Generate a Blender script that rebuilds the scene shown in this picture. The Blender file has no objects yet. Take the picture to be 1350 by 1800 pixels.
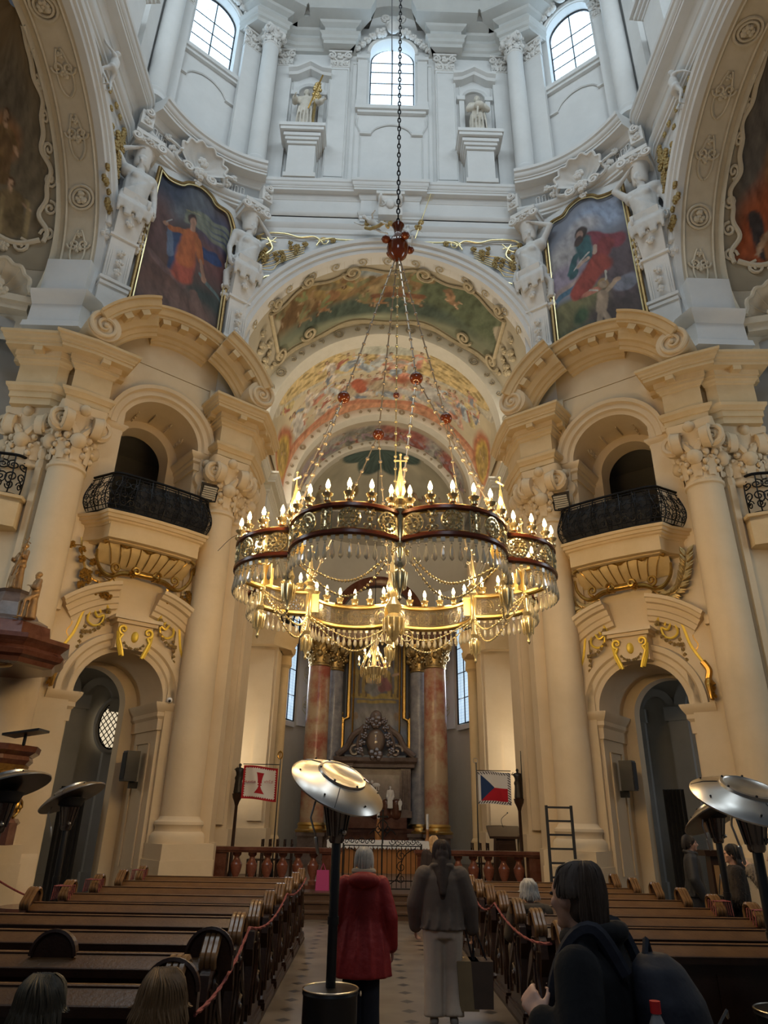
import bpy, math, random
import numpy as np
from math import sin, cos, pi, radians, atan2, sqrt, hypot
from mathutils import Vector, Matrix
random.seed(7)
SC = bpy.context.scene
COL = SC.collection

# ---------------------------------------------------------------- camera
F_PX = 1212.04
PITCH, YAW, ROLL = radians(24.2375), radians(0.90456), radians(1.044037)
cam_d = bpy.data.cameras.new('camera'); cam = bpy.data.objects.new('camera', cam_d); COL.objects.link(cam)
SC.camera = cam
cam_d.sensor_fit = 'VERTICAL'; cam_d.sensor_height = 36.0; cam_d.lens = F_PX / 1800 * 36.0
cam_d.clip_start = 0.05; cam_d.clip_end = 200
_f = Vector((sin(YAW)*cos(PITCH), cos(YAW)*cos(PITCH), sin(PITCH)))
_r0 = Vector((cos(YAW), -sin(YAW), 0)); _u0 = _r0.cross(_f)
_r = _r0*cos(ROLL) + _u0*sin(ROLL); _u = -_r0*sin(ROLL) + _u0*cos(ROLL)
cam.matrix_world = Matrix(((_r.x,_u.x,-_f.x,-0.305),(_r.y,_u.y,-_f.y,0.0),(_r.z,_u.z,-_f.z,1.92),(0,0,0,1)))

# ---------------------------------------------------------------- world, exposure
SC.view_settings.view_transform = 'Standard'
try: SC.view_settings.look = 'None'
except Exception: pass
SC.view_settings.exposure = 0.12
SC.view_settings.gamma = 1.0
SC.view_settings.use_curve_mapping = False
w = bpy.data.worlds.new('world'); SC.world = w; w.use_nodes = True
w.node_tree.nodes['Background'].inputs[0].default_value = (0.62, 0.72, 0.85, 1)
w.node_tree.nodes['Background'].inputs[1].default_value = 0.06
SC.cycles.max_bounces = 5; SC.cycles.diffuse_bounces = 3; SC.cycles.glossy_bounces = 3
SC.cycles.transmission_bounces = 4; SC.cycles.transparent_max_bounces = 6
SC.cycles.sample_clamp_indirect = 4.0
SC.cycles.caustics_reflective = False; SC.cycles.caustics_refractive = False

def area(name, loc, target, sx, sy, power, color):
    d = bpy.data.lights.new(name, 'AREA'); d.shape = 'RECTANGLE'; d.size = sx; d.size_y = sy
    d.energy = power; d.color = color
    o = bpy.data.objects.new(name, d); COL.objects.link(o); o.location = loc
    o.rotation_euler = (Vector(target)-Vector(loc)).to_track_quat('-Z', 'Y').to_euler()
    return o
CANDLE_W = 38.0; SMALL_W = 120.0
WARM = (1.0, 0.86, 0.66)
DAY = (0.78, 0.89, 0.97)
# the drum's other windows (behind and beside the camera's view) and the side chapels' windows
area('window_light', (0, 3.0, 29.8), (0, 14, 20), 1.8, 4.2, 330, DAY)
area('window_light', (5.6, 4.6, 29.8), (0, 13, 20), 1.8, 4.2, 280, DAY)
area('window_light', (-5.6, 4.6, 29.8), (0, 13, 20), 1.8, 4.2, 280, DAY)
area('window_light', (8.0, 9.0, 29.8), (0, 14, 20), 1.8, 4.2, 170, DAY)
area('window_light', (-8.0, 9.0, 29.8), (0, 14, 20), 1.8, 4.2, 170, DAY)
area('window_light', (0, -6, 13), (0, 14, 9), 4.0, 4.0, 200, (0.80, 0.88, 1.0))
area('window_light', (13.5, 9.0, 9.0), (3, 14, 6), 3.0, 4.0, 160, DAY)
area('window_light', (-13.5, 9.0, 9.0), (-3, 14, 6), 3.0, 4.0, 160, DAY)

for sx in (-1, 1):   # the choir's own side windows, hidden behind its piers
    area('window_light', (sx*5.3, 22.3, 4.5), (0, 24, 5.5), 1.6, 3.5, 60, WARM)
    area('vault_fill_light', (sx*4.25, 20.1, 13.15), (-sx*1.2, 22.5, 19.5), 0.35, 0.35, 85, WARM)   # this pair and the next are added to brighten the vault, housings below
    area('vault_fill_light', (sx*3.6, 25.2, 13.15), (-sx*1.0, 27.0, 18.8), 0.35, 0.35, 60, WARM)
    area('window_light', (sx*3.6, 30.3, 8.2), (0, 27, 7), 1.0, 4.0, 70, (0.85,0.92,1.0))
for sx in (-1, 1):   # chapel windows beyond the ground-floor archways
    area('window_light', (sx*11.6, 18.2, 4.6), (sx*8.2, 18.0, 2.0), 0.9, 1.6, 28, (1.0,0.93,0.8) if sx < 0 else (0.8,0.9,1.0))
# ---------------------------------------------------------------- materials
MATS = {}
def mat(name, col, rough=0.8, metal=0.0, col2=None, ns=4.0, amt=0.5, bump=0.0, bs=30.0, emit=None, es=0.0, spec=0.5, coat=0.0):
    if name in MATS: return MATS[name]
    m = bpy.data.materials.new(name); m.use_nodes = True; nt = m.node_tree; b = nt.nodes['Principled BSDF']
    b.inputs['Base Color'].default_value = (*col, 1); b.inputs['Roughness'].default_value = rough
    b.inputs['Metallic'].default_value = metal; b.inputs['Specular IOR Level'].default_value = spec
    if coat: b.inputs['Coat Weight'].default_value = coat; b.inputs['Coat Roughness'].default_value = 0.15
    tc = nt.nodes.new('ShaderNodeTexCoord')
    if col2 is not None:
        n = nt.nodes.new('ShaderNodeTexNoise'); n.inputs['Scale'].default_value = ns; n.inputs['Detail'].default_value = 5
        n.inputs['Roughness'].default_value = 0.65
        nt.links.new(tc.outputs['Object'], n.inputs['Vector'])
        r = nt.nodes.new('ShaderNodeValToRGB'); r.color_ramp.elements[0].position = 0.5-0.5*amt*0.6; r.color_ramp.elements[1].position = 0.5+0.5*amt*0.6
        r.color_ramp.elements[0].color = (*col, 1); r.color_ramp.elements[1].color = (*col2, 1)
        nt.links.new(n.outputs['Fac'], r.inputs['Fac']); nt.links.new(r.outputs['Color'], b.inputs['Base Color'])
    if bump:
        n2 = nt.nodes.new('ShaderNodeTexNoise'); n2.inputs['Scale'].default_value = bs; n2.inputs['Detail'].default_value = 3
        nt.links.new(tc.outputs['Object'], n2.inputs['Vector'])
        bp = nt.nodes.new('ShaderNodeBump'); bp.inputs['Strength'].default_value = bump; bp.inputs['Distance'].default_value = 0.02
        nt.links.new(n2.outputs['Fac'], bp.inputs['Height']); nt.links.new(bp.outputs['Normal'], b.inputs['Normal'])
    if emit is not None:
        b.inputs['Emission Color'].default_value = (*emit, 1); b.inputs['Emission Strength'].default_value = es
    MATS[name] = m
    return m
OCH = mat('cream_plaster', (0.66,0.52,0.33), 0.85, col2=(0.76,0.62,0.43), ns=0.9, amt=0.9, bump=0.15, bs=8)
OCHD = mat('ochre_trim_plaster', (0.60,0.44,0.23), 0.85, col2=(0.72,0.56,0.34), ns=1.4, amt=0.9, bump=0.15, bs=9)
WHT = mat('white_plaster', (0.70,0.71,0.70), 0.85, col2=(0.80,0.81,0.80), ns=0.8, amt=0.9, bump=0.15, bs=6)
WHS = mat('white_stucco', (0.72,0.71,0.68), 0.8, col2=(0.82,0.81,0.78), ns=3, amt=0.9)
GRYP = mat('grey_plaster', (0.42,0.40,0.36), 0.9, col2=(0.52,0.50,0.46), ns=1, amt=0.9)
STU = mat('cream_stucco', (0.62,0.55,0.42), 0.85, col2=(0.72,0.65,0.52), ns=2.5, amt=0.9)
GOLD = mat('gilding', (0.62,0.38,0.10), 0.34, 1.0, col2=(0.36,0.21,0.05), ns=14, amt=0.9)
GOLDF = mat('flat_gold_paint', (0.95,0.70,0.10), 0.45, 0.35, col2=(0.80,0.55,0.06), ns=6, amt=0.9)
PALEGOLD = mat('pale_gilding', (0.92,0.82,0.50), 0.35, 0.8, col2=(0.75,0.63,0.32), ns=6, amt=0.9)
OLDGOLD = mat('old_gilding', (0.36,0.26,0.12), 0.4, 0.9, col2=(0.62,0.46,0.2), ns=12, amt=0.9)
IRON = mat('black_iron', (0.012,0.012,0.013), 0.45, 0.6)
STATUE = mat('statue_stone', (0.62,0.57,0.47), 0.75, col2=(0.78,0.74,0.66), ns=5, amt=0.9)
STUCFIG = mat('stucco_figure', (0.64,0.64,0.62), 0.75, col2=(0.76,0.76,0.74), ns=5, amt=0.9)
WOOD = mat('dark_pew_wood', (0.020,0.008,0.004), 0.35, col2=(0.045,0.018,0.008), ns=5, amt=0.9, bump=0.1, bs=40)
WOODL = mat('worn_pew_top', (0.085,0.038,0.013), 0.30, col2=(0.15,0.075,0.028), ns=5, amt=0.9, bump=0.1, bs=40)
REDM = mat('red_marble', (0.085,0.026,0.015), 0.22, col2=(0.17,0.07,0.045), ns=3.2, amt=0.7)
PINKM = mat('pink_veined_marble', (0.44,0.13,0.09), 0.25, col2=(0.62,0.47,0.31), ns=0.9, amt=0.35)
BLUEM = mat('grey_blue_marble', (0.20,0.21,0.25), 0.25, col2=(0.42,0.42,0.45), ns=3, amt=0.7)
GREYM = mat('brown_grey_marble', (0.10,0.075,0.065), 0.25, col2=(0.25,0.19,0.17), ns=2.5, amt=0.8)
DARKV = mat('dark_stone', (0.035,0.035,0.035), 0.6, col2=(0.06,0.055,0.05), ns=3, amt=0.8)
GLASSY = mat('cut_crystal', (0.95,0.88,0.66), 0.12, 0.0, spec=1.0); GLASSY.node_tree.nodes['Principled BSDF'].inputs['Transmission Weight'].default_value = 0.35
BRASS = mat('bright_brass', (0.80,0.58,0.22), 0.28, 1.0)
BULB = mat('glowing_bulb', (1,0.8,0.5), 0.5, emit=(1.0,0.72,0.34), es=26.0)
AMBER = mat('amber_glass', (0.13,0.028,0.006), 0.12, spec=0.8)
BROWNW = mat('brown_varnish', (0.17,0.04,0.015), 0.25)
STEEL = mat('brushed_steel', (0.62,0.60,0.56), 0.28, 1.0, col2=(0.5,0.48,0.45), ns=2, amt=0.9)
BLK = mat('black_paint', (0.012,0.012,0.013), 0.35)
BLKM = mat('black_matt', (0.02,0.02,0.022), 0.8)
SKIN = mat('skin', (0.60,0.36,0.26), 0.55, col2=(0.54,0.30,0.22), ns=9, amt=0.9)
WHITEC = mat('white_linen', (0.85,0.84,0.82), 0.8)

# ---------------------------------------------------------------- mesh helpers
class MB:
    def __init__(s): s.v = []; s.f = []; s.marks = []
    def mark(s, nm): s.marks.append((len(s.v), len(s.f), nm)); return s
    def add(s, vs, fs):
        n = len(s.v); s.v.extend([tuple(p) for p in vs]); s.f.extend([tuple(n+i for i in f) for f in fs]); return s
    def xf(s, fn): s.v = [tuple(fn(p)) for p in s.v]; return s
    def merge(s, o): return s.add(o.v, o.f)
    def build(s, name, m, parent=None, smooth=True, angle=38, loc=None, flip=False, remesh=0, smoothit=2):
        me = bpy.data.meshes.new(name)
        fs = [tuple(reversed(f)) for f in s.f] if flip else s.f
        me.from_pydata(s.v, [], fs); me.validate()
        if m is not None: me.materials.append(m)
        o = bpy.data.objects.new(name, me)
        if remesh:
            COL.objects.link(o)
            md = o.modifiers.new('r', 'REMESH'); md.mode = 'VOXEL'; md.voxel_size = remesh; md.use_smooth_shade = True
            if smoothit:
                ms = o.modifiers.new('s', 'SMOOTH'); ms.iterations = smoothit; ms.factor = 0.5
            dg = bpy.context.evaluated_depsgraph_get(); dg.update()
            me2 = bpy.data.meshes.new_from_object(o.evaluated_get(dg))
            o.modifiers.clear(); o.data = me2; me2.name = name
            if m is not None and not me2.materials: me2.materials.append(m)
            me2.polygons.foreach_set('use_smooth', [True]*len(me2.polygons)); me2.update()
        else:
            if smooth:
                me.polygons.foreach_set('use_smooth', [True]*len(me.polygons))
                me.set_sharp_from_angle(angle=radians(angle))
            me.update(); COL.objects.link(o)
        if parent is not None: o.parent = parent
        if loc is not None: o.location = loc
        return o
def box(mb, x0, x1, y0, y1, z0, z1):
    return mb.add([(x0,y0,z0),(x1,y0,z0),(x1,y1,z0),(x0,y1,z0),(x0,y0,z1),(x1,y0,z1),(x1,y1,z1),(x0,y1,z1)],
        [(0,3,2,1),(4,5,6,7),(0,1,5,4),(1,2,6,5),(2,3,7,6),(3,0,4,7)])
def tbox(mb, c0, hx0, hy0, z0, hx1, hy1, z1, c1=None):
    c1 = c1 or c0
    return mb.add([(c0[0]-hx0,c0[1]-hy0,z0),(c0[0]+hx0,c0[1]-hy0,z0),(c0[0]+hx0,c0[1]+hy0,z0),(c0[0]-hx0,c0[1]+hy0,z0),
        (c1[0]-hx1,c1[1]-hy1,z1),(c1[0]+hx1,c1[1]-hy1,z1),(c1[0]+hx1,c1[1]+hy1,z1),(c1[0]-hx1,c1[1]+hy1,z1)],
        [(0,3,2,1),(4,5,6,7),(0,1,5,4),(1,2,6,5),(2,3,7,6),(3,0,4,7)])
def lathe(mb, prof, n=24, c=(0,0), a0=0, a1=2*pi, fn=None):
    full = abs(a1-a0-2*pi) < 1e-6; m = n if full else n+1
    vs = [(c[0]+r*cos(a0+(a1-a0)*i/n), c[1]+r*sin(a0+(a1-a0)*i/n), z) for (r,z) in prof for i in range(m)]
    fs = []
    for k in range(len(prof)-1):
        for i in range(n):
            j = (i+1) % m if full else i+1
            fs.append((k*m+i, k*m+j, (k+1)*m+j, (k+1)*m+i))
    if full:
        if prof[0][0] > 1e-6: fs.append(tuple(reversed(range(m))))
        if prof[-1][0] > 1e-6: fs.append(tuple((len(prof)-1)*m+i for i in range(m)))
    if fn: vs = [fn(p) for p in vs]
    return mb.add(vs, fs)
def frames(pts):
    P = [Vector(p) for p in pts]; T = []
    for i in range(len(P)):
        a = P[max(i-1,0)]; b = P[min(i+1,len(P)-1)]; t = (b-a)
        T.append(t.normalized() if t.length > 1e-9 else Vector((0,0,1)))
    up = Vector((0,0,1)) if abs(T[0].z) < 0.9 else Vector((1,0,0))
    N = (up - T[0]*up.dot(T[0])).normalized(); out = []
    for i in range(len(P)):
        N = (N - T[i]*N.dot(T[i]))
        N = N.normalized() if N.length > 1e-6 else Vector((1,0,0))
        out.append((P[i], N, T[i].cross(N)))
    return out
def tube(mb, pts, r, n=6, caps=True, flat=1.0):
    fr = frames(pts); R = r if isinstance(r, (list,tuple)) else [r]*len(pts); vs = []
    for (p,N,B),rr in zip(fr,R):
        for i in range(n):
            a = 2*pi*i/n; vs.append(p + N*(rr*cos(a)) + B*(rr*flat*sin(a)))
    fs = [(k*n+i, k*n+(i+1)%n, (k+1)*n+(i+1)%n, (k+1)*n+i) for k in range(len(pts)-1) for i in range(n)]
    if caps: fs += [tuple(reversed(range(n))), tuple((len(pts)-1)*n+i for i in range(n))]
    return mb.add(vs, fs)
def ell(mb, c, r, n=12, rot=None, m=8):
    if not isinstance(r, (list,tuple)): r = (r,r,r)
    vs = []; c = Vector(c)
    for k in range(1,m):
        t = pi*k/m
        for i in range(n):
            a = 2*pi*i/n; v = Vector((r[0]*sin(t)*cos(a), r[1]*sin(t)*sin(a), r[2]*cos(t))); vs.append(v)
    vs += [Vector((0,0,r[2])), Vector((0,0,-r[2]))]; L = len(vs)
    if rot is not None: vs = [rot @ v for v in vs]
    vs = [v+c for v in vs]
    fs = [(k*n+i, (k+1)*n+i, (k+1)*n+(i+1)%n, k*n+(i+1)%n) for k in range(m-2) for i in range(n)]
    fs += [(L-2, i, (i+1)%n) for i in range(n)] + [(L-1, (m-2)*n+(i+1)%n, (m-2)*n+i) for i in range(n)]
    return mb.add(vs, fs)
def cap(mb, p0, p1, r0, r1=None, n=10):
    r1 = r0 if r1 is None else r1
    p0 = Vector(p0); p1 = Vector(p1); d = (p1-p0); L = d.length; t = d/max(L,1e-9)
    pts = []; rs = []
    for k in range(4):
        a = pi/2*(1-k/3.0); pts.append(p0 - t*(r0*sin(a))); rs.append(max(r0*cos(a), 1e-4))
    for k in range(4):
        a = pi/2*k/3.0; pts.append(p1 + t*(r1*sin(a))); rs.append(max(r1*cos(a), 1e-4))
    return tube(mb, pts, rs, n)
def loft(mb, secs, n=24, ripple=0, nr=0, ph=0.0):
    # secs: (cx,cy,cz,rx,ry[,rot])
    vs = []
    for s in secs:
        cx,cy,cz,rx,ry = s[:5]; ro = s[5] if len(s) > 5 else 0; rp = s[6] if len(s) > 6 else ripple
        for i in range(n):
            a = 2*pi*i/n; k = 1 + rp*cos(nr*a+ph+cz*3.0) if nr else 1
            x = rx*k*cos(a); y = ry*k*sin(a)
            vs.append((cx+x*cos(ro)-y*sin(ro), cy+x*sin(ro)+y*cos(ro), cz))
    m = len(secs)
    fs = [(k*n+i, k*n+(i+1)%n, (k+1)*n+(i+1)%n, (k+1)*n+i) for k in range(m-1) for i in range(n)]
    fs += [tuple(reversed(range(n))), tuple((m-1)*n+i for i in range(n))]
    return mb.add(vs, fs)
def plan_sweep(mb, path, prof, side=1, closed=False, capends=True):
    # path: list of (x,y); prof: list of (out,z); out goes to the LEFT of the path direction times side
    P = [Vector((p[0],p[1])) for p in path]; n = len(P); offs = []
    for i in range(n):
        if closed: a, b, c = P[i-1], P[i], P[(i+1)%n]
        else: a, b, c = P[max(i-1,0)], P[i], P[min(i+1,n-1)]
        d1 = (b-a); d2 = (c-b)
        if d1.length < 1e-9: d1 = d2
        if d2.length < 1e-9: d2 = d1
        d1.normalize(); d2.normalize()
        n1 = Vector((-d1.y,d1.x)); n2 = Vector((-d2.y,d2.x)); m = (n1+n2)
        m = m.normalized() if m.length > 1e-6 else n1
        k = 1/max(m.dot(n1), 0.35); offs.append(m*k*side)
    vs = [(P[i].x+offs[i].x*o, P[i].y+offs[i].y*o, z) for i in range(n) for (o,z) in prof]
    k = len(prof); segs = n if closed else n-1
    fs = [(i*k+j, ((i+1)%n)*k+j, ((i+1)%n)*k+j+1, i*k+j+1) for i in range(segs) for j in range(k-1)]
    if capends and not closed: fs += [tuple(range(k)), tuple(reversed([(n-1)*k+j for j in range(k)]))]
    return mb.add(vs, fs)
def arc_sweep(mb, cu, cz, a0, a1, prof, n=24, P=None, caps=True):
    # prof: (radius, out); P maps (u, o, z) -> world
    k = len(prof); vs = []
    for i in range(n+1):
        a = a0+(a1-a0)*i/n
        for (r,o) in prof: vs.append(P(cu+r*cos(a), o, cz+r*sin(a)))
    fs = [(i*k+j, (i+1)*k+j, (i+1)*k+j+1, i*k+j+1) for i in range(n) for j in range(k-1)]
    if caps: fs += [tuple(range(k)), tuple(reversed([n*k+j for j in range(k)]))]
    return mb.add(vs, fs)
def ubox(mb, P, u0,u1,o0,o1,z0,z1):
    vs = [P(u,o,z) for z in (z0,z1) for (u,o) in ((u0,o0),(u1,o0),(u1,o1),(u0,o1))]
    return mb.add(vs, [(0,3,2,1),(4,5,6,7),(0,1,5,4),(1,2,6,5),(2,3,7,6),(3,0,4,7)])
def upoly(mb, P, pts, o0, o1):
    n = len(pts); vs = [P(u,o0,z) for (u,z) in pts]+[P(u,o1,z) for (u,z) in pts]
    fs = [tuple(range(n)), tuple(reversed(range(n,2*n)))] + [(i,n+i,n+(i+1)%n,(i+1)%n) for i in range(n)]
    return mb.add(vs, fs)
def spiral(cx, cz, r, a0, turns, n=20, tight=0.12, dr=1):
    return [(cx + r*(1-(1-tight)*t/n)*cos(a0+dr*2*pi*turns*t/n), cz + r*(1-(1-tight)*t/n)*sin(a0+dr*2*pi*turns*t/n)) for t in range(n+1)]
def utube(mb, P, pts, o, r, n=6, flat=1.0):
    return tube(mb, [P(u,o,z) for (u,z) in pts], r, n, True, flat)
def bez(p0,p1,p2,p3,n=12):
    return [tuple(((1-t)**3)*a+3*t*(1-t)**2*b+3*t*t*(1-t)*c+t**3*d for a,b,c,d in zip(p0,p1,p2,p3)) for t in [i/n for i in range(n+1)]]
def catm(pts, n=6):
    out = []; q = [pts[0]]+list(pts)+[pts[-1]]
    for i in range(1,len(q)-2):
        for k in range(n):
            t = k/n
            out.append(tuple(0.5*((2*b)+(-a+c)*t+(2*a-5*b+4*c-d)*t*t+(-a+3*b-3*c+d)*t**3) for a,b,c,d in zip(q[i-1],q[i],q[i+1],q[i+2])))
    out.append(tuple(pts[-1])); return out
def tag(o, label=None, cat=None, group=None, kind=None):
    if label: o['label'] = label
    if cat: o['category'] = cat
    if group: o['group'] = group
    if kind: o['kind'] = kind
    return o
def thing(name, loc, label, cat, group=None, rz=0):
    o = bpy.data.objects.new(name, None); COL.objects.link(o); o.location = loc; o.rotation_euler = (0,0,rz)
    o.empty_display_size = 0.2
    return tag(o, label, cat, group)
def local(o, loc):
    # shift mesh so that a child built in world coordinates sits under a thing at loc
    o.data.transform(Matrix.Translation(-Vector(loc))); return o
def struct(o): o['kind'] = 'structure'; return o
def build_split(mb, m, parent, base='relief'):
    # one mesh per marked piece (flower, stem ...), all children of the parent
    M_ = mb.marks + [(len(mb.v), len(mb.f), '')]
    if M_[0][0] > 0: M_ = [(0, 0, base)] + M_
    for (v0,f0,nm),(v1,f1,_) in zip(M_[:-1], M_[1:]):
        if v1 <= v0: continue
        q = MB(); q.v = mb.v[v0:v1]; q.f = [tuple(i-v0 for i in f) for f in mb.f[f0:f1]]
        x = q.build(nm, m, parent); local(x, parent.location)
def leafblob(mb, P, u, z, o, r, n=5, seed=0, oo=0.5):
    mb.mark('flower')
    rnd = random.Random(seed)
    for k in range(n):
        a = 2*pi*k/n + rnd.random(); c = P(u+r*0.55*cos(a), o, z+r*0.55*sin(a))
        ell(mb, c, r*0.42*(0.8+0.4*rnd.random()), 6, m=4)
    ell(mb, P(u, o+r*0.2, z), r*0.38, 6, m=4)
ORD = ['first','second','third','fourth','fifth','sixth','seventh','eighth','ninth','tenth','eleventh','twelfth']

# ---------------------------------------------------------------- painted canvases (vertex colours)
def vnoise(x, y, seed):
    rs = np.random.RandomState(seed); g = rs.rand(64,64)
    xi = np.floor(x).astype(int); yi = np.floor(y).astype(int); fx = x-xi; fy = y-yi
    fx = fx*fx*(3-2*fx); fy = fy*fy*(3-2*fy)
    a = g[xi%64, yi%64]; b = g[(xi+1)%64, yi%64]; c = g[xi%64, (yi+1)%64]; d = g[(xi+1)%64, (yi+1)%64]
    return (a*(1-fx)+b*fx)*(1-fy)+(c*(1-fx)+d*fx)*fy
def fbm(x, y, seed, o=4):
    s = 0; a = 0.5; t = 0
    for k in range(o): s = s+a*vnoise(x*2**k, y*2**k, seed+k); t += a; a *= 0.55
    return s/t
class Paint:
    def __init__(s, x, y, base, seed=1, var=0.25, freq=1.5):
        s.x = x + 0.12*(fbm(x*2.3,y*2.3,seed+50)-0.5); s.y = y + 0.12*(fbm(x*2.3,y*2.3,seed+60)-0.5); s.seed = seed
        n = fbm(x*freq, y*freq, seed)[:,None]
        s.c = np.array(base)[None,:]*(1+var*(n-0.5)*2)
    def mix(s, m, c):
        m = np.clip(m,0,1)[:,None]; st = (0.45+1.1*fbm(s.x*7+s.y*2, s.y*3.0, s.seed+9))[:,None]
        s.c = s.c*(1-m)+np.array(c)[None,:]*st*m
    def e(s, cx, cy, rx, ry, c, rot=0, soft=0.25, a=1):
        dx = s.x-cx; dy = s.y-cy; u = (dx*cos(rot)+dy*sin(rot))/rx; v = (-dx*sin(rot)+dy*cos(rot))/ry
        s.mix(a*(1-np.sqrt(u*u+v*v))/soft+0.5*a, c)
    def l(s, x0, y0, x1, y1, r, c, soft=0.35, r1=None, a=1):
        r1 = r if r1 is None else r1
        dx, dy = x1-x0, y1-y0; t = np.clip(((s.x-x0)*dx+(s.y-y0)*dy)/(dx*dx+dy*dy+1e-9),0,1)
        d = np.hypot(s.x-x0-t*dx, s.y-y0-t*dy); rr = r+(r1-r)*t
        s.mix(a*((1-d/rr)/soft+0.5), c)
    def band(s, m, c, a=1): s.mix(m*a, c)
    def fig(s, x, y, h, robe, cloak, skin=(0.55,0.38,0.26), lean=0.0, hair=(0.12,0.07,0.04), arm=1, seed=0):
        rnd = random.Random(seed); ux, uy = sin(lean), cos(lean); rx, ry = uy, -ux
        def q(a,b): return (x+rx*a*h+ux*b*h, y+ry*a*h+uy*b*h)
        s.l(*q(0.06*arm,0.02), *q(-0.02,0.42), 0.15*h, robe, r1=0.13*h)
        s.l(*q(-0.1*arm,0.0), *q(0.02,0.3), 0.11*h, tuple(v*0.75 for v in robe), r1=0.1*h)
        s.l(*q(0.0,0.42), *q(0.0,0.66), 0.12*h, robe, r1=0.11*h)
        s.l(*q(-0.12*arm,0.15), *q(-0.13*arm,0.6), 0.07*h, cloak, r1=0.08*h)
        s.l(*q(-0.1,0.62), *q(0.14,0.3), 0.05*h, cloak, r1=0.06*h, a=0.8)
        s.l(*q(0.1*arm,0.68), *q(0.28*arm,0.58), 0.045*h, robe); s.l(*q(0.28*arm,0.58), *q(0.4*arm,0.68), 0.028*h, skin)
        s.l(*q(-0.1*arm,0.66), *q(-0.26*arm,0.46), 0.045*h, robe); s.l(*q(-0.24*arm,0.46), *q(-0.3*arm,0.36), 0.03*h, skin)
        s.l(*q(0.0,0.72), *q(0.0,0.78), 0.035*h, skin)
        s.e(*q(0,0.86), 0.07*h, 0.085*h, hair); s.e(*q(0.012*arm,0.85), 0.045*h, 0.06*h, skin)
def canvas(name, fn, nu, nv, colfn, parent=None, rough=0.7, flip=False):
    U, V = np.meshgrid(np.linspace(0,1,nu), np.linspace(0,1,nv)); U = U.ravel(); V = V.ravel()
    vs = [fn(u,v) for u,v in zip(U,V)]
    fs = [(j*nu+i, j*nu+i+1, (j+1)*nu+i+1, (j+1)*nu+i) for j in range(nv-1) for i in range(nu-1)]
    if flip: fs = [tuple(reversed(f)) for f in fs]
    me = bpy.data.meshes.new(name); me.from_pydata(vs, [], fs)
    me.polygons.foreach_set('use_smooth', [True]*len(me.polygons))
    c = np.clip(colfn(U,V),0,1); at = me.color_attributes.new('paint', 'FLOAT_COLOR', 'POINT')
    at.data.foreach_set('color', np.hstack([c, np.ones((len(c),1))]).ravel().astype(np.float32))
    key = 'oil_paint_%.2f' % rough
    if key not in MATS:
        m = bpy.data.materials.new(key); m.use_nodes = True; nt = m.node_tree; b = nt.nodes['Principled BSDF']
        a = nt.nodes.new('ShaderNodeVertexColor'); a.layer_name = 'paint'; nt.links.new(a.outputs['Color'], b.inputs['Base Color'])
        b.inputs['Roughness'].default_value = rough; b.inputs['Specular IOR Level'].default_value = 0.3; MATS[key] = m
    me.materials.append(MATS[key]); me.update()
    o = bpy.data.objects.new(name, me); COL.objects.link(o)
    if parent is not None: o.parent = parent
    return o
# ================================================================ FRAMES OF THE BUILDING
def BP(s):
    return lambda u,o,z: (s*(6.5+u*0.7743-o*0.6328), 16.93-u*0.6328-o*0.7743, z)
def TP(s):
    return lambda u,o,z: (s*(8.3-o), u, z)
def CP(u,o,z): return (u, 17.95-o, z)
def xy(P,u,o): p = P(u,o,0); return (p[0],p[1])
def arcpts(cu,cz,r,a0,a1,n=28): return [(cu+r*cos(a0+(a1-a0)*i/n), cz+r*sin(a0+(a1-a0)*i/n)) for i in range(n+1)]
def doorwall(u0,u1,z0,z1,a,b,zs):
    c=(a+b)/2; r=(b-a)/2
    return [(u0,z0),(a,z0)]+[(c-r*cos(pi*i/28), zs+r*sin(pi*i/28)) for i in range(29)]+[(b,z0),(u1,z0),(u1,z1),(u0,z1)]
def strip(mb,P,pts,o,w=0.05,d=0.03):
    return utube(mb,P,pts,o,w,4,1.0)

# ---------------------------------------------------------------- floor
fl = MB(); box(fl,-16,16,-4,17.05,-0.2,0.0)
FM = bpy.data.materials.new('stone_floor'); FM.use_nodes=True; nt=FM.node_tree; b=nt.nodes['Principled BSDF']
tc=nt.nodes.new('ShaderNodeTexCoord'); sep=nt.nodes.new('ShaderNodeSeparateXYZ'); nt.links.new(tc.outputs['Object'],sep.inputs[0])
def mth(op,a,b_=None):
    n=nt.nodes.new('ShaderNodeMath'); n.operation=op
    for i,v in enumerate((a,b_)):
        if v is None: continue
        if isinstance(v,(int,float)): n.inputs[i].default_value=v
        else: nt.links.new(v,n.inputs[i])
    return n.outputs[0]
def diamond(ox,oy,sz):
    fx=mth('ABSOLUTE',mth('SUBTRACT',mth('FRACT',mth('ADD',mth('MULTIPLY',sep.outputs[0],2.2),ox)),0.5))
    fy=mth('ABSOLUTE',mth('SUBTRACT',mth('FRACT',mth('ADD',mth('MULTIPLY',sep.outputs[1],2.2),oy)),0.5))
    return mth('LESS_THAN',mth('ADD',fx,fy),sz), fx, fy
d1,fx,fy=diamond(50.0,50.0,0.2); joint=mth('GREATER_THAN',mth('MAXIMUM',fx,fy),2.0)
n=nt.nodes.new('ShaderNodeTexNoise'); n.inputs['Scale'].default_value=2.0; nt.links.new(tc.outputs['Object'],n.inputs['Vector'])
r=nt.nodes.new('ShaderNodeValToRGB'); r.color_ramp.elements[0].position=0.35; r.color_ramp.elements[1].position=0.65
r.color_ramp.elements[0].color=(0.115,0.09,0.066,1); r.color_ramp.elements[1].color=(0.19,0.155,0.12,1); nt.links.new(n.outputs['Fac'],r.inputs['Fac'])
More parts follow.
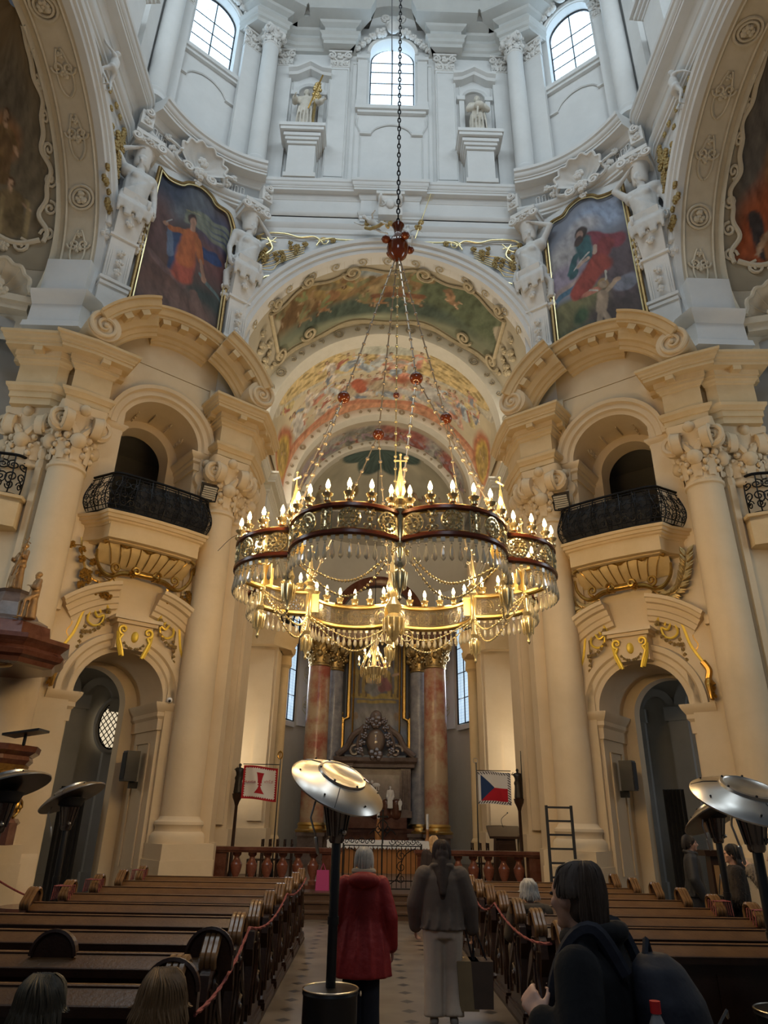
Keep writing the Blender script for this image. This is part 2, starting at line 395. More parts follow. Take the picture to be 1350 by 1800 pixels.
mx=nt.nodes.new('ShaderNodeMix'); mx.data_type='RGBA'; nt.links.new(d1,mx.inputs[0]); nt.links.new(r.outputs['Color'],mx.inputs[6]); mx.inputs[7].default_value=(0.018,0.016,0.016,1)
nt.links.new(mx.outputs[2],b.inputs['Base Color']); b.inputs['Roughness'].default_value=0.38
struct(fl.build('floor',FM,smooth=False))
st=MB()
for k in range(3):
    box(st,-4.3,4.3,17.05+0.36*k,18.3,0.15*k,0.15*(k+1)-0.035); box(st,-4.3,4.3,17.02+0.36*k,18.3,0.15*(k+1)-0.035,0.15*(k+1))
box(st,-6.5,6.5,18.3,34,0.0,0.45)
struct(st.build('floor_chancel',mat('brown_stone_steps',(0.075,0.042,0.025),0.35,col2=(0.14,0.085,0.055),ns=2,amt=0.9),smooth=False))
fl=MB(); box(fl,-16,-6.5,17.05,34,-0.2,0); box(fl,6.5,16,17.05,34,-0.2,0); struct(fl.build('floor_aisle',FM,smooth=False))

ENT=[(-0.3,10.95),(0.03,10.95),(0.03,11.12),(0.07,11.13),(0.07,11.28),(0.10,11.29),(0.11,11.34),(0.16,11.4),(0.17,11.48),(0.02,11.52),(0.02,12.08),(0.05,12.10),(0.07,12.16),(0.12,12.20),(0.12,12.28),(0.15,12.29),(0.15,12.44),(0.34,12.46),(0.34,12.55),(0.37,12.56),(0.37,12.60),(0.41,12.64),(0.43,12.72),(0.48,12.75),(0.48,12.82),(-0.4,12.86)]
CORN=[(-0.3,21.15),(0.04,21.15),(0.04,21.24),(0.10,21.26),(0.10,21.36),(0.14,21.38),(0.20,21.46),(0.22,21.5),(0.22,21.55),(0.0,21.58),(0.0,22.15),(0.05,22.17),(0.07,22.22),(0.12,22.26),(0.16,22.34),(0.18,22.40),(0.50,22.42),(0.50,22.52),(0.54,22.53),(0.54,22.58),(0.58,22.60),(0.62,22.66),(0.63,22.74),(0.69,22.78),(0.70,22.90),(-0.9,22.96)]
CORNS=[(o*0.5 if o>0 else o,z) for o,z in CORN]

def capital(P,u,o,z0,z1,r,parent,m,back=False,name='capital',det=True):
    mb=MB(); n=20; h=z1-z0
    def Q(x,y,z): return P(u+x,o+y,z)
    lathe(mb,[(r*1.0,z0),(r*1.09,z0+0.03),(r*1.09,z0+0.09),(r*0.98,z0+0.12),(r*0.98,z0+h*0.45),(r*1.12,z0+h*0.8),(r*1.3,z0+h*0.88)],n,fn=lambda p:Q(p[0],p[1],p[2]))
    w=r*1.38; pts=[]
    for k in range(4):   # concave abacus
        a=pi/4+k*pi/2; cx,cy=w*1.28*cos(a),w*1.28*sin(a); a2=a+pi/4
        pts+= [(cx*0.98+0.05*sin(a),cy*0.98-0.05*cos(a)),(cx*0.98-0.05*sin(a),cy*0.98+0.05*cos(a)),(w*0.88*cos(a2),w*0.88*sin(a2))]
    nn=len(pts); vs=[Q(x*k,y*k,z) for (z,k) in ((z1-0.13*h,0.95),(z1-0.06*h,1.0),(z1,1.02)) for x,y in pts]
    mb.add(vs,[(j*nn+i,j*nn+(i+1)%nn,(j+1)*nn+(i+1)%nn,(j+1)*nn+i) for j in range(2) for i in range(nn)]+[tuple(range(nn)),tuple(range(2*nn,3*nn))])
    if det:
        for k in range(4):
            a=pi/4+k*pi/2
            nx_,ny_=cos(k*pi/2),sin(k*pi/2); tx,ty=-ny_,nx_
            for sg in (-1,1):   # a volute on either end of each face
                cx,cy=nx_*w*0.74+tx*sg*w*0.80,ny_*w*0.74+ty*sg*w*0.80; zc_=z1-0.30*h; ra=0.175*h
                lathe(mb,[(ra*0.9,-0.12*h),(ra,-0.02*h),(ra,0.0),(0.0,0.005*h)],14,fn=lambda p:Q(cx+tx*p[0]+nx_*p[2],cy+ty*p[0]+ny_*p[2],zc_+p[1]))
                sp=spiral(0,0,ra*0.92,pi/2,1.7,18,0.12,dr=-sg)
                tube(mb,[Q(cx+tx*q[0]+nx_*0.01,cy+ty*q[0]+ny_*0.01,zc_+q[1]) for q in sp],[0.038*h*(1-0.5*i/18) for i in range(19)],5)
                ell(mb,Q(cx+nx_*0.015,cy+ny_*0.015,zc_),0.03*h,6,m=4)
                tube(mb,[Q(cx+nx_*0.0-tx*sg*ra*0.3,cy-ty*sg*ra*0.3,zc_+ra*0.95),Q(nx_*w*0.78+tx*sg*w*0.25,ny_*w*0.78+ty*sg*w*0.25,z1-0.15*h)],0.03*h,5)
                for zz,rr_ in ((0.22,0.05),(0.34,0.045),(0.48,0.055),(0.58,0.04)): ell(mb,Q(nx_*w*0.72+tx*sg*w*(0.2+0.5*zz),ny_*w*0.72+ty*sg*w*(0.2+0.5*zz),z0+zz*h),rr_*h,6,m=4)
            a2=k*pi/2   # flower on the abacus, cherub below
            ell(mb,Q(w*0.9*cos(a2),w*0.9*sin(a2),z1-0.08*h),0.09*h,7,m=5)
            ell(mb,Q(r*1.15*cos(a2),r*1.15*sin(a2),z0+0.42*h),0.12*h,8,m=6)
            for sg in (-1,1): cap(mb,Q(r*1.15*cos(a2+sg*0.2),r*1.15*sin(a2+sg*0.2),z0+0.55*h),Q(r*1.25*cos(a2+sg*0.42),r*1.25*sin(a2+sg*0.42),z0+0.66*h),0.06*h,0.04*h,5)
        for row,(zz,k2) in enumerate(((0.12,1.02),(0.4,1.06))):
            for i in range(8):
                a=2*pi*i/8+row*pi/8
                vs=[]
                for t,(dz,dr) in enumerate(((0,0),(0.14,0.02),(0.27,0.10),(0.30,0.2),(0.25,0.24))):
                    wd=(0.16,0.2,0.18,0.12,0.04)[t]*r*1.6; rr=r*(k2+dr)
                    for sg,of in ((-1,0),(0,0.03),(1,0)):
                        vs.append(Q((rr+of)*cos(a)-sg*wd*sin(a)*0.9,(rr+of)*sin(a)+sg*wd*cos(a)*0.9,z0+(zz+dz)*h))
                mb.add(vs,[(t*3+j,t*3+j+1,t*3+j+4,t*3+j+3) for t in range(4) for j in range(2)])
    o_=mb.build(name,m,angle=50); 
    if parent is not None: o_.parent=parent; local(o_,parent.location)
    return o_
BASEP=lambda r,z:[(r*1.36,z),(r*1.36,z+0.14),(r*1.32,z+0.17),(r*1.30,z+0.20),(r*1.18,z+0.24),(r*1.16,z+0.32),(r*1.24,z+0.38),(r*1.22,z+0.44),(r*1.08,z+0.48),(r*1.0,z+0.55)]
def column(P,u,o,r,z0,zb,zc0,zc1,label,group,m=OCH,mc=None,plinth=True,name='column'):
    p0=P(u,o,z0); t=thing(name,p0,label,'column',group)
    if plinth:
        mb=MB(); w=r*1.42
        ubox(mb,P,u-w,u+w,o-w,o+w,z0,zb-0.32); ubox(mb,P,u-w*0.97,u+w*0.97,o-w*0.97,o+w*0.97,zb-0.36,zb)
        ubox(mb,P,u-w*1.05,u+w*1.05,o-w*1.05,o+w*1.05,z0,z0+0.3)
        x=mb.build('plinth',m,t,smooth=False); local(x,p0)
    mb=MB(); lathe(mb,BASEP(r,zb),36,fn=lambda p:P(u+p[0],o+p[1],p[2])); x=mb.build('base',m,t); local(x,p0)
    mb=MB(); H=zc0-zb-0.5
    lathe(mb,[(r,zb+0.5),(r,zb+0.5+H*0.33),(r*0.97,zb+0.5+H*0.66),(r*0.92,zc0+0.02)],36,fn=lambda p:P(u+p[0],o+p[1],p[2])); x=mb.build('shaft',m,t); local(x,p0)
    capital(P,u,o,zc0,zc1,r*0.93,t,mc or m)
    return t

SIDE={-1:'left',1:'right'}
for s in (-1,1):
    P=BP(s); T=TP(s); S=SIDE[s]
    # ---- diagonal bay walls
    mb=MB(); upoly(mb,P,doorwall(-1.75,2.2,0,8.3,-1.05,1.05,4.45),-0.9,0.6); struct(mb.build('wall_%s'%S,OCH,angle=20))
    mb=MB(); upoly(mb,P,doorwall(-2.0,2.4,8.3,13.4,-1.0,1.2,11.25),-0.6,0.6)
    top=arcpts(0,12.14,2.75,pi*0.155,pi*0.845,24); upoly(mb,P,top,-0.2,0.6)
    struct(mb.build('wall_%s'%S,OCH,angle=20))
    # the narrower inner arches deeper in the two passages
    mb=MB(); upoly(mb,P,doorwall(-1.8,1.8,0,6.4,-0.75,1.02,4.5),-1.3,-0.92); upoly(mb,P,doorwall(-1.8,1.8,8.3,13.4,-0.7,0.95,11.3),-1.2,-0.6)
    struct(mb.build('wall_%s'%S,OCH,angle=20))
    # dark chapel and gallery behind: floor slab, back walls
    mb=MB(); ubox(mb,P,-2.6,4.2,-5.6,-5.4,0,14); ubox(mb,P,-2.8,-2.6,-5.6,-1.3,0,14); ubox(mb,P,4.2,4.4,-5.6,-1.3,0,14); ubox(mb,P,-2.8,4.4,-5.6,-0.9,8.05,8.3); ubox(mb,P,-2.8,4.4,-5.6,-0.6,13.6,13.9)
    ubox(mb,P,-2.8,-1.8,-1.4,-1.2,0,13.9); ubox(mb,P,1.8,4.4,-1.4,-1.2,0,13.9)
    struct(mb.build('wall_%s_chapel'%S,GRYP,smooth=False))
    mb=MB()   # pilasters, arch and blind doorway on the chapel's rear wall
    for uu in (-2.2,-0.9,0.9,2.2):
        ubox(mb,P,uu-0.28,uu+0.28,-5.4,-5.2,0,4.9); ubox(mb,P,uu-0.36,uu+0.36,-5.4,-5.12,4.9,5.3); ubox(mb,P,uu-0.34,uu+0.34,-5.4,-5.14,0,0.5)
    arc_sweep(mb,0,5.3,0,pi,[(0.62,-5.4),(0.62,-5.2),(0.95,-5.2),(0.95,-5.4)],20,P)
    for uu in (-1.55,1.55): arc_sweep(mb,uu,5.3,0,pi,[(0.38,-5.4),(0.38,-5.25),(0.6,-5.25),(0.6,-5.4)],16,P)
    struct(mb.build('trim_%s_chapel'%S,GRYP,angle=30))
    # ---- piers: inner (towards choir) and outer (towards transept), plan polygons in world xy
    def pier(pts,z0,z1,name,m):
        mb=MB(); n=len(pts); pp=[(s*a,b) for a,b in pts]
        mb.add([(a,b,z0) for a,b in pp]+[(a,b,z1) for a,b in pp],[tuple(range(n)),tuple(range(n,2*n))]+[(i,(i+1)%n,n+(i+1)%n,n+i) for i in range(n)])
        return struct(mb.build(name,m,smooth=False))
    PR=BP(1); w=lambda u,o: xy(PR,u,o)
    inner=[w(-1.12,0.72),w(-1.32,0.72),w(-2.12,0.72),(4.06,17.72),(4.0,18.25),(4.28,18.3),(4.28,19.5),(6.2,19.5),(5.7,17.95)]
    pier(inner,0,13.4,'wall_%s_pier'%S,OCH)
    outer=[w(1.12,0.72),w(2.0,0.72),w(2.75,0.72),(8.22,14.78),(8.26,14.85),(9.15,14.85),(9.2,15.2),(9.3,16.2),(7.9,16.6)]
    pier(outer,0,13.4,'wall_%s_pier'%S,OCH)
    sd=1 if s>0 else -1
    mb=MB()
    for pl,zz,ex in ((inner,0.95,0.07),(outer,0.95,0.07)):
        path=[(s*a,b) for a,b in pl[:7 if pl is inner else 8]]
        plan_sweep(mb,path,[(0,0),(ex,0),(ex,zz-0.12),(ex*0.6,zz-0.05),(ex*0.6,zz+0.2),(0,zz+0.28)],side=(sd if pl is inner else -sd),capends=False)
    struct(mb.build('baseboard_%s'%S,OCH,angle=30))
    # narrow pilaster strip outside the outer column
    mb=MB(); mb2=MB()
    # ---- entablature over the piers
    mb=MB()
    sd=1 if s>0 else -1
    pin=[(4.25,19.6),(4.25,18.9),(3.85,18.9),(3.85,18.2),w(-2.35,1.2),w(-1.4,1.2),w(-1.4,0.7)]
    pout=[w(1.75,0.7),w(1.75,1.2),w(2.35,1.2),w(2.62,1.15),w(2.5,0.9),w(2.72,0.75),(8.02,14.45),(8.2,14.3),(9.1,14.25),(9.15,14.9),(9.4,16.0)]
    plan_sweep(mb,[(s*a,b) for a,b in pin],ENT,side=-sd); plan_sweep(mb,[(s*a,b) for a,b in pout],ENT,side=-sd)
    # cores behind the mouldings
    for pl in (pin,pout):
        n=len(pl); pp=[(s*a,b) for a,b in pl]; mb.add([(a,b,10.96) for a,b in pp]+[(a,b,12.85) for a,b in pp],[tuple(range(n)),tuple(range(n,2*n))]+[(i,(i+1)%n,n+(i+1)%n,n+i) for i in range(n)])
    # modillions under the corona
    for pl in (pin,pout):
        for (a,b) in zip(pl[:-1],pl[1:]):
            L=hypot(b[0]-a[0],b[1]-a[1]); k=int(L/0.5)
            if L<0.45: continue
            d=((b[0]-a[0])/L,(b[1]-a[1])/L); nrm=(d[1],-d[0])
            if 1:
                nx,ny=d[1]*-1*-1,-d[0]
                for i in range(max(k,1)):
                    t=(i+0.5)/max(k,1)*L; cx,cy=a[0]+d[0]*t,a[1]+d[1]*t
                    for sg in (1,):
                        vs=[]
                        for z in (12.33,12.46):
                            for (al,ou) in ((-0.1,0.08),(0.1,0.08),(0.1,0.33),(-0.1,0.33)):
                                vs.append((s*(cx+d[0]*al-d[1]*-ou*1.0),cy+d[1]*al-d[0]*ou,z))
                        mb.add(vs,[(0,3,2,1),(4,5,6,7),(0,1,5,4),(1,2,6,5),(2,3,7,6),(3,0,4,7)])
    struct(mb.build('trim_%s_entablature'%S,OCHD,angle=30))
    # impost band between columns for the upper arch, and both arches' archivolts
    mb=MB()
    IMP=lambda z,h:[(0.0,z-h),(0.04,z-h),(0.05,z-h*0.6),(0.1,z-h*0.5),(0.1,z-h*0.35),(0.16,z-h*0.2),(0.2,z-0.03),(0.2,z),(-0.1,z)]
    for zi,h,a,dep in ((4.45,0.62,1.05,-0.9),(11.25,0.5,1.1,-0.6)):
        for sg in (-1,1):
            uc=0.1 if zi>8 else 0.0; pa=[xy(P,sg*1.62,0.6),xy(P,uc+sg*a,0.6),xy(P,uc+sg*a,dep)]
            plan_sweep(mb,pa,IMP(zi,h),side=sg*sd)
    arc_sweep(mb,0,4.45,0,pi,[(1.05,0.55),(1.05,0.66),(1.16,0.68),(1.2,0.72),(1.32,0.72),(1.36,0.78),(1.48,0.8),(1.52,0.6)],32,P)
    arc_sweep(mb,0.1,11.25,0,pi,[(1.1,0.55),(1.1,0.72),(1.2,0.74),(1.24,0.82),(1.38,0.82),(1.42,0.9),(1.52,0.92),(1.56,0.6)],32,P)
    # low relief in the upper arch's soffit
    for k in range(5):
        a=pi*(0.2+0.15*k); c=(0.1+1.06*cos(a),11.25+1.06*sin(a))
        for j in range(3): tube(mb,[P(c[0]*1.0,-0.35+0.16*j+0.12*cos(t),c[1]+0.0+0.12*sin(t)*cos(a)) for t in [i*pi/5 for i in range(9)]],0.02,4)
    struct(mb.build('trim_%s_arches'%S,OCH,angle=30))
    # ---- broken segmental hoods and keystone shelf over the lower arch
    mb=MB(); H=[(2.0,0.6),(2.02,0.72),(2.12,0.74),(2.14,0.8),(2.26,0.82),(2.28,0.86),(2.4,0.9),(2.42,1.0),(2.5,1.04),(2.52,1.1),(2.6,1.12),(2.6,0.6)]
    arc_sweep(mb,0,4.5,radians(47),radians(78),H,14,P); arc_sweep(mb,0,4.5,radians(102),radians(133),H,14,P)
    for sg in (-1,1):
        c=sg*1.72; ubox(mb,P,min(c,c+sg*0.12),max(c,c+sg*0.12),0.6,0.9,6.15,6.42)
    struct(mb.build('trim_%s_hood'%S,OCH,angle=30))
    # ---- great broken pediment over the upper arch
    mb=MB(); prof=[(2.1,0.6),(2.12,0.68),(2.2,0.70),(2.21,0.76),(2.3,0.80),(2.32,0.9),(2.38,0.92),(2.44,0.98),(2.48,1.0),(2.62,1.0),(2.62,1.26),(2.68,1.27),(2.69,1.31),(2.73,1.33),(2.79,1.36),(2.85,1.37),(2.86,1.43),(2.92,1.45),(2.92,0.2)]
    a1,a2=radians(67.5),radians(111.5)
    arc_sweep(mb,0,12.14,a1,a2,prof,20,P)
    pe=[(r,o+0.42 if o>0.3 else o) for r,o in prof]
    arc_sweep(mb,0,12.14,radians(30),a1,pe,18,P); arc_sweep(mb,0,12.14,a2,radians(150),pe,18,P)
    for ad in (45,57,75,87,100,122,138):
        a=radians(ad); e=0.42 if (a<a1 or a>a2) else 0
        da=0.045; vs=[P(r*cos(a+q),o,12.14+r*sin(a+q)) for r in (2.46,2.62) for (q,o) in ((-da,0.95+e),(da,0.95+e),(da,1.24+e),(-da,1.24+e))]
        mb.add(vs,[(0,3,2,1),(4,5,6,7),(0,1,5,4),(1,2,6,5),(2,3,7,6),(3,0,4,7)])
    struct(mb.build('trim_%s_pediment'%S,OCHD,angle=30))
    mb=MB()   # scroll ends of the pediment
    for sg in (-1,1):
        a=radians(30) if sg>0 else radians(150); cx,cz=2.52*cos(a)+sg*0.12,12.14+2.52*sin(a)-0.1
        sp=spiral(cx,cz,0.40,pi/2,1.9,44,0.10,dr=-sg)
        lathe(mb,[(0.42,0.6),(0.42,1.62),(0.0,1.64)],22,fn=lambda p:P(cx+p[0],p[2],cz+p[1]))
        utube(mb,P,sp,1.66,[0.065*(1-0.5*i/44) for i in range(45)],7)
        ell(mb,P(cx,1.68,cz),0.07,8,m=6)
    struct(mb.build('trim_%s_scrolls'%S,OCH,angle=30))
    # ---- wall above, with the painting
    mb=MB(); ubox(mb,P,-2.35,2.5,-0.7,0.28,13.4,21.9); struct(mb.build('wall_%s_upper'%S,WHT,smooth=False))
    # ---- columns
    column(P,-1.73,0.95,0.445,0,1.42,9.35,10.98,'cream giant column with ornate capital beside the chancel, %s side'%S,'giant engaged columns of the central space')
    column(P,2.28,0.98,0.445,0,1.42,9.35,10.98,'cream giant column with ornate capital at the %s transept corner'%S,'giant engaged columns of the central space')
    # flat pilaster with capital turned to the transept, and strip
    t=thing('pilaster',(s*8.72,14.78,0),'flat cream pilaster with carved capital facing the nave beside the %s transept balcony'%S,'pilaster','transept pilasters')
    mb=MB(); box(mb,-0.42,0.42,-0.12,0.1,0,9.4); x=mb.build('shaft',OCH,t,smooth=False)
    mb=MB(); box(mb,-0.5,0.5,-0.2,0.1,0,1.42); x=mb.build('plinth',OCH,t,smooth=False)
    capital(lambda u,o,z:(s*8.72+u*1.0,14.74+o*0.6,z),0,0,9.4,10.98,0.44,t,OCH)
    mb=MB(); x0=s*8.16; box(mb,min(x0,x0+s*0.14),max(x0,x0+s*0.14),14.55,14.8,0,9.4); ell(mb,(x0+s*0.08,14.7,9.3),0.01,6,m=4)
    for z in (9.5,9.8,10.1,10.4,10.7): ell(mb,(x0+s*0.08,14.66,z),(0.13,0.13,0.2),8,m=6)
    struct(mb.build('trim_%s_strip'%S,OCH))
    # inner choir-side pilaster capital of pier
    t=thing('pilaster',(s*4.12,18.1,0),'flat cream pilaster beside the %s giant column at the chancel opening'%S,'pilaster','chancel pilasters')
    mb=MB(); box(mb,-0.2,0.2,-0.42,0.15,1.42,9.35); mb.build('shaft',OCH,t,smooth=False); mb=MB(); box(mb,-0.26,0.26,-0.48,0.2,0.3,1.42); mb.build('plinth',OCH,t,smooth=False)
    capital(lambda u,o,z:(s*4.14+u*0.8,17.95+o,z),0,0,9.35,10.98,0.30,t,OCH)

# ---------------------------------------------------------------- choir arch wall, archivolt
mb=MB(); out=[(-5.0,13.4)]+[(-4.78*cos(pi*i/48),14.95+4.78*sin(pi*i/48)) for i in range(49)]
poly=[(-5.1,13.4),(-4.78,13.4)]+out[1:]+[(4.78,13.4),(5.1,13.4),(5.1,21.9),(-5.1,21.9)]
upoly(mb,CP,poly,-0.5,0.0); struct(mb.build('wall_front',WHT,angle=20))
mb=MB(); arc_sweep(mb,0,14.95,radians(-12),radians(192),[(4.72,-0.1),(4.72,0.12),(4.85,0.15),(4.88,0.22),(5.02,0.22),(5.06,0.3),(5.2,0.32),(5.24,0.0)],64,CP)
struct(mb.build('trim_front_archivolt',WHT,angle=30))
# straight architrave lines under the front cornice
mb=MB(); plan_sweep(mb,[(-4.7,17.97),(4.7,17.97)],[(0,20.3),(0.06,20.3),(0.06,20.45),(0.1,20.5),(0.1,20.7),(0.16,20.8),(0.18,20.9),(0.03,20.95),(0.03,21.3)],side=-1)
struct(mb.build('trim_front_architrave',WHT,angle=30))

# ---------------------------------------------------------------- main cornice round the dome
def cu(u): return 0.18+(u-0.1)**2*0.115
for s in (-1,1):
    P=BP(s); T=TP(s); sd=1 if s>0 else -1
    path=[xy(P,-2.05+4.2*i/16,cu(-2.05+4.2*i/16)) for i in range(17)]
    mb=MB(); plan_sweep(mb,path,CORN,side=-sd); 
    struct(mb.build('trim_%s_cornice'%SIDE[s],WHT,angle=30))
    mb=MB(); n=17; pp=path
    mb.add([(a,b,z) for z in (21.25,22.9) for a,b in pp+[xy(P,2.5,-0.6),xy(P,-2.3,-0.6)]],[tuple(range(19)),tuple(range(19,38))]+[(i,(i+1)%19,19+(i+1)%19,19+i) for i in range(19)])
    struct(mb.build('wall_%s_frieze'%SIDE[s],WHT,angle=30))
    mb=MB(); plan_sweep(mb,[(s*8.45,15.6),(s*8.2,14.7),(s*8.2,-1.0)],[(o*0.85 if o>0 else o,z) for o,z in CORN],side=-sd); struct(mb.build('trim_%s_cornice'%SIDE[s],WHT,angle=30))
    # transept arch wall
    poly=[(3.0,13.4),(6.1,13.4)]+[(10.6-4.5*cos(pi*i/40),16.0+4.5*sin(pi*i/40)) for i in range(41)]+[(15.1,13.4),(15.35,13.4),(15.35,22.9),(3.0,22.9)]
    mb=MB(); upoly(mb,T,poly,-0.6,0.0); struct(mb.build('wall_%s_transept'%SIDE[s],WHT,angle=20))
    mb=MB(); arc_sweep(mb,10.6,16.0,radians(-20),radians(200),[(4.46,-0.1),(4.46,0.1),(4.55,0.13),(4.58,0.2),(4.68,0.2),(4.72,0.27),(4.84,0.3),(4.86,0.0)],56,T)
    struct(mb.build('trim_%s_archivolt'%SIDE[s],WHT,angle=30))
mb=MB(); plan_sweep(mb,[(-4.75,18.0),(-1.05,18.0),(-1.05,17.9),(1.05,17.9),(1.05,18.0),(4.75,18.0)],CORNS,side=-1); struct(mb.build('trim_front_cornice',WHT,angle=30))
mb=MB(); upoly(mb,CP,[(-5,21.8),(5,21.8),(5,22.95),(-5,22.95)],-0.5,-0.04); struct(mb.build('wall_front_frieze',WHT,smooth=False))
# carved bracket in the middle of the frieze
t=thing('keystone_bracket',(0,17.9,21.2),'white carved scroll bracket under the middle of the cornice above the chancel arch','bracket')
mb=MB(); box(mb,-0.42,0.42,-0.28,0,0,0.95); box(mb,-0.5,0.5,-0.34,0,0.95,1.08); mb.build('block',WHS,t,smooth=False)
mb=MB()
for sg in (-1,1):
    tube(mb,[(sg*0.32+q[0]*0.0+sg*0.02, -0.34+q[0], 0.62+q[1]) for q in spiral(0,0,0.2,pi/2,1.5,18)],0.05,6)
    tube(mb,[(sg*0.3+q[0],-0.3,0.5+q[1]) for q in spiral(0,0,0.14,pi/2,1.5,18,dr=sg)],0.035,6)
ell(mb,(0,-0.3,0.5),(0.16,0.1,0.22)); mb.build('scroll_carving',WHS,t)
# shell cartouches on the diagonal friezes
for s in (-1,1):
    P=BP(s); u0=0.25
    t=thing('shell_ornament',P(u0,cu(u0),21.9),'large white stucco scallop shell on the cornice above the %s saint painting'%SIDE[s],'ornament','stucco shells over the paintings')
    mb=MB(); n=14; vs=[]
    for j in range(9):
        rr=j/8
        for i in range(n*3+1):
            a=pi*(-0.08+1.16*i/(n*3)); rb=0.72*rr*(1+0.05*cos(i*2*pi/6)*rr)
            vs.append(P(u0+rb*1.1*cos(a),cu(u0)+0.12+0.5*rr**2+0.04*cos(i*2*pi/6)*rr,21.75+rb*sin(a)))
    m_=n*3+1; mb.add(vs,[(j*m_+i,j*m_+i+1,(j+1)*m_+i+1,(j+1)*m_+i) for j in range(8) for i in range(m_-1)])
    tube(mb,vs[8*m_:],0.045,6); x=mb.build('shell',WHS,t); local(x,t.location)
    mb=MB()
    for sg in (-1,1):
        utube(mb,P,catm([(u0+sg*0.1,21.5),(u0+sg*0.5,21.35),(u0+sg*0.85,21.55),(u0+sg*0.75,21.9),(u0+sg*1.15,22.05)]),0.55,0.06,6)
        utube(mb,P,spiral(u0+sg*0.42,21.35,0.2,0,1.5,18,dr=sg),0.6,0.05,6); leafblob(mb,P,u0+sg*0.95,21.75,0.5,0.2,6,3); leafblob(mb,P,u0+sg*1.2,22.1,0.55,0.15,6,4)
    leafblob(mb,P,u0,21.3,0.6,0.26,7,5); leafblob(mb,P,u0,21.75,0.7,0.2,7,6); leafblob(mb,P,u0,21.0,0.5,0.16,6,7)
    x=mb.build('scrollwork',WHS,t); local(x,t.location)
    # little sunk arches in the frieze and consoles at its ends
    mb=MB()
    for q in (-1.5,-1.3,-1.1,1.35,1.55,1.75):
        uu=u0-0.1+q; o=cu(uu)+0.02; utube(mb,P,[(uu-0.06,21.72)]+[(uu+0.06*-cos(pi*i/6),22.0+0.06*sin(pi*i/6)) for i in range(7)]+[(uu+0.06,21.72)],o,0.018,4)
    for uu in (-2.1,2.25):
        ubox(mb,P,uu-0.2,uu+0.2,cu(uu)-0.1,cu(uu)+0.18,21.6,22.2); utube(mb,P,spiral(uu,22.12,0.16,pi/2,1.4,14),cu(uu)+0.24,0.05,5)
        leafblob(mb,P,uu,21.8,cu(uu)+0.2,0.15,5,2)
    struct(mb.build('trim_%s_frieze_ornament'%SIDE[s],WHS))

# ---------------------------------------------------------------- drum
def panel_window(P,cu_,hw,z0,zs,u0,u1,zb,zt,o0,th):
    pts=[(u0,zb),(u1,zb),(u1,zt),(u0,zt)]
    mb=MB()
    # wall with a window hole: two halves
    L=[(u0,zb),(cu_,zb),(cu_,z0),(cu_-hw,z0),(cu_-hw,zs)]+[(cu_-hw*cos(pi/2*i/12),zs+hw*sin(pi/2*i/12)) for i in range(1,13)]+[(cu_,zt),(u0,zt)]
    R=[(2*cu_-a,b) for a,b in L]; R=[(a if abs(a-(2*cu_-u0))>1e-6 else u1,b) for a,b in R]
    upoly(mb,P,L,o0-th,o0); upoly(mb,P,R,o0-th,o0); return mb
GL=bpy.data.materials.new('leaded_window_glass'); GL.use_nodes=True; nt=GL.node_tree; b=nt.nodes['Principled BSDF']
tc=nt.nodes.new('ShaderNodeTexCoord'); vo=nt.nodes.new('ShaderNodeTexVoronoi'); vo.feature='DISTANCE_TO_EDGE'; vo.inputs['Scale'].default_value=8.0; vo.inputs['Randomness'].default_value=0.0
mp=nt.nodes.new('ShaderNodeMapping'); mp.inputs['Scale'].default_value=(1,1,1); nt.links.new(tc.outputs['Object'],mp.inputs[0]); nt.links.new(mp.outputs[0],vo.inputs['Vector'])
rr=nt.nodes.new('ShaderNodeValToRGB'); rr.color_ramp.elements[0].position=0.015; rr.color_ramp.elements[1].position=0.04
rr.color_ramp.elements[0].color=(0.10,0.2,0.3,1); rr.color_ramp.elements[1].color=(0.62,0.82,1.0,1); nt.links.new(vo.outputs['Distance'],rr.inputs['Fac'])
nt.links.new(rr.outputs['Color'],b.inputs['Emission Color']); b.inputs['Emission Strength'].default_value=2.6; b.inputs['Base Color'].default_value=(0.2,0.3,0.4,1)
GL2=GL.copy(); GL2.name='leaded_apse_glass'; GL2.node_tree.nodes['Principled BSDF'].inputs['Emission Strength'].default_value=0.85
def pane(P,c,hw,z0,zs,o,name,bars,m=GL,vb=1,parent=None):
    f=MB(); arc=[(c-hw,z0),(c-hw,zs)]+[(c-hw*cos(pi*i/16),zs+hw*sin(pi*i/16)) for i in range(1,16)]+[(c+hw,zs),(c+hw,z0)]
    utube(f,P,arc+[arc[0]],o+0.03,0.05,4)
    for k in range(vb):
        uu=c-hw+2*hw*(k+1)/(vb+1); utube(f,P,[(uu,z0),(uu,zs+sqrt(max(hw*hw-(uu-c)**2,0)))],o+0.03,0.025,4)
    for z in bars:
        h=hw if z<=zs else sqrt(max(hw*hw-(z-zs)**2,0)); utube(f,P,[(c-h,z),(c+h,z)],o+0.03,0.022,4)
    fo=f.build(name,IRON,parent); struct(fo) if parent is None else None
    mb=MB(); upoly(mb,P,arc,o-0.02,o); g=mb.build('glass',m,fo,smooth=False); return fo
ZD0,ZD1=22.9,34.4
DW=MB()
C0=lambda u,o,z:(u,18.4-o,z)
mb=panel_window(C0,0,0.92,27.75,31.15,-4.6,4.6,ZD0,ZD1,0,0.5); struct(mb.build('wall_drum_front',WHT,angle=20))
struct(pane(C0,0,0.92,27.75,31.2,-0.45,'window_1',(28.55,29.2,29.9,30.6,31.2)))
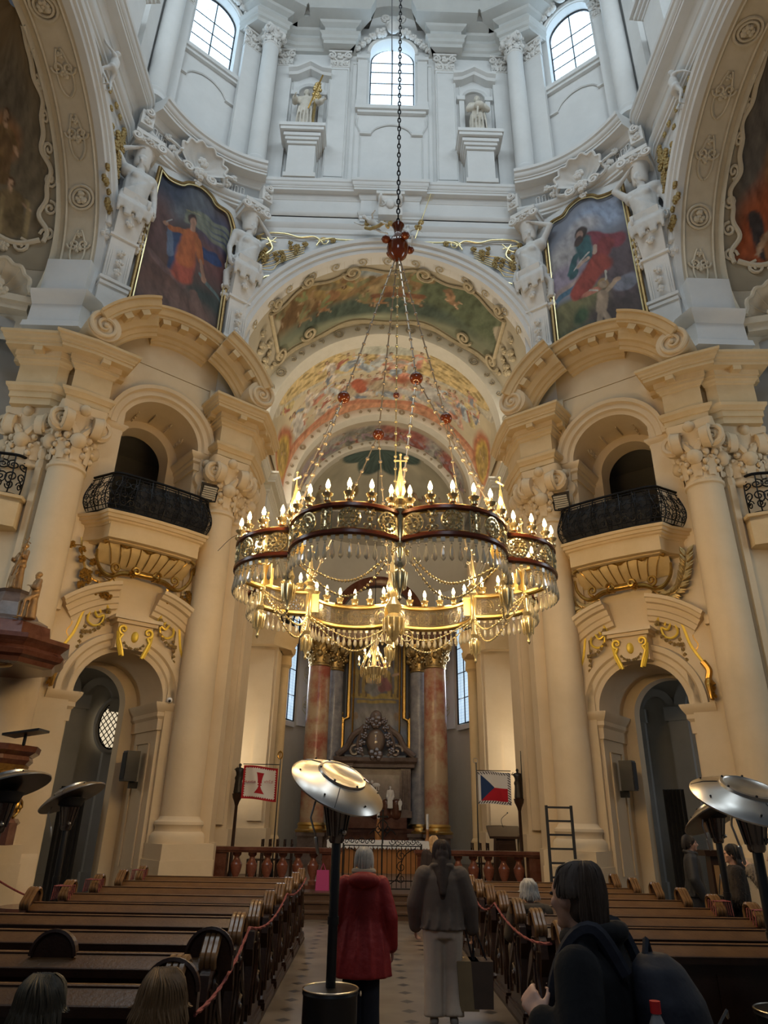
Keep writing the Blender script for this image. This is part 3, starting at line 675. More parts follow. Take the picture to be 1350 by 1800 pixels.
for s in (-1,1):
    P=BP(s); off=lambda u,o,z:P(u,o,z)
    mb=panel_window(P,0.3,0.9,28.1,31.3,-1.3,1.75,ZD0,ZD1,-0.3,0.5)
    for (ua,oa,ub,ob) in ((-2.35,0.15,-1.3,-0.3),(1.75,-0.3,2.5,0.1)):
        n0=len(mb.v); mb.add([P(ua,oa,ZD0),P(ub,ob,ZD0),P(ub,ob-0.5,ZD0),P(ua,oa-0.5,ZD0),P(ua,oa,ZD1),P(ub,ob,ZD1),P(ub,ob-0.5,ZD1),P(ua,oa-0.5,ZD1)],[(0,3,2,1),(4,5,6,7),(0,1,5,4),(1,2,6,5),(2,3,7,6),(3,0,4,7)])
    struct(mb.build('wall_drum_%s'%SIDE[s],WHT,angle=20))
    struct(pane(P,0.3,0.9,28.1,31.3,-0.7,'window_%d'%(2 if s<0 else 3),(28.8,29.5,30.2,30.9)))
    # rest of the ring: transept side and the near half
    mb=MB(); 
    for (a,b_,c,d) in ((8.3,15.4,8.6,5.4),(8.6,5.4,4.6,2.4),(4.6,2.4,0,2.4)):
        L=hypot(c-a,d-b_); nx,ny=(d-b_)/L*-0.4,(c-a)/L*0.4
        mb.add([(s*a,b_,ZD0),(s*c,d,ZD0),(s*(c-nx*-1),d-ny*0,ZD0),(s*a,b_,ZD1),(s*c,d,ZD1)],[(0,1,4,3)])
    mb.build('wall_drum_%s_rear'%SIDE[s],WHT,smooth=False)['kind']='structure'
mb=MB(); lathe(mb,[(9.9,ZD1-0.1),(9.4,ZD1+3),(8,ZD1+5.5),(5.5,ZD1+7.5),(2,ZD1+8.6),(0,ZD1+8.7)],48,c=(0,10.5)); struct(mb.build('ceiling_dome',mat('dome_plaster',(0.55,0.55,0.52),0.85)))
# drum dressing
def pilaster_flat(mb,P,u,o,hw,d,z0,z1): ubox(mb,P,u-hw,u+hw,o,o+d,z0,z1); ubox(mb,P,u-hw*1.1,u+hw*1.1,o,o+d*1.5,z0,z0+0.35)
def capflat(mb,P,u,o,hw,z0,z1,seed=0):
    h=z1-z0; ubox(mb,P,u-hw,u+hw,o,o+0.12,z0,z1); ubox(mb,P,u-hw*1.2,u+hw*1.2,o,o+0.24,z1-0.1*h,z1); ubox(mb,P,u-hw*1.05,u+hw*1.05,o,o+0.16,z0-0.04,z0+0.02)
    for sg in (-1,1):
        utube(mb,P,spiral(u+sg*hw*0.85,z1-0.3*h,0.2*h,pi/2,1.5,14,dr=sg),o+0.2,0.05*h,5)
        utube(mb,P,bez((u+sg*hw*0.2,z0),(u+sg*hw*0.2,z0+h*0.5),(u+sg*hw*0.5,z0+h*0.6),(u+sg*hw*0.8,z0+h*0.55),6),o+0.15,0.05*h,5)
    leafblob(mb,P,u,z0+h*0.7,o+0.15,0.22*h,6,seed); leafblob(mb,P,u,z0+h*0.25,o+0.12,0.2*h,6,seed+1)
    for sg in (-1,1): leafblob(mb,P,u+sg*hw*0.6,z0+h*0.25,o+0.12,0.18*h,5,seed+2)
mb=MB(); mc=MB()
for s in (-1,1):
    for (u,hw) in ((2.15,0.40),(3.95+0.42,0.3)):
        pilaster_flat(mb,C0,s*u,0,hw,0.16,23.2,30.0); capflat(mc,C0,s*u,0.02,hw,30.0,30.9,int(u*10))
    pilaster_flat(mb,C0,s*1.22,0,0.2,0.1,27.7,30.6); ubox(mb,C0,s*1.22-0.26,s*1.22+0.26,0,0.18,30.6,30.8)
    # thin panel outlines
    for (a,b_,z0,z1) in ((2.72,3.98,23.3,29.9),(1.80,2.5,23.7,29.8),(1.45,1.62,23.4,30.4)): utube(mb,C0,[(s*a,z0),(s*b_,z0),(s*b_,z1),(s*a,z1),(s*a,z0)],0.02 if a!=1.80 else 0.17,0.02,4)
struct(mb.build('trim_drum_pilasters',WHT,smooth=False)); struct(mc.build('trim_drum_capitals',WHS))
mb=MB()   # sill and apron of the middle window, panel frame below
for (Pq,c,zs_,o) in ((C0,0,27.7,0.0),(BP(-1),0.3,28.05,-0.3),(BP(1),0.3,28.05,-0.3)):
    ubox(mb,Pq,c-1.45,c+1.45,o,o+0.22,zs_-0.2,zs_); ubox(mb,Pq,c-1.35,c+1.35,o,o+0.14,zs_-0.34,zs_-0.2)
    for sg in (-1,1):
        utube(mb,Pq,[(c+sg*1.35,zs_-0.5),(c+sg*1.38,zs_-0.9),(c+sg*1.2,zs_-1.4),(c+sg*0.8,zs_-1.4)],o+0.04,0.035,4)
        utube(mb,Pq,catm([(c+sg*0.8,zs_-1.4),(c+sg*0.62,zs_-1.15),(c+sg*0.25,zs_-0.95),(c,zs_-0.92)]),o+0.04,0.035,4)
        utube(mb,Pq,[(c+sg*1.2,zs_-1.6),(c+sg*1.2,zs_-3.9)],o+0.02,0.03,4); utube(mb,Pq,[(c+sg*1.3,zs_+0.0),(c+sg*1.3,zs_+3.0)],o+0.03,0.05,4)
        ubox(mb,Pq,c+sg*1.0-0.22,c+sg*1.0+0.22,o,o+0.1,zs_-1.52,zs_-1.44)
    utube(mb,Pq,[(c-1.2,zs_-3.9),(c+1.2,zs_-3.9)],o+0.02,0.03,4)
struct(mb.build('trim_drum_sills',WHT))
mb=MB()   # window arch surrounds and crowning cartouche
for (Pq,c,zs_,o) in ((C0,0,31.15,0.0),(BP(-1),0.3,31.3,-0.3),(BP(1),0.3,31.3,-0.3)):
    arc_sweep(mb,c,zs_,0,pi,[(0.92,o),(0.92,o+0.08),(1.05,o+0.12),(1.08,o)],20,Pq)
    leafblob(mb,Pq,c,zs_+1.35,o+0.35,0.35,8,1); leafblob(mb,Pq,c-0.5,zs_+1.0,o+0.25,0.3,7,2); leafblob(mb,Pq,c+0.5,zs_+1.0,o+0.25,0.3,7,3)
    for sg in (-1,1):
        for k in range(4): leafblob(mb,Pq,c+sg*(0.85+0.22*k),zs_+0.85-0.28*k,o+0.2,0.2,6,10+k)
        utube(mb,Pq,spiral(c+sg*0.3,zs_+1.65,0.22,-pi/2,1.3,16,dr=sg),o+0.45,0.06,6)
    ell(mb,Pq(c,o+0.4,zs_+1.15),(0.28,0.2,0.34))
struct(mb.build('trim_drum_window_garlands',WHS))
# drum entablature (all round, broken forward over the orders) and pediment pieces
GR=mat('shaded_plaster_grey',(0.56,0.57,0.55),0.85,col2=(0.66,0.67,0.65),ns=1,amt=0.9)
DEN=[(-0.9,30.95),(0.1,30.95),(0.1,31.15),(0.18,31.2),(0.18,31.4),(0.28,31.5),(0.08,31.55),(0.08,32.0),(0.25,32.1),(0.3,32.2),(0.7,32.25),(0.7,32.4),(0.85,32.6),(0.9,32.75),(-0.9,32.85)]
for s in (-1,1):
    P=BP(s); sd=1 if s>0 else -1; mb=MB()
    path=[(s*1.35,18.4),(s*1.62,18.4),(s*1.62,18.0),(s*2.75,18.0),(s*2.75,18.35),(s*4.05,18.35)]+[xy(P,-2.25,0.2),xy(P,-2.05,0.75),xy(P,-1.0,0.5),xy(P,-0.75,-0.2),xy(P,-0.7,-0.3)]
    plan_sweep(mb,path,DEN,side=-sd)
    path=[xy(P,1.3,-0.3),xy(P,1.4,-0.2),xy(P,1.6,0.5),xy(P,2.5,0.75),(s*8.3,15.0),(s*8.2,12)]
    plan_sweep(mb,path,DEN,side=-sd)
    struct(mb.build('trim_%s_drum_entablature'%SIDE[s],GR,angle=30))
    mb=MB()
    for (Pq,c,o) in ((C0,0,0.0),(P,0.3,-0.3)):
        if Pq is C0 and s>0: continue
        for sg in (-1,1):
            pr=[(0,0),(0.95,0.0),(0.95,0.18),(0.8,0.3),(0.6,0.4),(0,0.45)]
            a=(c+sg*2.5,32.8); b_=(c+sg*0.9,34.0)
            vs=[]
            for (uu,zz) in (a,b_):
                for (oo,dz) in pr: vs.append(Pq(uu,o+oo,zz+dz))
            k=len(pr); mb.add(vs,[(j,k+j,k+j+1,j+1) for j in range(k-1)]+[tuple(range(k)),tuple(range(2*k-1,k-1,-1))])
        arc_sweep(mb,c,32.0,radians(35),radians(145),[(1.75,o),(1.75,o+0.4),(1.95,o+0.55),(2.1,o+0.7),(2.15,o)],16,Pq)
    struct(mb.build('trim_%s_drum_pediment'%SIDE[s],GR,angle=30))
    for (u,o,lab) in ((-1.72,0.42,'inner'),(2.12,0.42,'outer')):
        column(P,u,o,0.34,22.95,23.15,30.05,30.95,'pale slender %s column high in the drum beside the %s arched window'%(lab,SIDE[s]),'slender columns of the drum',m=WHT,mc=WHS,plinth=False)
    mb=MB(); mc=MB()
    for u,o in ((-1.15,-0.15),(1.72,-0.2)):
        pilaster_flat(mb,P,u,o,0.36,0.2,23.2,30.0); capflat(mc,P,u,o+0.05,0.38,30.0,30.9,int(u*10)+50)
    struct(mb.build('trim_%s_drum_pilasters'%SIDE[s],WHT,smooth=False)); struct(mc.build('trim_%s_drum_capitals'%SIDE[s],WHS))
    # statue niche on the front of the drum
    mb=MB(); c=s*3.3
    arc_sweep(mb,c,28.4,0,pi,[(0.42,0),(0.42,0.1),(0.5,0.16),(0.62,0.14),(0.62,0)],18,C0)
    for sg in (-1,1): ubox(mb,C0,c+sg*0.52-0.1,c+sg*0.52+0.1,0,0.14,25.9,28.2); ubox(mb,C0,c+sg*0.55-0.16,c+sg*0.55+0.16,0,0.2,28.2,28.42)
    pr=[(0,0),(0.3,0),(0.36,0.1),(0.5,0.16),(0.5,0.28),(0,0.34)]
    for sg in (-1,1):
        vs=[]
        for (uu,zz) in ((c+sg*0.85,29.2),(c+sg*0.5,29.25),(c,29.6)):
            for (oo,dz) in pr: vs.append(C0(uu,oo,zz+dz))
        k=len(pr); mb.add(vs,[(t_*k+j,(t_+1)*k+j,(t_+1)*k+j+1,t_*k+j+1) for t_ in range(2) for j in range(k-1)]+[tuple(range(k))])
    struct(mb.build('trim_drum_niche',WHT,angle=30))
    mb=MB(); upoly(mb,C0,[(c-0.42,25.9),(c+0.42,25.9),(c+0.42,28.4)]+[(c+0.42*cos(pi*i/12),28.4+0.42*sin(pi*i/12)) for i in range(1,12)]+[(c-0.42,28.4)],0.0,0.02)
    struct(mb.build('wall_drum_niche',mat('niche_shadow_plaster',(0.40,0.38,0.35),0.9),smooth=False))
    t=thing('statue_pedestal',(c,18.3,22.95),'white moulded wall pedestal under the %s drum statue'%('left' if s<0 else 'right'),'pedestal','drum statue pedestals')
    mb=MB(); tbox(mb,(0,-0.2),0.5,0.4,0,0.5,0.4,1.7); tbox(mb,(0,-0.2),0.58,0.48,0,0.58,0.48,0.2); mb.build('block',WHT,t,smooth=False)
    mb=MB()
    for k,(z,h) in enumerate(((1.7,0.55),(1.85,0.62),(2.0,0.68),(2.2,0.8),(2.35,0.85))): tbox(mb,(0,-0.2),h,h*0.85,z,h,h*0.85,z+0.16)
    tbox(mb,(0,-0.15),0.35,0.3,2.5,0.32,0.28,2.72); mb.build('cornice',WHT,t,smooth=False)

# ---------------------------------------------------------------- choir: vaults, ribs, walls
def barrel(R,y0,y1,zc,a0=-8,a1=188):
    return lambda u,v:(R*cos(radians(a0+(a1-a0)*u)), y0+(y1-y0)*v, zc+R*sin(radians(a0+(a1-a0)*u)))
CRM=np.array((0.50,0.45,0.34)); CRM2=np.array((0.60,0.56,0.46))
def col_v1(U,V):   # dark stormy scene in a scalloped frame
    a=np.radians(-8+196*U); x=-4.78*a; y=V*3.7
    p=Paint(x,y,CRM,3,0.12)
    sx=(x+4.78*pi/2)   # 0 at crown; + to the right
    q=Paint(x,y,(0.28,0.30,0.21),5,0.5,0.6)
    rnd=random.Random(4); X0=-4.78*pi/2
    q.e(X0-3.0,1.4,2.6,1.0,(0.16,0.10,0.05),soft=0.6); q.e(X0-1.2,1.0,1.6,0.8,(0.44,0.33,0.14),soft=0.6); q.e(X0+0.2,1.5,1.2,0.7,(0.42,0.30,0.16),soft=0.5)
    q.e(X0+2.6,1.6,2.6,1.1,(0.13,0.16,0.10),soft=0.6); q.e(X0-0.4,2.6,3.6,0.5,(0.08,0.11,0.09),soft=0.6); q.e(X0-0.6,0.7,0.9,0.4,(0.35,0.4,0.42),soft=0.6)
    for k in range(12): q.fig(X0-4.0+0.5*k,0.7+1.1*rnd.random(),1.2,(0.24+0.12*rnd.random(),0.19,0.10),(0.22,0.18+0.08*rnd.random(),0.12),skin=(0.34,0.25,0.16),lean=rnd.uniform(-1.2,1.2),seed=k)
    q.l(X0-1.6,2.0,X0+0.6,0.6,0.09,(0.30,0.2,0.1)); q.l(X0-0.5,2.1,X0+1.3,1.9,0.12,(0.2,0.1,0.06)); q.fig(X0+2.2,1.2,0.9,(0.28,0.18,0.11),(0.4,0.25,0.15),lean=0.6)
    hi=3.38+0.12*np.cos(sx*2.2); lo=0.75+0.12*np.cos(sx*3)
    m=(np.clip((y-lo)/0.06,0,1)*np.clip((hi-y)/0.06,0,1)*np.clip((4.6-np.abs(sx)-0.25*np.cos(y*4))/0.06,0,1))[:,None]
    return p.c*(1-m)+q.c*m
def col_v2(U,V):   # crowded scene with a coffered painted dome
    a=np.radians(-8+196*U); x=-4.25*a; y=V*4.6; X0=-4.25*pi/2; sx=x-X0
    q=Paint(x,y,(0.58,0.51,0.36),15,0.35,0.8)
    rad=np.hypot(sx/5.2,(y-0.1)/1.5); ang=np.arctan2(y-0.1,sx/3.4)
    m=((rad<1.0)&(rad>0.35)); q.band(m.astype(float),(0.66,0.52,0.26),0.9)
    cof=((np.sin(ang*26)>-0.1)&(np.sin(rad*38)>-0.1)&m); q.band(cof.astype(float),(0.36,0.27,0.12),0.85)
    q.e(X0,0.3,1.2,0.35,(0.55,0.57,0.50)); q.band(np.clip((np.abs(rad-1.06)<0.05).astype(float),0,1),(0.55,0.52,0.43),0.9)
    rnd=random.Random(8)
    for k in range(74):
        px=X0+rnd.uniform(-4.6,4.6); py=1.0+2.75*rnd.random()**0.8+0.04*abs(px-X0)
        c=rnd.choice([(0.55,0.60,0.62),(0.70,0.64,0.54),(0.66,0.42,0.32),(0.60,0.30,0.22),(0.74,0.69,0.62),(0.64,0.54,0.28),(0.48,0.55,0.60),(0.68,0.60,0.50)])
        q.fig(px,py,1.0+0.3*rnd.random(),c,tuple(v*0.8 for v in rnd.choice([(0.6,0.55,0.5),(0.5,0.2,0.15),(0.3,0.35,0.42)])),lean=rnd.uniform(-1.3,1.3)+pi,arm=rnd.choice((-1,1)),seed=k)
    for k in range(12): q.e(X0+rnd.uniform(-3,3),2.2+rnd.random(),0.5,0.3,rnd.choice([(0.5,0.42,0.3),(0.42,0.16,0.1),(0.5,0.5,0.48)]),soft=0.6,a=0.7)
    q.fig(X0-4.3,3.6,1.9,(0.62,0.60,0.55),(0.55,0.53,0.5),lean=pi+0.1,seed=2); q.l(X0-1.0,3.0,X0-1.2,2.4,0.25,(0.50,0.16,0.10)); q.l(X0+1.9,3.1,X0+2.3,2.5,0.3,(0.5,0.5,0.48))
    q.band(np.clip((y-3.75-0.13*np.cos(sx*1.7))/0.08,0,1),(0.52,0.24,0.15)); q.band(np.clip((y-4.05-0.10*np.cos(sx*1.7))/0.06,0,1),(0.60,0.32,0.20))
    for sg in (-1,1):
        q.e(X0+sg*5.9,3.0,1.1,1.5,(0.45,0.18,0.10)); q.e(X0+sg*5.9,3.1,0.8,1.2,(0.52,0.36,0.10)); q.e(X0+sg*5.9,3.1,0.55,0.95,(0.35,0.25,0.09)); q.fig(X0+sg*5.9,3.8,1.1,(0.5,0.35,0.12),(0.4,0.28,0.1),lean=pi)
    return q.c
def col_v3(U,V):
    a=np.radians(-8+196*U); x=-3.9*a; y=V*2.0; X0=-3.9*pi/2; sx=x-X0
    q=Paint(x,y,(0.48,0.42,0.32),25,0.4,0.9); rnd=random.Random(12)
    for k in range(40):
        px=X0+rnd.uniform(-4.6,4.6); c=rnd.choice([(0.45,0.38,0.42),(0.42,0.16,0.14),(0.38,0.15,0.12),(0.42,0.42,0.40),(0.25,0.25,0.22)])
        q.fig(px,1.75,1.25,c,(0.40,0.30,0.35),lean=pi+rnd.uniform(-1.1,1.1),arm=rnd.choice((-1,1)),seed=k)
        q.e(px,0.9,0.6,0.35,c,soft=0.6,a=0.6)
    q.band(np.clip((0.12-y)/0.05,0,1),(0.55,0.53,0.45)); return q.c
SO=MB()
lam=lambda name,fn,nu,nv,cf: tag(canvas(name,fn,nu,nv,cf,rough=0.8),kind='structure')
lam('ceiling_first_vault_fresco',barrel(4.78,17.95,21.6,14.95),260,70,col_v1)
lam('ceiling_second_vault_fresco',barrel(4.25,22.2,26.8,14.95),280,110,col_v2)
lam('ceiling_third_vault_fresco',barrel(3.9,27.2,29.2,14.95),240,50,col_v3)
IV=mat('ivory_stucco_rib',(0.66,0.64,0.55),0.8,col2=(0.76,0.74,0.66),ns=3,amt=0.9)
IVD=mat('tan_relief',(0.42,0.37,0.27),0.8)
CPf=lambda u,o,z:(u,-o,z)
def rib(R0,R1,y0,y1,nm):
    mb=MB(); arc_sweep(mb,0,14.95,radians(-10),radians(190),[(R0,-y0),(R0,-y0+0.06),(R0-0.08,-y0+0.08),(R1+0.08,-y0+0.08),(R1,-y0+0.04),(R1,-y1),(R0,-y1)],72,CPf)
    struct(mb.build(nm,IV,angle=30))
    mb=MB(); rm=(R0+R1)/2; h=(R0-R1)*0.33
    for k in range(15):
        a=radians(6+12*k); c=(rm*cos(a),14.95+rm*sin(a))
        if k%3==0:
            for hh in (h,h*0.55): utube(mb,CPf,[(c[0]+hh*cos(t*pi/7),c[1]+hh*sin(t*pi/7)) for t in range(15)],-y0+0.1,0.025,4)
        else:
            for sg in (-1,1): utube(mb,CPf,[(c[0]+p*cos(a+pi/2)+q*cos(a),c[1]+p*sin(a+pi/2)+q*sin(a)) for p,q in spiral(sg*0.2,0,h*0.7,pi/2*sg,1.3,12,dr=sg)],-y0+0.1,0.025,4)
    struct(mb.build('trim_rib_relief',IVD))
rib(4.78,4.25,21.6,22.3,'trim_second_rib'); rib(4.25,3.88,26.8,27.3,'trim_third_rib'); rib(3.9,3.62,29.2,29.6,'trim_apse_rib')
# scalloped stucco frame and relief on the first vault's soffit
mb=MB(); V1=lambda a,y,rr=4.72:(rr*cos(a),y,14.95+rr*sin(a))
def vpt(pts,rr=4.72): return [V1(pi/2-x/4.78,y,rr) for x,y in pts]
fr=[]; 
for i in range(81):
    x=-4.75+9.5*i/80; fr.append((x,17.95+3.40+0.12*cos(x*2.2)))
tube(mb,vpt(fr),0.09,6); tube(mb,vpt([(x,17.95+0.72+0.12*cos(x*3)) for x,_ in fr]),0.05,5)
for sg in (-1,1):
    tube(mb,vpt([(sg*4.75,18.6+0.1*k) for k in range(24)]),0.07,6)
    for (cx,cy,r) in ((1.3,18.6,0.35),(4.7,20.9,0.4),(3.2,20.95,0.35),(3.0,18.35,0.25),(4.4,18.4,0.25)): tube(mb,vpt([(sg*p,q) for p,q in spiral(cx,cy,r,0,1.6,20)],4.68),0.06,5)
    for cy in (19.5,20.3): leafblob(mb,lambda u,o,z:V1(pi/2-sg*(5.6+u)/4.78,cy+z,4.7),0,0,0,0.25,6,3)
    for j in range(6): leafblob(mb,lambda u,o,z:V1(pi/2-sg*(5.3+0.25*sin(j*2)+u)/4.78,19.0+0.4*j+z,4.7),0,0,0,0.15,5,j)
for k in range(13):
    x=-5.6+0.93*k
    tube(mb,vpt([(p,q) for p,q in spiral(x,18.22,0.2,pi/2,1.3,12,dr=(-1)**k)],4.72),0.025,4)
tag(mb.build('trim_vault_frame',mat('aged_stucco_frame',(0.42,0.35,0.22),0.6,col2=(0.58,0.50,0.34),ns=5,amt=0.9)),kind='structure')
# apse half dome and wall
def col_dome(U,V):
    x=U*8; y=V*4; q=Paint(x,y,(0.52,0.49,0.38),35,0.35,0.9)
    q.band(np.clip((y-3.0+0.35*np.abs(np.sin((x-4)*1.3)))/0.1,0,1),(0.10,0.15,0.14)); rnd=random.Random(3)
    for k in range(14): q.fig(rnd.uniform(1,7),rnd.uniform(0.1,1.2),1.0,rnd.choice([(0.4,0.36,0.3),(0.34,0.2,0.16),(0.42,0.36,0.2)]),(0.3,0.25,0.2),lean=rnd.uniform(-0.8,0.8),seed=k)
    q.e(2.6,2.0,0.3,0.25,(0.3,0.22,0.1)); q.e(5.4,2.1,0.3,0.25,(0.3,0.22,0.1)); q.l(2.6,2.2,2.6,3,0.03,(0.2,0.15,0.1)); q.l(5.4,2.2,5.4,3,0.03,(0.2,0.15,0.1)); return q.c
def apdome(u,v):
    th=pi*u; ph=radians(-4+94*v); R=3.75; return (-R*cos(th)*cos(ph),29.5+R*sin(th)*cos(ph),14.95+R*sin(ph)*0.95)
tag(canvas('ceiling_apse_fresco',apdome,160,80,col_dome,rough=0.8),kind='structure')
R_AP=4.2; YA=28.9
mb=MB(); lathe(mb,[(R_AP,0.4),(R_AP,15.0)],48,c=(0,YA),a0=0,a1=pi); box(mb,-R_AP-0.3,R_AP+0.3,YA-0.01,YA+5,14.9,15.0)
struct(mb.build('wall_apse',mat('apse_plaster',(0.58,0.54,0.45),0.85,col2=(0.66,0.62,0.53),ns=1,amt=0.9)))
for s in (-1,1):
    mb=MB(); box(mb,min(s*4.8,s*5.1),max(s*4.8,s*5.1),18.2,22.3,8.0,15.2); box(mb,min(s*4.45,s*5.1),max(s*4.45,s*5.1),19.5,22.3,8.0,14.2); box(mb,min(s*4.3,s*4.8),max(s*4.3,s*4.8),22.2,29,8.0,15.2)
    box(mb,min(s*5.4,s*5.7),max(s*5.4,s*5.7),18.2,29,0.4,8.2); box(mb,min(s*4.34,s*5.35),max(s*4.34,s*5.35),18.3,28.9,7.9,8.1)
    # piers
    for (y0,y1,x) in ((19.8,21.0,3.95),(23.4,24.5,3.45),(26.6,27.0,3.62)):
        box(mb,min(s*x,s*5.5),max(s*x,s*5.5),y0,y1,0.4,12 if y0<20 else (7.6 if y0<26 else 12))
        box(mb,min(s*(x-0.08),s*5.5),max(s*(x-0.08),s*5.5),y0-0.08,y1,0.4,1.7); 
        if y0<20: box(mb,min(s*(x+0.08),s*5.5),max(s*(x+0.08),s*5.5),y0-0.12,y1,1.8,11.9)
        if 23<y0<24: box(mb,min(s*(x+0.1),s*(x+0.55)),max(s*(x+0.1),s*(x+0.55)),y0-0.06,y1,1.9,7.2)
    box(mb,min(s*4.36,s*5.5),max(s*4.36,s*5.5),22.25,28.9,12,15.1); box(mb,min(s*4.15,s*5.5),max(s*4.15,s*5.5),27.0,28.9,0.4,12)
    struct(mb.build('wall_%s_choir'%SIDE[s],OCH,smooth=False))
    mb=MB(); plan_sweep(mb,[(s*4.2,18.6),(s*4.2,21.2),(s*3.95,21.2),(s*3.95,22.6),(s*4.05,29)][::-1],[(o*0.8,z-0.1) for o,z in ENT],side=(1 if s<0 else -1))
    struct(mb.build('trim_%s_choir_entablature'%SIDE[s],IV,angle=30))
    # oratory: quarter column, broken pediment, ironwork finial
    mb=MB(); lathe(mb,[(0.30,0.45),(0.30,1.4),(0.24,1.5),(0.24,6.9),(0.32,7.0),(0.3,7.3),(0.42,7.45),(0.44,7.6),(0,7.62)],20,c=(s*3.45,25.0))
    pr=[(0,0),(0.5,0),(0.5,0.15),(0.7,0.35),(0.75,0.6),(0,0.6)]
    plan_sweep(mb,[(s*5.3,23.3),(s*3.75,23.3),(s*3.4,23.9),(s*3.4,24.6)],[(o*0.7,7.3+z*1.3) for o,z in pr],side=-1 if s<0 else 1)
    struct(mb.build('trim_%s_oratory'%SIDE[s],OCHD,angle=30))
    # choir balcony iron
    t=thing('iron_finial',(s*3.35,24.6,8.05),'black wrought-iron vase ornament on the %s choir pier'%SIDE[s],'ironwork','iron vases on the choir piers')
    mb=MB()
    for k in range(6):
        a=k*pi/3; tube(mb,[(r*cos(a),r*sin(a),z) for r,z in ((0.08,-0.4),(0.25,-0.2),(0.3,0.15),(0.18,0.45),(0.25,0.7),(0.1,0.9))],0.035,5)
        tube(mb,[(0.25*cos(a+0.5*sin(q)),0.25*sin(a+0.5*sin(q)),0.1+0.3*cos(q)) for q in [i*pi/6 for i in range(13)]],0.025,4)
    mb.build('scrolls',IRON,t); mb=MB(); lathe(mb,[(0.0,-0.45),(0.2,-0.4),(0.05,-0.3),(0.05,0.9),(0.0,1.0)],10); mb.build('stem',IRON,t)
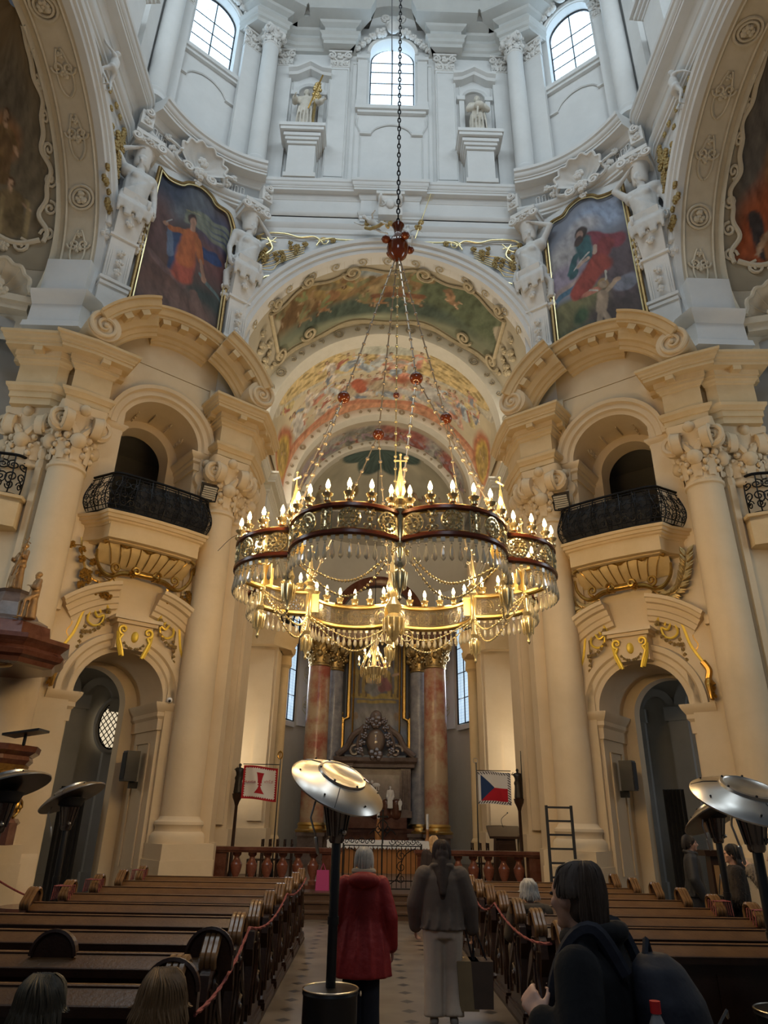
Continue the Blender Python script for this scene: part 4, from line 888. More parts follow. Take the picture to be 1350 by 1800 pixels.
# ---------------------------------------------------------------- transept apses: soffit band, fresco conch, shell niche
for s in (-1,1):
    S=SIDE[s]; XA=8.3; BW=1.2; YC=10.6; ZC=16.0; R=4.5
    mb=MB(); n=48; vs=[]
    for j,x in enumerate((XA,XA+BW)):
        for i in range(n+1):
            a=radians(-20)+radians(220)*i/n; vs.append((s*x,YC+(R-0.03)*cos(a),ZC+(R-0.03)*sin(a)))
    mb.add(vs,[(i,i+1,n+2+i,n+1+i) for i in range(n)])
    m0=len(mb.v); vs=[(s*(XA+BW-0.01),YC+r_*cos(radians(-20)+radians(220)*i/n),ZC+r_*sin(radians(-20)+radians(220)*i/n)) for r_ in (4.15,4.75) for i in range(n+1)]; mb.add(vs,[(i,i+1,n+2+i,n+1+i) for i in range(n)])
    struct(mb.build('ceiling_%s_transept_band'%S,STU))
    mb=MB()   # relief on the soffit
    def Q(a,x,rr=4.42): return (s*x,YC+rr*cos(a),ZC+rr*sin(a))
    for x in (XA+0.18,XA+1.02): tube(mb,[Q(radians(-18+q*5),x) for q in range(44)],0.035,4)
    for k in range(9):
        a=radians(8+20*k)
        if k%3==1:
            for rr_ in (0.34,0.24): tube(mb,[Q(a+rr_/4.5*cos(t),XA+0.60+rr_*sin(t)) for t in [i*pi/8 for i in range(17)]],0.04,5)
            leafblob(mb,lambda u,o,z:Q(a+u/4.5,XA+0.60+z,4.42),0,0,0,0.2,6,k)
        else:
            for sg in (-1,1):
                tube(mb,[Q(a+p/4.5,XA+0.60+sg*abs(q)) for p,q in spiral(0.15,0.15,0.18,pi/2,1.4,14)],0.035,4)
                tube(mb,[Q(a+p/4.5,XA+0.60+sg*q) for p,q in bez((-0.55,0.02),(-0.4,0.3),(0.2,0.22),(0.6,0.05),8)],0.03,4)
            leafblob(mb,lambda u,o,z:Q(a+u/4.5,XA+0.60+z,4.42),0,0,0,0.14,5,k)
            leafblob(mb,lambda u,o,z:Q(a+0.1+u/4.5,XA+0.60+z,4.42),0,0,0,0.1,5,k)
    struct(mb.build('trim_%s_soffit_relief'%S,STU))
    # pedestal block on the entablature carrying the arch
    mb=MB(); 
    plan_sweep(mb,[(s*(XA-0.15),15.6),(s*(XA-0.15),14.95),(s*(XA-0.05),14.7),(s*(XA+BW),14.7)],[(-0.3,13.4),(0.35,13.4),(0.3,13.6),(0.12,13.75),(0.1,14.3),(0.16,14.35),(0.3,14.5),(0.34,14.62),(0.1,14.72),(-0.3,14.75)],side=-1 if s>0 else 1)
    box(mb,min(s*XA,s*(XA+BW)),max(s*XA,s*(XA+BW)),14.75,15.3,13.4,16.0)
    struct(mb.build('trim_%s_arch_pedestal'%S,GRYP if 0 else WHT,angle=30))
    def conch(u,v,s=s):
        th=pi*(0.0+1.0*u); ph=radians(-4+92*v); return (s*(XA+BW+4.3*sin(th)*cos(ph)),YC+4.3*cos(th)*cos(ph),ZC+4.3*sin(ph))
    def col_t(U,V,s=s):
        x=4.3*pi*U; y=4.3*radians(92)*V; base=(0.30,0.25,0.17) if s<0 else (0.34,0.28,0.2)
        f=Paint(x,y,(0.40,0.35,0.26),70,0.1); q=Paint(x,y,(0.20,0.15,0.09),71+s,0.5,0.5)
        if s<0:
            q.e(1.6,3.0,1.6,2.6,(0.20,0.17,0.12),soft=0.7); q.e(2.0,4.2,1.0,1.6,(0.15,0.13,0.10),soft=0.7); q.e(2.0,3.6,0.7,0.6,(0.32,0.17,0.08),soft=0.6); q.fig(1.9,2.6,1.9,(0.24,0.16,0.08),(0.2,0.13,0.07)); q.fig(1.2,1.2,1.6,(0.24,0.18,0.1),(0.2,0.15,0.08),lean=0.2); q.fig(2.4,1.0,1.7,(0.30,0.2,0.1),(0.22,0.15,0.1)); q.fig(3.2,1.0,1.6,(0.25,0.2,0.12),(0.2,0.14,0.08))
            for k in range(5): q.l(0.8+k*0.7,0.5,0.9+k*0.7,2.1,0.05,(0.36,0.28,0.15))
        else:
            q.e(1.6,4.2,1.6,2.4,(0.14,0.13,0.12),soft=0.7); q.e(2.2,2.4,1.2,1.9,(0.42,0.13,0.05),rot=-0.5,soft=0.6); q.e(1.2,1.3,0.9,1.6,(0.38,0.10,0.04),soft=0.6); q.e(2.6,3.6,1.0,1.0,(0.40,0.24,0.08),soft=0.6)
            q.l(1.2,1.2,1.0,2.3,0.2,(0.06,0.05,0.05)); q.l(1.9,1.1,2.1,2.2,0.2,(0.06,0.05,0.05)); q.fig(1.5,0.6,1.7,(0.42,0.27,0.16),(0.3,0.14,0.06)); q.fig(2.8,1.0,2.2,(0.42,0.3,0.15),(0.42,0.13,0.05))
        edge=0.38+0.12*np.cos(y*3.3)+0.07*np.cos(y*7.1)
        m=(np.clip((x-edge)/0.05,0,1)*np.clip((y-0.95-0.15*np.cos(x*3))/0.05,0,1))[:,None]
        return f.c*(1-m)+q.c*m
    tag(canvas('ceiling_%s_transept_fresco'%S,conch,200,110,col_t,rough=0.85),kind='structure')
    mb=MB()   # scalloped frame
    def K(x,y,rr=4.25): th=x/4.3; ph=radians(-4)+y/4.3; return (s*(XA+BW+rr*sin(th)*cos(ph)),YC+rr*cos(th)*cos(ph),ZC+rr*sin(ph))
    ys=[0.95+5.6*i/90 for i in range(91)]
    tube(mb,[K(0.36+0.12*cos(y*3.3)+0.07*cos(y*7.1),y) for y in ys],0.07,6)
    tube(mb,[K(x,0.95+0.15*cos(x*3)) for x in [0.4+9*i/60 for i in range(61)]],0.08,6)
    for k in range(7): tube(mb,[K(0.22+p,1.2+0.8*k+q) for p,q in spiral(0,0,0.22,pi/2*k,1.4,14)],0.045,5)
    for k in range(5): tube(mb,[K(0.9+0.8*k+p,0.75+q) for p,q in spiral(0,0,0.24,pi/2,1.4,14,dr=(-1)**k)],0.05,5); leafblob(mb,lambda u,o,z:K(1.3+0.8*k+u,0.62+z),0,0,0,0.18,6,k)
    struct(mb.build('trim_%s_fresco_frame'%S,STU))
    mb=MB(); lathe(mb,[(4.3,13.3),(4.3,15.75)],48,c=(0,0),a0=-pi/2,a1=pi/2,fn=lambda p:(s*(XA+BW+p[0]),YC+p[1],p[2])); lathe(mb,[(4.3,0),(4.3,13.5)],32,c=(0,0),a0=-pi/2,a1=pi/2,fn=lambda p:(s*(XA+3.2+p[0]),YC+p[1]*1.3,p[2]))
    struct(mb.build('wall_%s_transept_apse'%S,STU))
    # shell niche
    th0=0.28; cn=Vector((s*(XA+BW+4.2*sin(th0)),YC+4.2*cos(th0),14.55)); tx=Vector((s*cos(th0),-sin(th0),0)); nx=Vector((-s*sin(th0),-cos(th0),0))
    SN=lambda u,o,z: tuple(cn+tx*u+nx*o+Vector((0,0,z)))
    t=thing('shell_niche',tuple(cn),'stucco scallop-shell niche beneath the %s transept fresco'%S,'ornament','shell niches in the transepts')
    mb=MB(); vs=[]; m_=43
    for j in range(9):
        rr_=j/8
        for i in range(m_):
            a=pi*i/(m_-1); rb=0.98*rr_*(1+0.03*cos(i*2*pi/6)*rr_); vs.append(SN(rb*cos(a),0.02+0.35*rr_**3+0.03*cos(i*2*pi/6)*rr_,rb*sin(a)*1.05))
    mb.add(vs,[(j*m_+i,j*m_+i+1,(j+1)*m_+i+1,(j+1)*m_+i) for j in range(8) for i in range(m_-1)]); tube(mb,vs[8*m_:],0.06,6)
    for i in range(1,7): tube(mb,[SN(rr_*cos(pi*i/7),0.04+0.35*rr_**3,rr_*sin(pi*i/7)*1.05) for rr_ in (0.2,0.4,0.6,0.8,0.96)],0.015,4)
    x=mb.build('shell',STU,t); local(x,t.location)
    mb=MB(); ubox(mb,SN,-1.15,1.15,-0.05,0.35,-0.25,-0.05); ubox(mb,SN,-1.0,1.0,-0.05,0.25,-0.45,-0.25); leafblob(mb,SN,0,0.2,0.3,0.35,8,1); leafblob(mb,SN,-0.3,0.0,0.35,0.2,6,2); leafblob(mb,SN,0.3,0.0,0.35,0.2,6,3)
    x=mb.build('bracket',STU,t); local(x,t.location)

for s in (-1,1):   # orders and pedestal on the transept side of the drum
    D=lambda u,o,z,s=s:(s*(8.32-o),u,z)
    mb=MB()
    for y in (14.55,11.3): pilaster_flat(mb,D,y,0,0.36,0.18,23.2,30.0)
    ubox(mb,D,12.3,13.3,0,0.5,23.0,25.2)
    for k,(z,h) in enumerate(((25.2,0.56),(25.35,0.64),(25.5,0.72),(25.7,0.82))): ubox(mb,D,12.8-h,12.8+h,0,h*0.95,z,z+0.17)
    utube(mb,D,[(12.2,26.2),(12.2,29.6),(13.4,29.6),(13.4,26.2)],0.05,0.05,4)
    struct(mb.build('trim_%s_drum_side'%SIDE[s],WHT,smooth=False))
    mb=MB()
    for y in (14.55,11.3): capflat(mb,D,y,0.03,0.38,30.0,30.9,int(y))
    struct(mb.build('trim_%s_drum_side_capitals'%SIDE[s],WHS))
# ================================================================ FIGURES
def Rz(a): return Matrix.Rotation(a,3,'Z')
def head_mb(mb,c,h,R=Matrix.Identity(3),hair=False,beard=False):
    k=h*0.133; c=Vector(c); q=lambda x,y,z: c+R@Vector((x*k,y*k,z*k))
    ell(mb,q(0,-0.05,0.08),(0.37*k,0.46*k,0.44*k),14,R,m=10); ell(mb,q(0,0.09,-0.17),(0.28*k,0.31*k,0.33*k),12,R,m=8)
    cap(mb,q(0,0.40,0.06),q(0,0.49,-0.12),0.045*k,0.075*k,8); ell(mb,q(0,0.34,0.12),(0.24*k,0.09*k,0.05*k),8,R,m=6)
    for s in (-1,1): ell(mb,q(s*0.37,-0.03,-0.02),(0.05*k,0.10*k,0.15*k),8,R,m=6); ell(mb,q(s*0.2,0.27,-0.1),(0.1*k,0.1*k,0.1*k),8,R,m=6)
    ell(mb,q(0,0.385,-0.235),(0.12*k,0.05*k,0.03*k),8,R,m=6); ell(mb,q(0,0.37,-0.285),(0.10*k,0.05*k,0.032*k),8,R,m=6); ell(mb,q(0,0.33,-0.42),(0.12*k,0.1*k,0.09*k),8,R,m=6)
    if hair: ell(mb,q(0,-0.12,0.14),(0.43*k,0.48*k,0.45*k),14,R,m=10)
    if beard: ell(mb,q(0,0.28,-0.42),(0.22*k,0.2*k,0.28*k),10,R,m=8)
    return mb
def hand_mb(mb,w,d,up,L=0.18,curl=0.5,thumb=1):
    # w wrist, d pointing direction, up back-of-hand normal
    w=Vector(w); d=Vector(d).normalized(); up=Vector(up); up=(up-d*up.dot(d)).normalized(); sd=d.cross(up)*thumb
    cap(mb,w,w+d*L*0.12,L*0.15,L*0.17,8)
    for t in (-1.5,-0.5,0.5,1.5): cap(mb,w+d*L*0.08+sd*t*L*0.07,w+d*L*0.46+sd*t*L*0.115,L*0.085,L*0.07,6)
    for t,l in ((-1.5,0.36),(-0.5,0.44),(0.5,0.48),(1.5,0.42)):
        p=w+d*L*0.46+sd*t*L*0.115; a=0.0
        for k in range(3):
            a+=curl*(0.9 if k else 0.6); dd=d*cos(a)-up*sin(a); q=p+dd*L*l*(0.42,0.32,0.26)[k]; cap(mb,p,q,L*(0.056,0.05,0.045)[k],L*(0.05,0.045,0.038)[k],6); p=q
    p=w+d*L*0.1+sd*L*0.17; q=p+(d*0.6+sd*0.65-up*curl*0.4).normalized()*L*0.26; cap(mb,p,q,L*0.075,L*0.058,6); r=q+(d*0.9+sd*0.1-up*curl*0.6).normalized()*L*0.24; cap(mb,q,r,L*0.055,L*0.045,6)
    return mb
DJ=dict(pel=(0,0,0.53),che=(0,0,0.72),neck=(0,0,0.83),head=(0,0.012,0.935),ls=(-0.115,0,0.805),le=(-0.15,-0.01,0.63),lw=(-0.155,0.04,0.47),rs=(0.115,0,0.805),re=(0.15,-0.01,0.63),rw=(0.155,0.04,0.47),
    lh=(-0.055,0,0.51),lk=(-0.06,0.01,0.28),la=(-0.06,-0.01,0.045),rh=(0.055,0,0.51),rk=(0.06,0.01,0.28),ra=(0.06,-0.01,0.045))
def joints(h,**kw):
    J=dict(DJ); J.update(kw); return {k:Vector(v)*h for k,v in J.items()}
def body_mb(J,h,R=Matrix.Identity(3),w=1.0,legs=True,hair=False,beard=False,hands=True,curl=0.5,torso=True):
    mb=MB()
    if torso:
        cap(mb,J['pel'],J['che'],0.075*h*w,0.085*h*w,14); cap(mb,J['ls']*0.75+J['che']*0.25,J['rs']*0.75+J['che']*0.25,0.055*h*w,None,12)
        cap(mb,J['lh'],J['rh'],0.068*h*w,None,12); cap(mb,J['che'],J['neck'],0.07*h*w,0.04*h,12)
    cap(mb,J['neck'],J['head'],0.034*h,0.034*h,10); head_mb(mb,J['head'],h,R,hair,beard)
    for s,t in (('l',-1),('r',1)):
        cap(mb,J[s+'s'],J[s+'e'],0.032*h,0.025*h,10); cap(mb,J[s+'e'],J[s+'w'],0.025*h,0.016*h,10)
        if hands: d=(J[s+'w']-J[s+'e']).normalized(); hand_mb(mb,J[s+'w'],d,(t*1.0,0.1,0.25),0.105*h,curl,thumb=1 if t<0 else -1)
        if legs:
            cap(mb,J[s+'h'],J[s+'k'],0.052*h,0.034*h,12); cap(mb,J[s+'k'],J[s+'a'],0.034*h,0.021*h,10)
            cap(mb,J[s+'a']+Vector((0,-0.01*h,-0.02*h)),J[s+'a']+Vector((0,0.085*h,-0.028*h)),0.022*h,0.016*h,8)
    return mb
def robe(mb,h,z0,z1,r0,r1,cy=0,n=40,nr=9,rip=0.07,cx=0,depth=0.8,c1=(0,0)):
    secs=[]
    for k in range(9):
        t=k/8; secs.append((cx+(c1[0]-cx)*t,cy+(c1[1]-cy)*t,z0+(z1-z0)*t,r0+(r1-r0)*t**0.8,(r0+(r1-r0)*t**0.8)*depth,0,rip*(1-0.7*t)))
    return loft(mb,secs,n,ripple=rip,nr=nr)
def statue(name,loc,rz,h,label,cat='statue',m=STATUE,pose={},headyaw=0,vox=0.03,drape=True,group=None,extra=None,beard=False,legs=True,parent=None,hair=True,tilt=0):
    t=parent or thing(name,loc,label,cat,group,rz)
    J=joints(h,**pose); R=Rz(headyaw)@Matrix.Rotation(tilt,3,'X'); mb=body_mb(J,h,R,1.05,legs=legs,hair=hair,beard=beard,curl=0.7)
    if drape:
        robe(mb,h,0.02*h,0.6*h,0.135*h,0.085*h,c1=(J['che'].x*0.5,J['che'].y)); loft(mb,[(0,0,0.5*h,0.10*h,0.085*h),(0,0,0.6*h,0.10*h,0.08*h),(0,0,0.72*h,0.115*h,0.085*h),(0,0,0.8*h,0.11*h,0.07*h),(0,0,0.83*h,0.06*h,0.05*h)],30,0.05,11)
        for k in range(7):   # mantle folds
            a=0.25*k-0.5; tube(mb,catm([(-0.11*h,0.03*h,0.8*h-0.02*h*k),(-0.02*h,0.10*h,(0.66-0.03*k)*h),(0.10*h,0.06*h,(0.52-0.035*k)*h),(0.13*h,-0.04*h,(0.44-0.04*k)*h)],4),0.017*h,6)
        for k in range(5): tube(mb,[((-0.1+0.05*k)*h,0.09*h,0.5*h),((-0.11+0.055*k)*h,0.125*h,0.25*h),((-0.12+0.06*k)*h,0.12*h,0.03*h)],0.016*h,6)
        for s,sg in (('l',-1),('r',1)): cap(mb,J[s+'s'],J[s+'e'],0.045*h,0.05*h,10); cap(mb,J[s+'e'],J[s+'e']*0.4+J[s+'w']*0.6,0.045*h,0.05*h,10)
    if extra: extra(mb,J,h)
    b_=mb.build('figure',m,t,remesh=vox); return t

# ================================================================ PAINTINGS of the diagonal bays
def frame_outline():
    b=[(-1.22,14.2),(-1.22,20.15),(-1.12,20.5),(-0.85,20.72)]
    return [(-1.25,14.6),(-1.25,20.05)]+catm([(-1.25,20.05),(-1.0,20.55),(-0.55,20.62),(-0.3,20.85),(0.1,20.98),(0.5,20.85),(0.75,20.62),(1.2,20.55),(1.5,20.75)],5)+[(1.52,20.0),(1.6,14.6)]
for s in (-1,1):
    P=BP(s); OL=frame_outline()
    if s>0: OL=OL
    base=P(0.15,0.4,14.6); t=thing('painting',base,'gold-framed %s painting of a saint in %s'%(('left','orange and blue robes over dark rocks') if s<0 else ('right','green and red beside a winged child')),'painting','saint paintings')
    us=np.array([p[0] for p in OL]); zs=np.array([p[1] for p in OL])
    # top edge by u
    top=[(p[0],p[1]) for p in OL[1:-1]]
    def topz(u): 
        return float(np.interp(u,[a for a,_ in top if True],[b_ for _,b_ in top]))
    def cf(u,v,top=top):
        uu=-1.25+2.78*u; zt=topz(uu); zz=14.6+(zt-14.6)*v; uu2=uu+ (0.07*(zz-14.6)/-6.0+0.07)*(1 if u>0.5 else 0)*((u-0.5)*2)
        return P(uu2,0.42,zz)
    def colf(U,V,s=s):
        x=(2.8*U) if s>0 else 2.8*(1-U)   # x to the viewer's right
        y=6.1*V; 
        if s<0:
            q=Paint(x,y,(0.075,0.045,0.04),81,0.6,0.7); q.e(1.0,5.4,1.1,0.9,(0.11,0.12,0.14),soft=0.8); q.e(0.2,5.8,1.0,0.8,(0.04,0.05,0.08),soft=0.7); q.e(2.5,4.6,0.8,1.0,(0.05,0.06,0.12),soft=0.7)
            for k in range(4): q.l(1.2,4.9-0.12*k,2.9,5.5-0.3*k,0.10,(0.16,0.17,0.13),a=0.6)
            q.e(2.2,3.7,0.7,0.7,(0.13,0.055,0.05),soft=0.8); q.e(0.3,4.0,0.5,1.2,(0.10,0.05,0.045),soft=0.8); q.e(0.8,2.0,1.6,1.0,(0.11,0.055,0.04),soft=0.8); q.e(2.3,1.9,0.9,0.7,(0.04,0.05,0.045),soft=0.8); q.e(1.5,1.4,1.2,0.5,(0.16,0.09,0.07),soft=0.9)
            q.l(0.3,2.9,1.4,2.1,0.12,(0.14,0.08,0.07)); q.l(1.8,2.0,2.6,0.9,0.16,(0.17,0.10,0.08)); q.l(1.9,2.9,2.8,2.4,0.06,(0.10,0.14,0.14)); q.e(0.6,0.6,1.0,0.5,(0.06,0.035,0.04),soft=0.8)
            q.l(1.9,3.75,2.25,3.95,0.20,(0.02,0.035,0.10)); q.e(2.25,3.8,0.35,0.2,(0.025,0.045,0.13)); q.l(0.95,3.9,1.1,2.7,0.2,(0.03,0.05,0.12)); q.l(0.75,4.1,0.9,3.1,0.1,(0.10,0.13,0.2))
            q.l(1.35,2.5,1.4,3.1,0.34,(0.32,0.07,0.04),r1=0.3); q.l(1.35,3.1,1.4,4.0,0.3,(0.36,0.10,0.03),r1=0.28); q.l(1.65,4.0,1.85,3.4,0.12,(0.36,0.11,0.03)); q.l(1.85,3.4,2.0,2.95,0.06,(0.36,0.2,0.13)); q.e(2.03,2.85,0.09,0.12,(0.36,0.2,0.13))
            q.l(1.15,4.1,0.75,4.15,0.1,(0.36,0.11,0.03)); q.e(0.6,4.25,0.1,0.09,(0.38,0.2,0.13)); q.l(0.62,4.3,0.75,4.5,0.02,(0.3,0.3,0.3)); q.l(1.4,4.3,1.4,4.45,0.09,(0.33,0.18,0.12)); q.e(1.37,4.68,0.17,0.22,(0.06,0.035,0.03)); q.e(1.4,4.6,0.12,0.16,(0.34,0.19,0.13)); q.l(1.1,4.95,1.6,5.0,0.015,(0.3,0.27,0.15))
        else:
            q=Paint(x,y,(0.20,0.22,0.27),91,0.35,0.7); q.e(0.5,4.2,0.9,0.7,(0.36,0.34,0.34),soft=0.8); q.e(2.0,5.3,0.9,0.5,(0.27,0.33,0.45),soft=0.8); q.e(1.2,5.0,0.7,0.35,(0.36,0.35,0.37),soft=0.8); q.e(0.4,3.5,1.0,0.5,(0.26,0.22,0.28),soft=0.8); q.e(0.6,2.95,1.0,0.2,(0.36,0.28,0.26),soft=0.8); q.l(0,2.75,1.4,3.0,0.1,(0.08,0.16,0.24))
            q.e(2.5,2.4,1.1,1.9,(0.10,0.075,0.085),soft=0.5); q.band(np.clip((2.65-y)/0.2,0,1)*np.clip((2.0-x)/0.5,0,1),(0.16,0.15,0.07)); q.e(1.9,1.0,1.2,0.9,(0.075,0.055,0.05),soft=0.6); q.e(0.5,0.7,0.9,0.6,(0.04,0.09,0.055),soft=0.7); q.e(0.9,1.7,0.25,0.3,(0.05,0.085,0.04),soft=0.6)
            q.e(2.35,2.3,0.4,0.3,(0.18,0.19,0.24)); q.l(1.5,4.35,2.3,4.1,0.3,(0.2,0.045,0.06)); q.l(2.0,4.1,1.5,3.3,0.25,(0.2,0.04,0.04)); q.l(1.7,3.3,1.05,2.7,0.36,(0.25,0.05,0.035)); q.e(1.0,2.65,0.35,0.35,(0.27,0.055,0.04)); q.e(1.3,2.35,0.35,0.12,(0.40,0.16,0.11))
            q.l(1.25,4.35,1.3,3.75,0.27,(0.04,0.10,0.11),r1=0.22); q.l(0.95,4.0,0.75,3.55,0.14,(0.04,0.10,0.11)); q.e(0.82,3.4,0.16,0.16,(0.04,0.09,0.10)); q.l(1.0,3.55,1.35,3.65,0.07,(0.42,0.3,0.24)); q.l(1.6,4.0,1.58,3.75,0.06,(0.42,0.3,0.24)); q.l(0.85,3.55,1.4,3.85,0.03,(0.4,0.38,0.36))
            q.e(1.22,4.75,0.22,0.26,(0.05,0.035,0.03)); q.e(1.16,4.7,0.13,0.17,(0.36,0.22,0.17)); q.e(1.12,4.5,0.15,0.18,(0.06,0.04,0.035))
            sk=(0.36,0.27,0.19); q.l(1.62,2.1,1.55,1.6,0.16,sk); q.l(1.5,1.5,1.35,0.9,0.09,sk); q.l(1.6,1.5,1.75,1.05,0.09,sk); q.e(1.7,2.5,0.17,0.19,(0.30,0.2,0.1)); q.e(1.68,2.46,0.11,0.13,sk); q.l(1.75,2.2,2.1,2.55,0.07,sk); q.e(2.15,2.55,0.12,0.09,(0.4,0.28,0.2)); q.l(1.5,2.3,1.25,2.45,0.03,(0.4,0.38,0.33)); q.l(1.8,2.6,1.85,2.95,0.03,(0.42,0.4,0.35))
        return q.c
    x=canvas('canvas',cf,110,230,colf,None,0.55); x.parent=t; local(x,base)
    mb=MB(); utube(mb,P,OL,0.47,0.058,8); utube(mb,P,[(OL[0][0],OL[0][1]),(OL[-1][0],OL[-1][1])],0.47,0.058,8); x=mb.build('frame',mat('dark_gilt_frame',(0.20,0.13,0.05),0.4,0.8,col2=(0.38,0.26,0.11),ns=8,amt=0.8),t); local(x,base)
    mb=MB(); OI=[(a*0.93+0.02,b_-0.10) for a,b_ in OL]; utube(mb,P,OI,0.5,0.025,5); x=mb.build('inner_moulding',PALEGOLD,t); local(x,base)
    # ---- herm pilasters either side of the painting
    for (u,lab,armup,sg) in ((-1.72,'inner',1,1),(2.08,'outer',-1,-1)):
        b0=P(u,0.3,13.5); t=thing('herm_pilaster',b0,'white stucco %s at the %s side of the %s painting'%(('woman' if (lab=='outer') else 'woman'),lab,SIDE[s]),'sculpture','stucco herm pilasters')
        w0=0.36
        mb=MB(); 
        for (z0,z1,wa,wb,oa,ob) in ((13.4,15.5,0.40,0.40,0.62,0.62),(15.6,17.2,0.34,0.36,0.5,0.62),(17.2,18.6,0.34,0.42,0.66,1.05)):
            vs=[P(u+a,o,z) for z,w_,oo in ((z0,wa,oa),(z1,wb,ob)) for (a,o) in ((-w_,0.2),(w_,0.2),(w_,oo),(-w_,oo))]
            mb.add(vs,[(0,3,2,1),(4,5,6,7),(0,1,5,4),(1,2,6,5),(2,3,7,6),(3,0,4,7)])
        for z,h_,e in ((15.5,0.1,0.08),(17.12,0.09,0.05),(15.35,0.1,0.05)): ubox(mb,P,u-0.36-e,u+0.36+e,0.2,0.62+e,z,z+h_)
        tube(mb,[P(u-0.36,0.95+0.12*sin(q),18.4+0.2*cos(q)) for q in [i*pi/8 for i in range(17)]],0.05,5)
        x=mb.build('pilaster_shaft',WHS,t,angle=30); local(x,b0)
        mb=MB()
        for z in (15.9,16.25,16.6,17.6,17.95): leafblob(mb,P,u,z,0.66 if z<17 else 0.85,0.13,5,int(z*10))
        for a in (-0.28,0.28,-0.22,0.22): utube(mb,P,[(u+a,15.7),(u+a,17.0)],0.58,0.015,4)
        for sgn in (-1,1):
            for k in range(5): leafblob(mb,P,u+sgn*0.45,17.2+0.3*k,0.45,0.2,6,k)
        build_split(mb,WHS,t)
        # half figure: waist at z 18.6, head ~ 20.2
        J=joints(4.0,**({'rs':(0.115,0,0.805),'re':(0.2*1,0.02,0.92),'rw':(0.08,0.05,1.0)} if armup*s>0 else {'ls':(-0.115,0,0.805),'le':(-0.2,0.02,0.92),'lw':(-0.08,0.05,1.0)}))
        hy=(-0.5 if s<0 else 0.5)*(-1 if u<0 else 1)
        mb=body_mb(J,4.0,Rz(hy)@Matrix.Rotation(-0.25,3,'X'),1.05,legs=False,hair=True,curl=0.6)
        loft(mb,[(0,0,1.72,0.46,0.36),(0,0,2.0,0.50,0.40),(0,0,2.3,0.38,0.28),(0,0,2.7,0.38,0.30),(0,0,3.05,0.34,0.24)],44,0.06,12)
        for k in range(7): tube(mb,catm([(-0.44+0.02*k,0.15,3.1-0.12*k),(0,0.38,2.5-0.08*k),(0.44,0.15,2.15-0.1*k)],5),0.045,6)
        for k in range(9): tube(mb,[(-0.46+0.11*k,0.28,2.0),(-0.48+0.12*k,0.38,1.65),(-0.44+0.11*k,0.3,1.3+0.14*sin(k*2))],0.06,6)
        ell(mb,(-0.14,0.26,2.88),(0.15,0.12,0.14)); ell(mb,(0.14,0.26,2.88),(0.15,0.12,0.14)); tube(mb,[(0.38,0.0,1.8),(0.55,-0.1,1.5),(0.5,-0.1,0.9)],0.12,6)
        ang=atan2(s*-0.6328,0.7743)  # face inward normal
        fx=Matrix(((s*0.7743,-s*0.6328,0),(-0.6328,-0.7743,0),(0,0,1)))
        mb.xf(lambda p: tuple(fx@Vector(p)+Vector(P(u,0.62,16.55))))
        x=mb.build('figure',STUCFIG,t,remesh=0.04,smoothit=1); local(x,b0)
        # basket capital on the head
        mb=MB(); lathe(mb,[(0.2,20.08),(0.24,20.15),(0.26,20.5),(0.34,20.75)],16,fn=lambda p:P(u+p[0],0.62+p[1],p[2])); ubox(mb,P,u-0.45,u+0.45,0.15,1.05,21.0,21.15); ubox(mb,P,u-0.4,u+0.4,0.15,1.0,20.75,21.0)
        for sgn in (-1,1): utube(mb,P,spiral(u+sgn*0.4,20.85,0.17,pi/2,1.5,14,dr=sgn),1.02,0.06,6); leafblob(mb,P,u+sgn*0.2,20.85,1.0,0.12,6,4)
        leafblob(mb,P,u,20.9,1.02,0.14,6,3); x=mb.build('capital',WHS,t); local(x,b0)

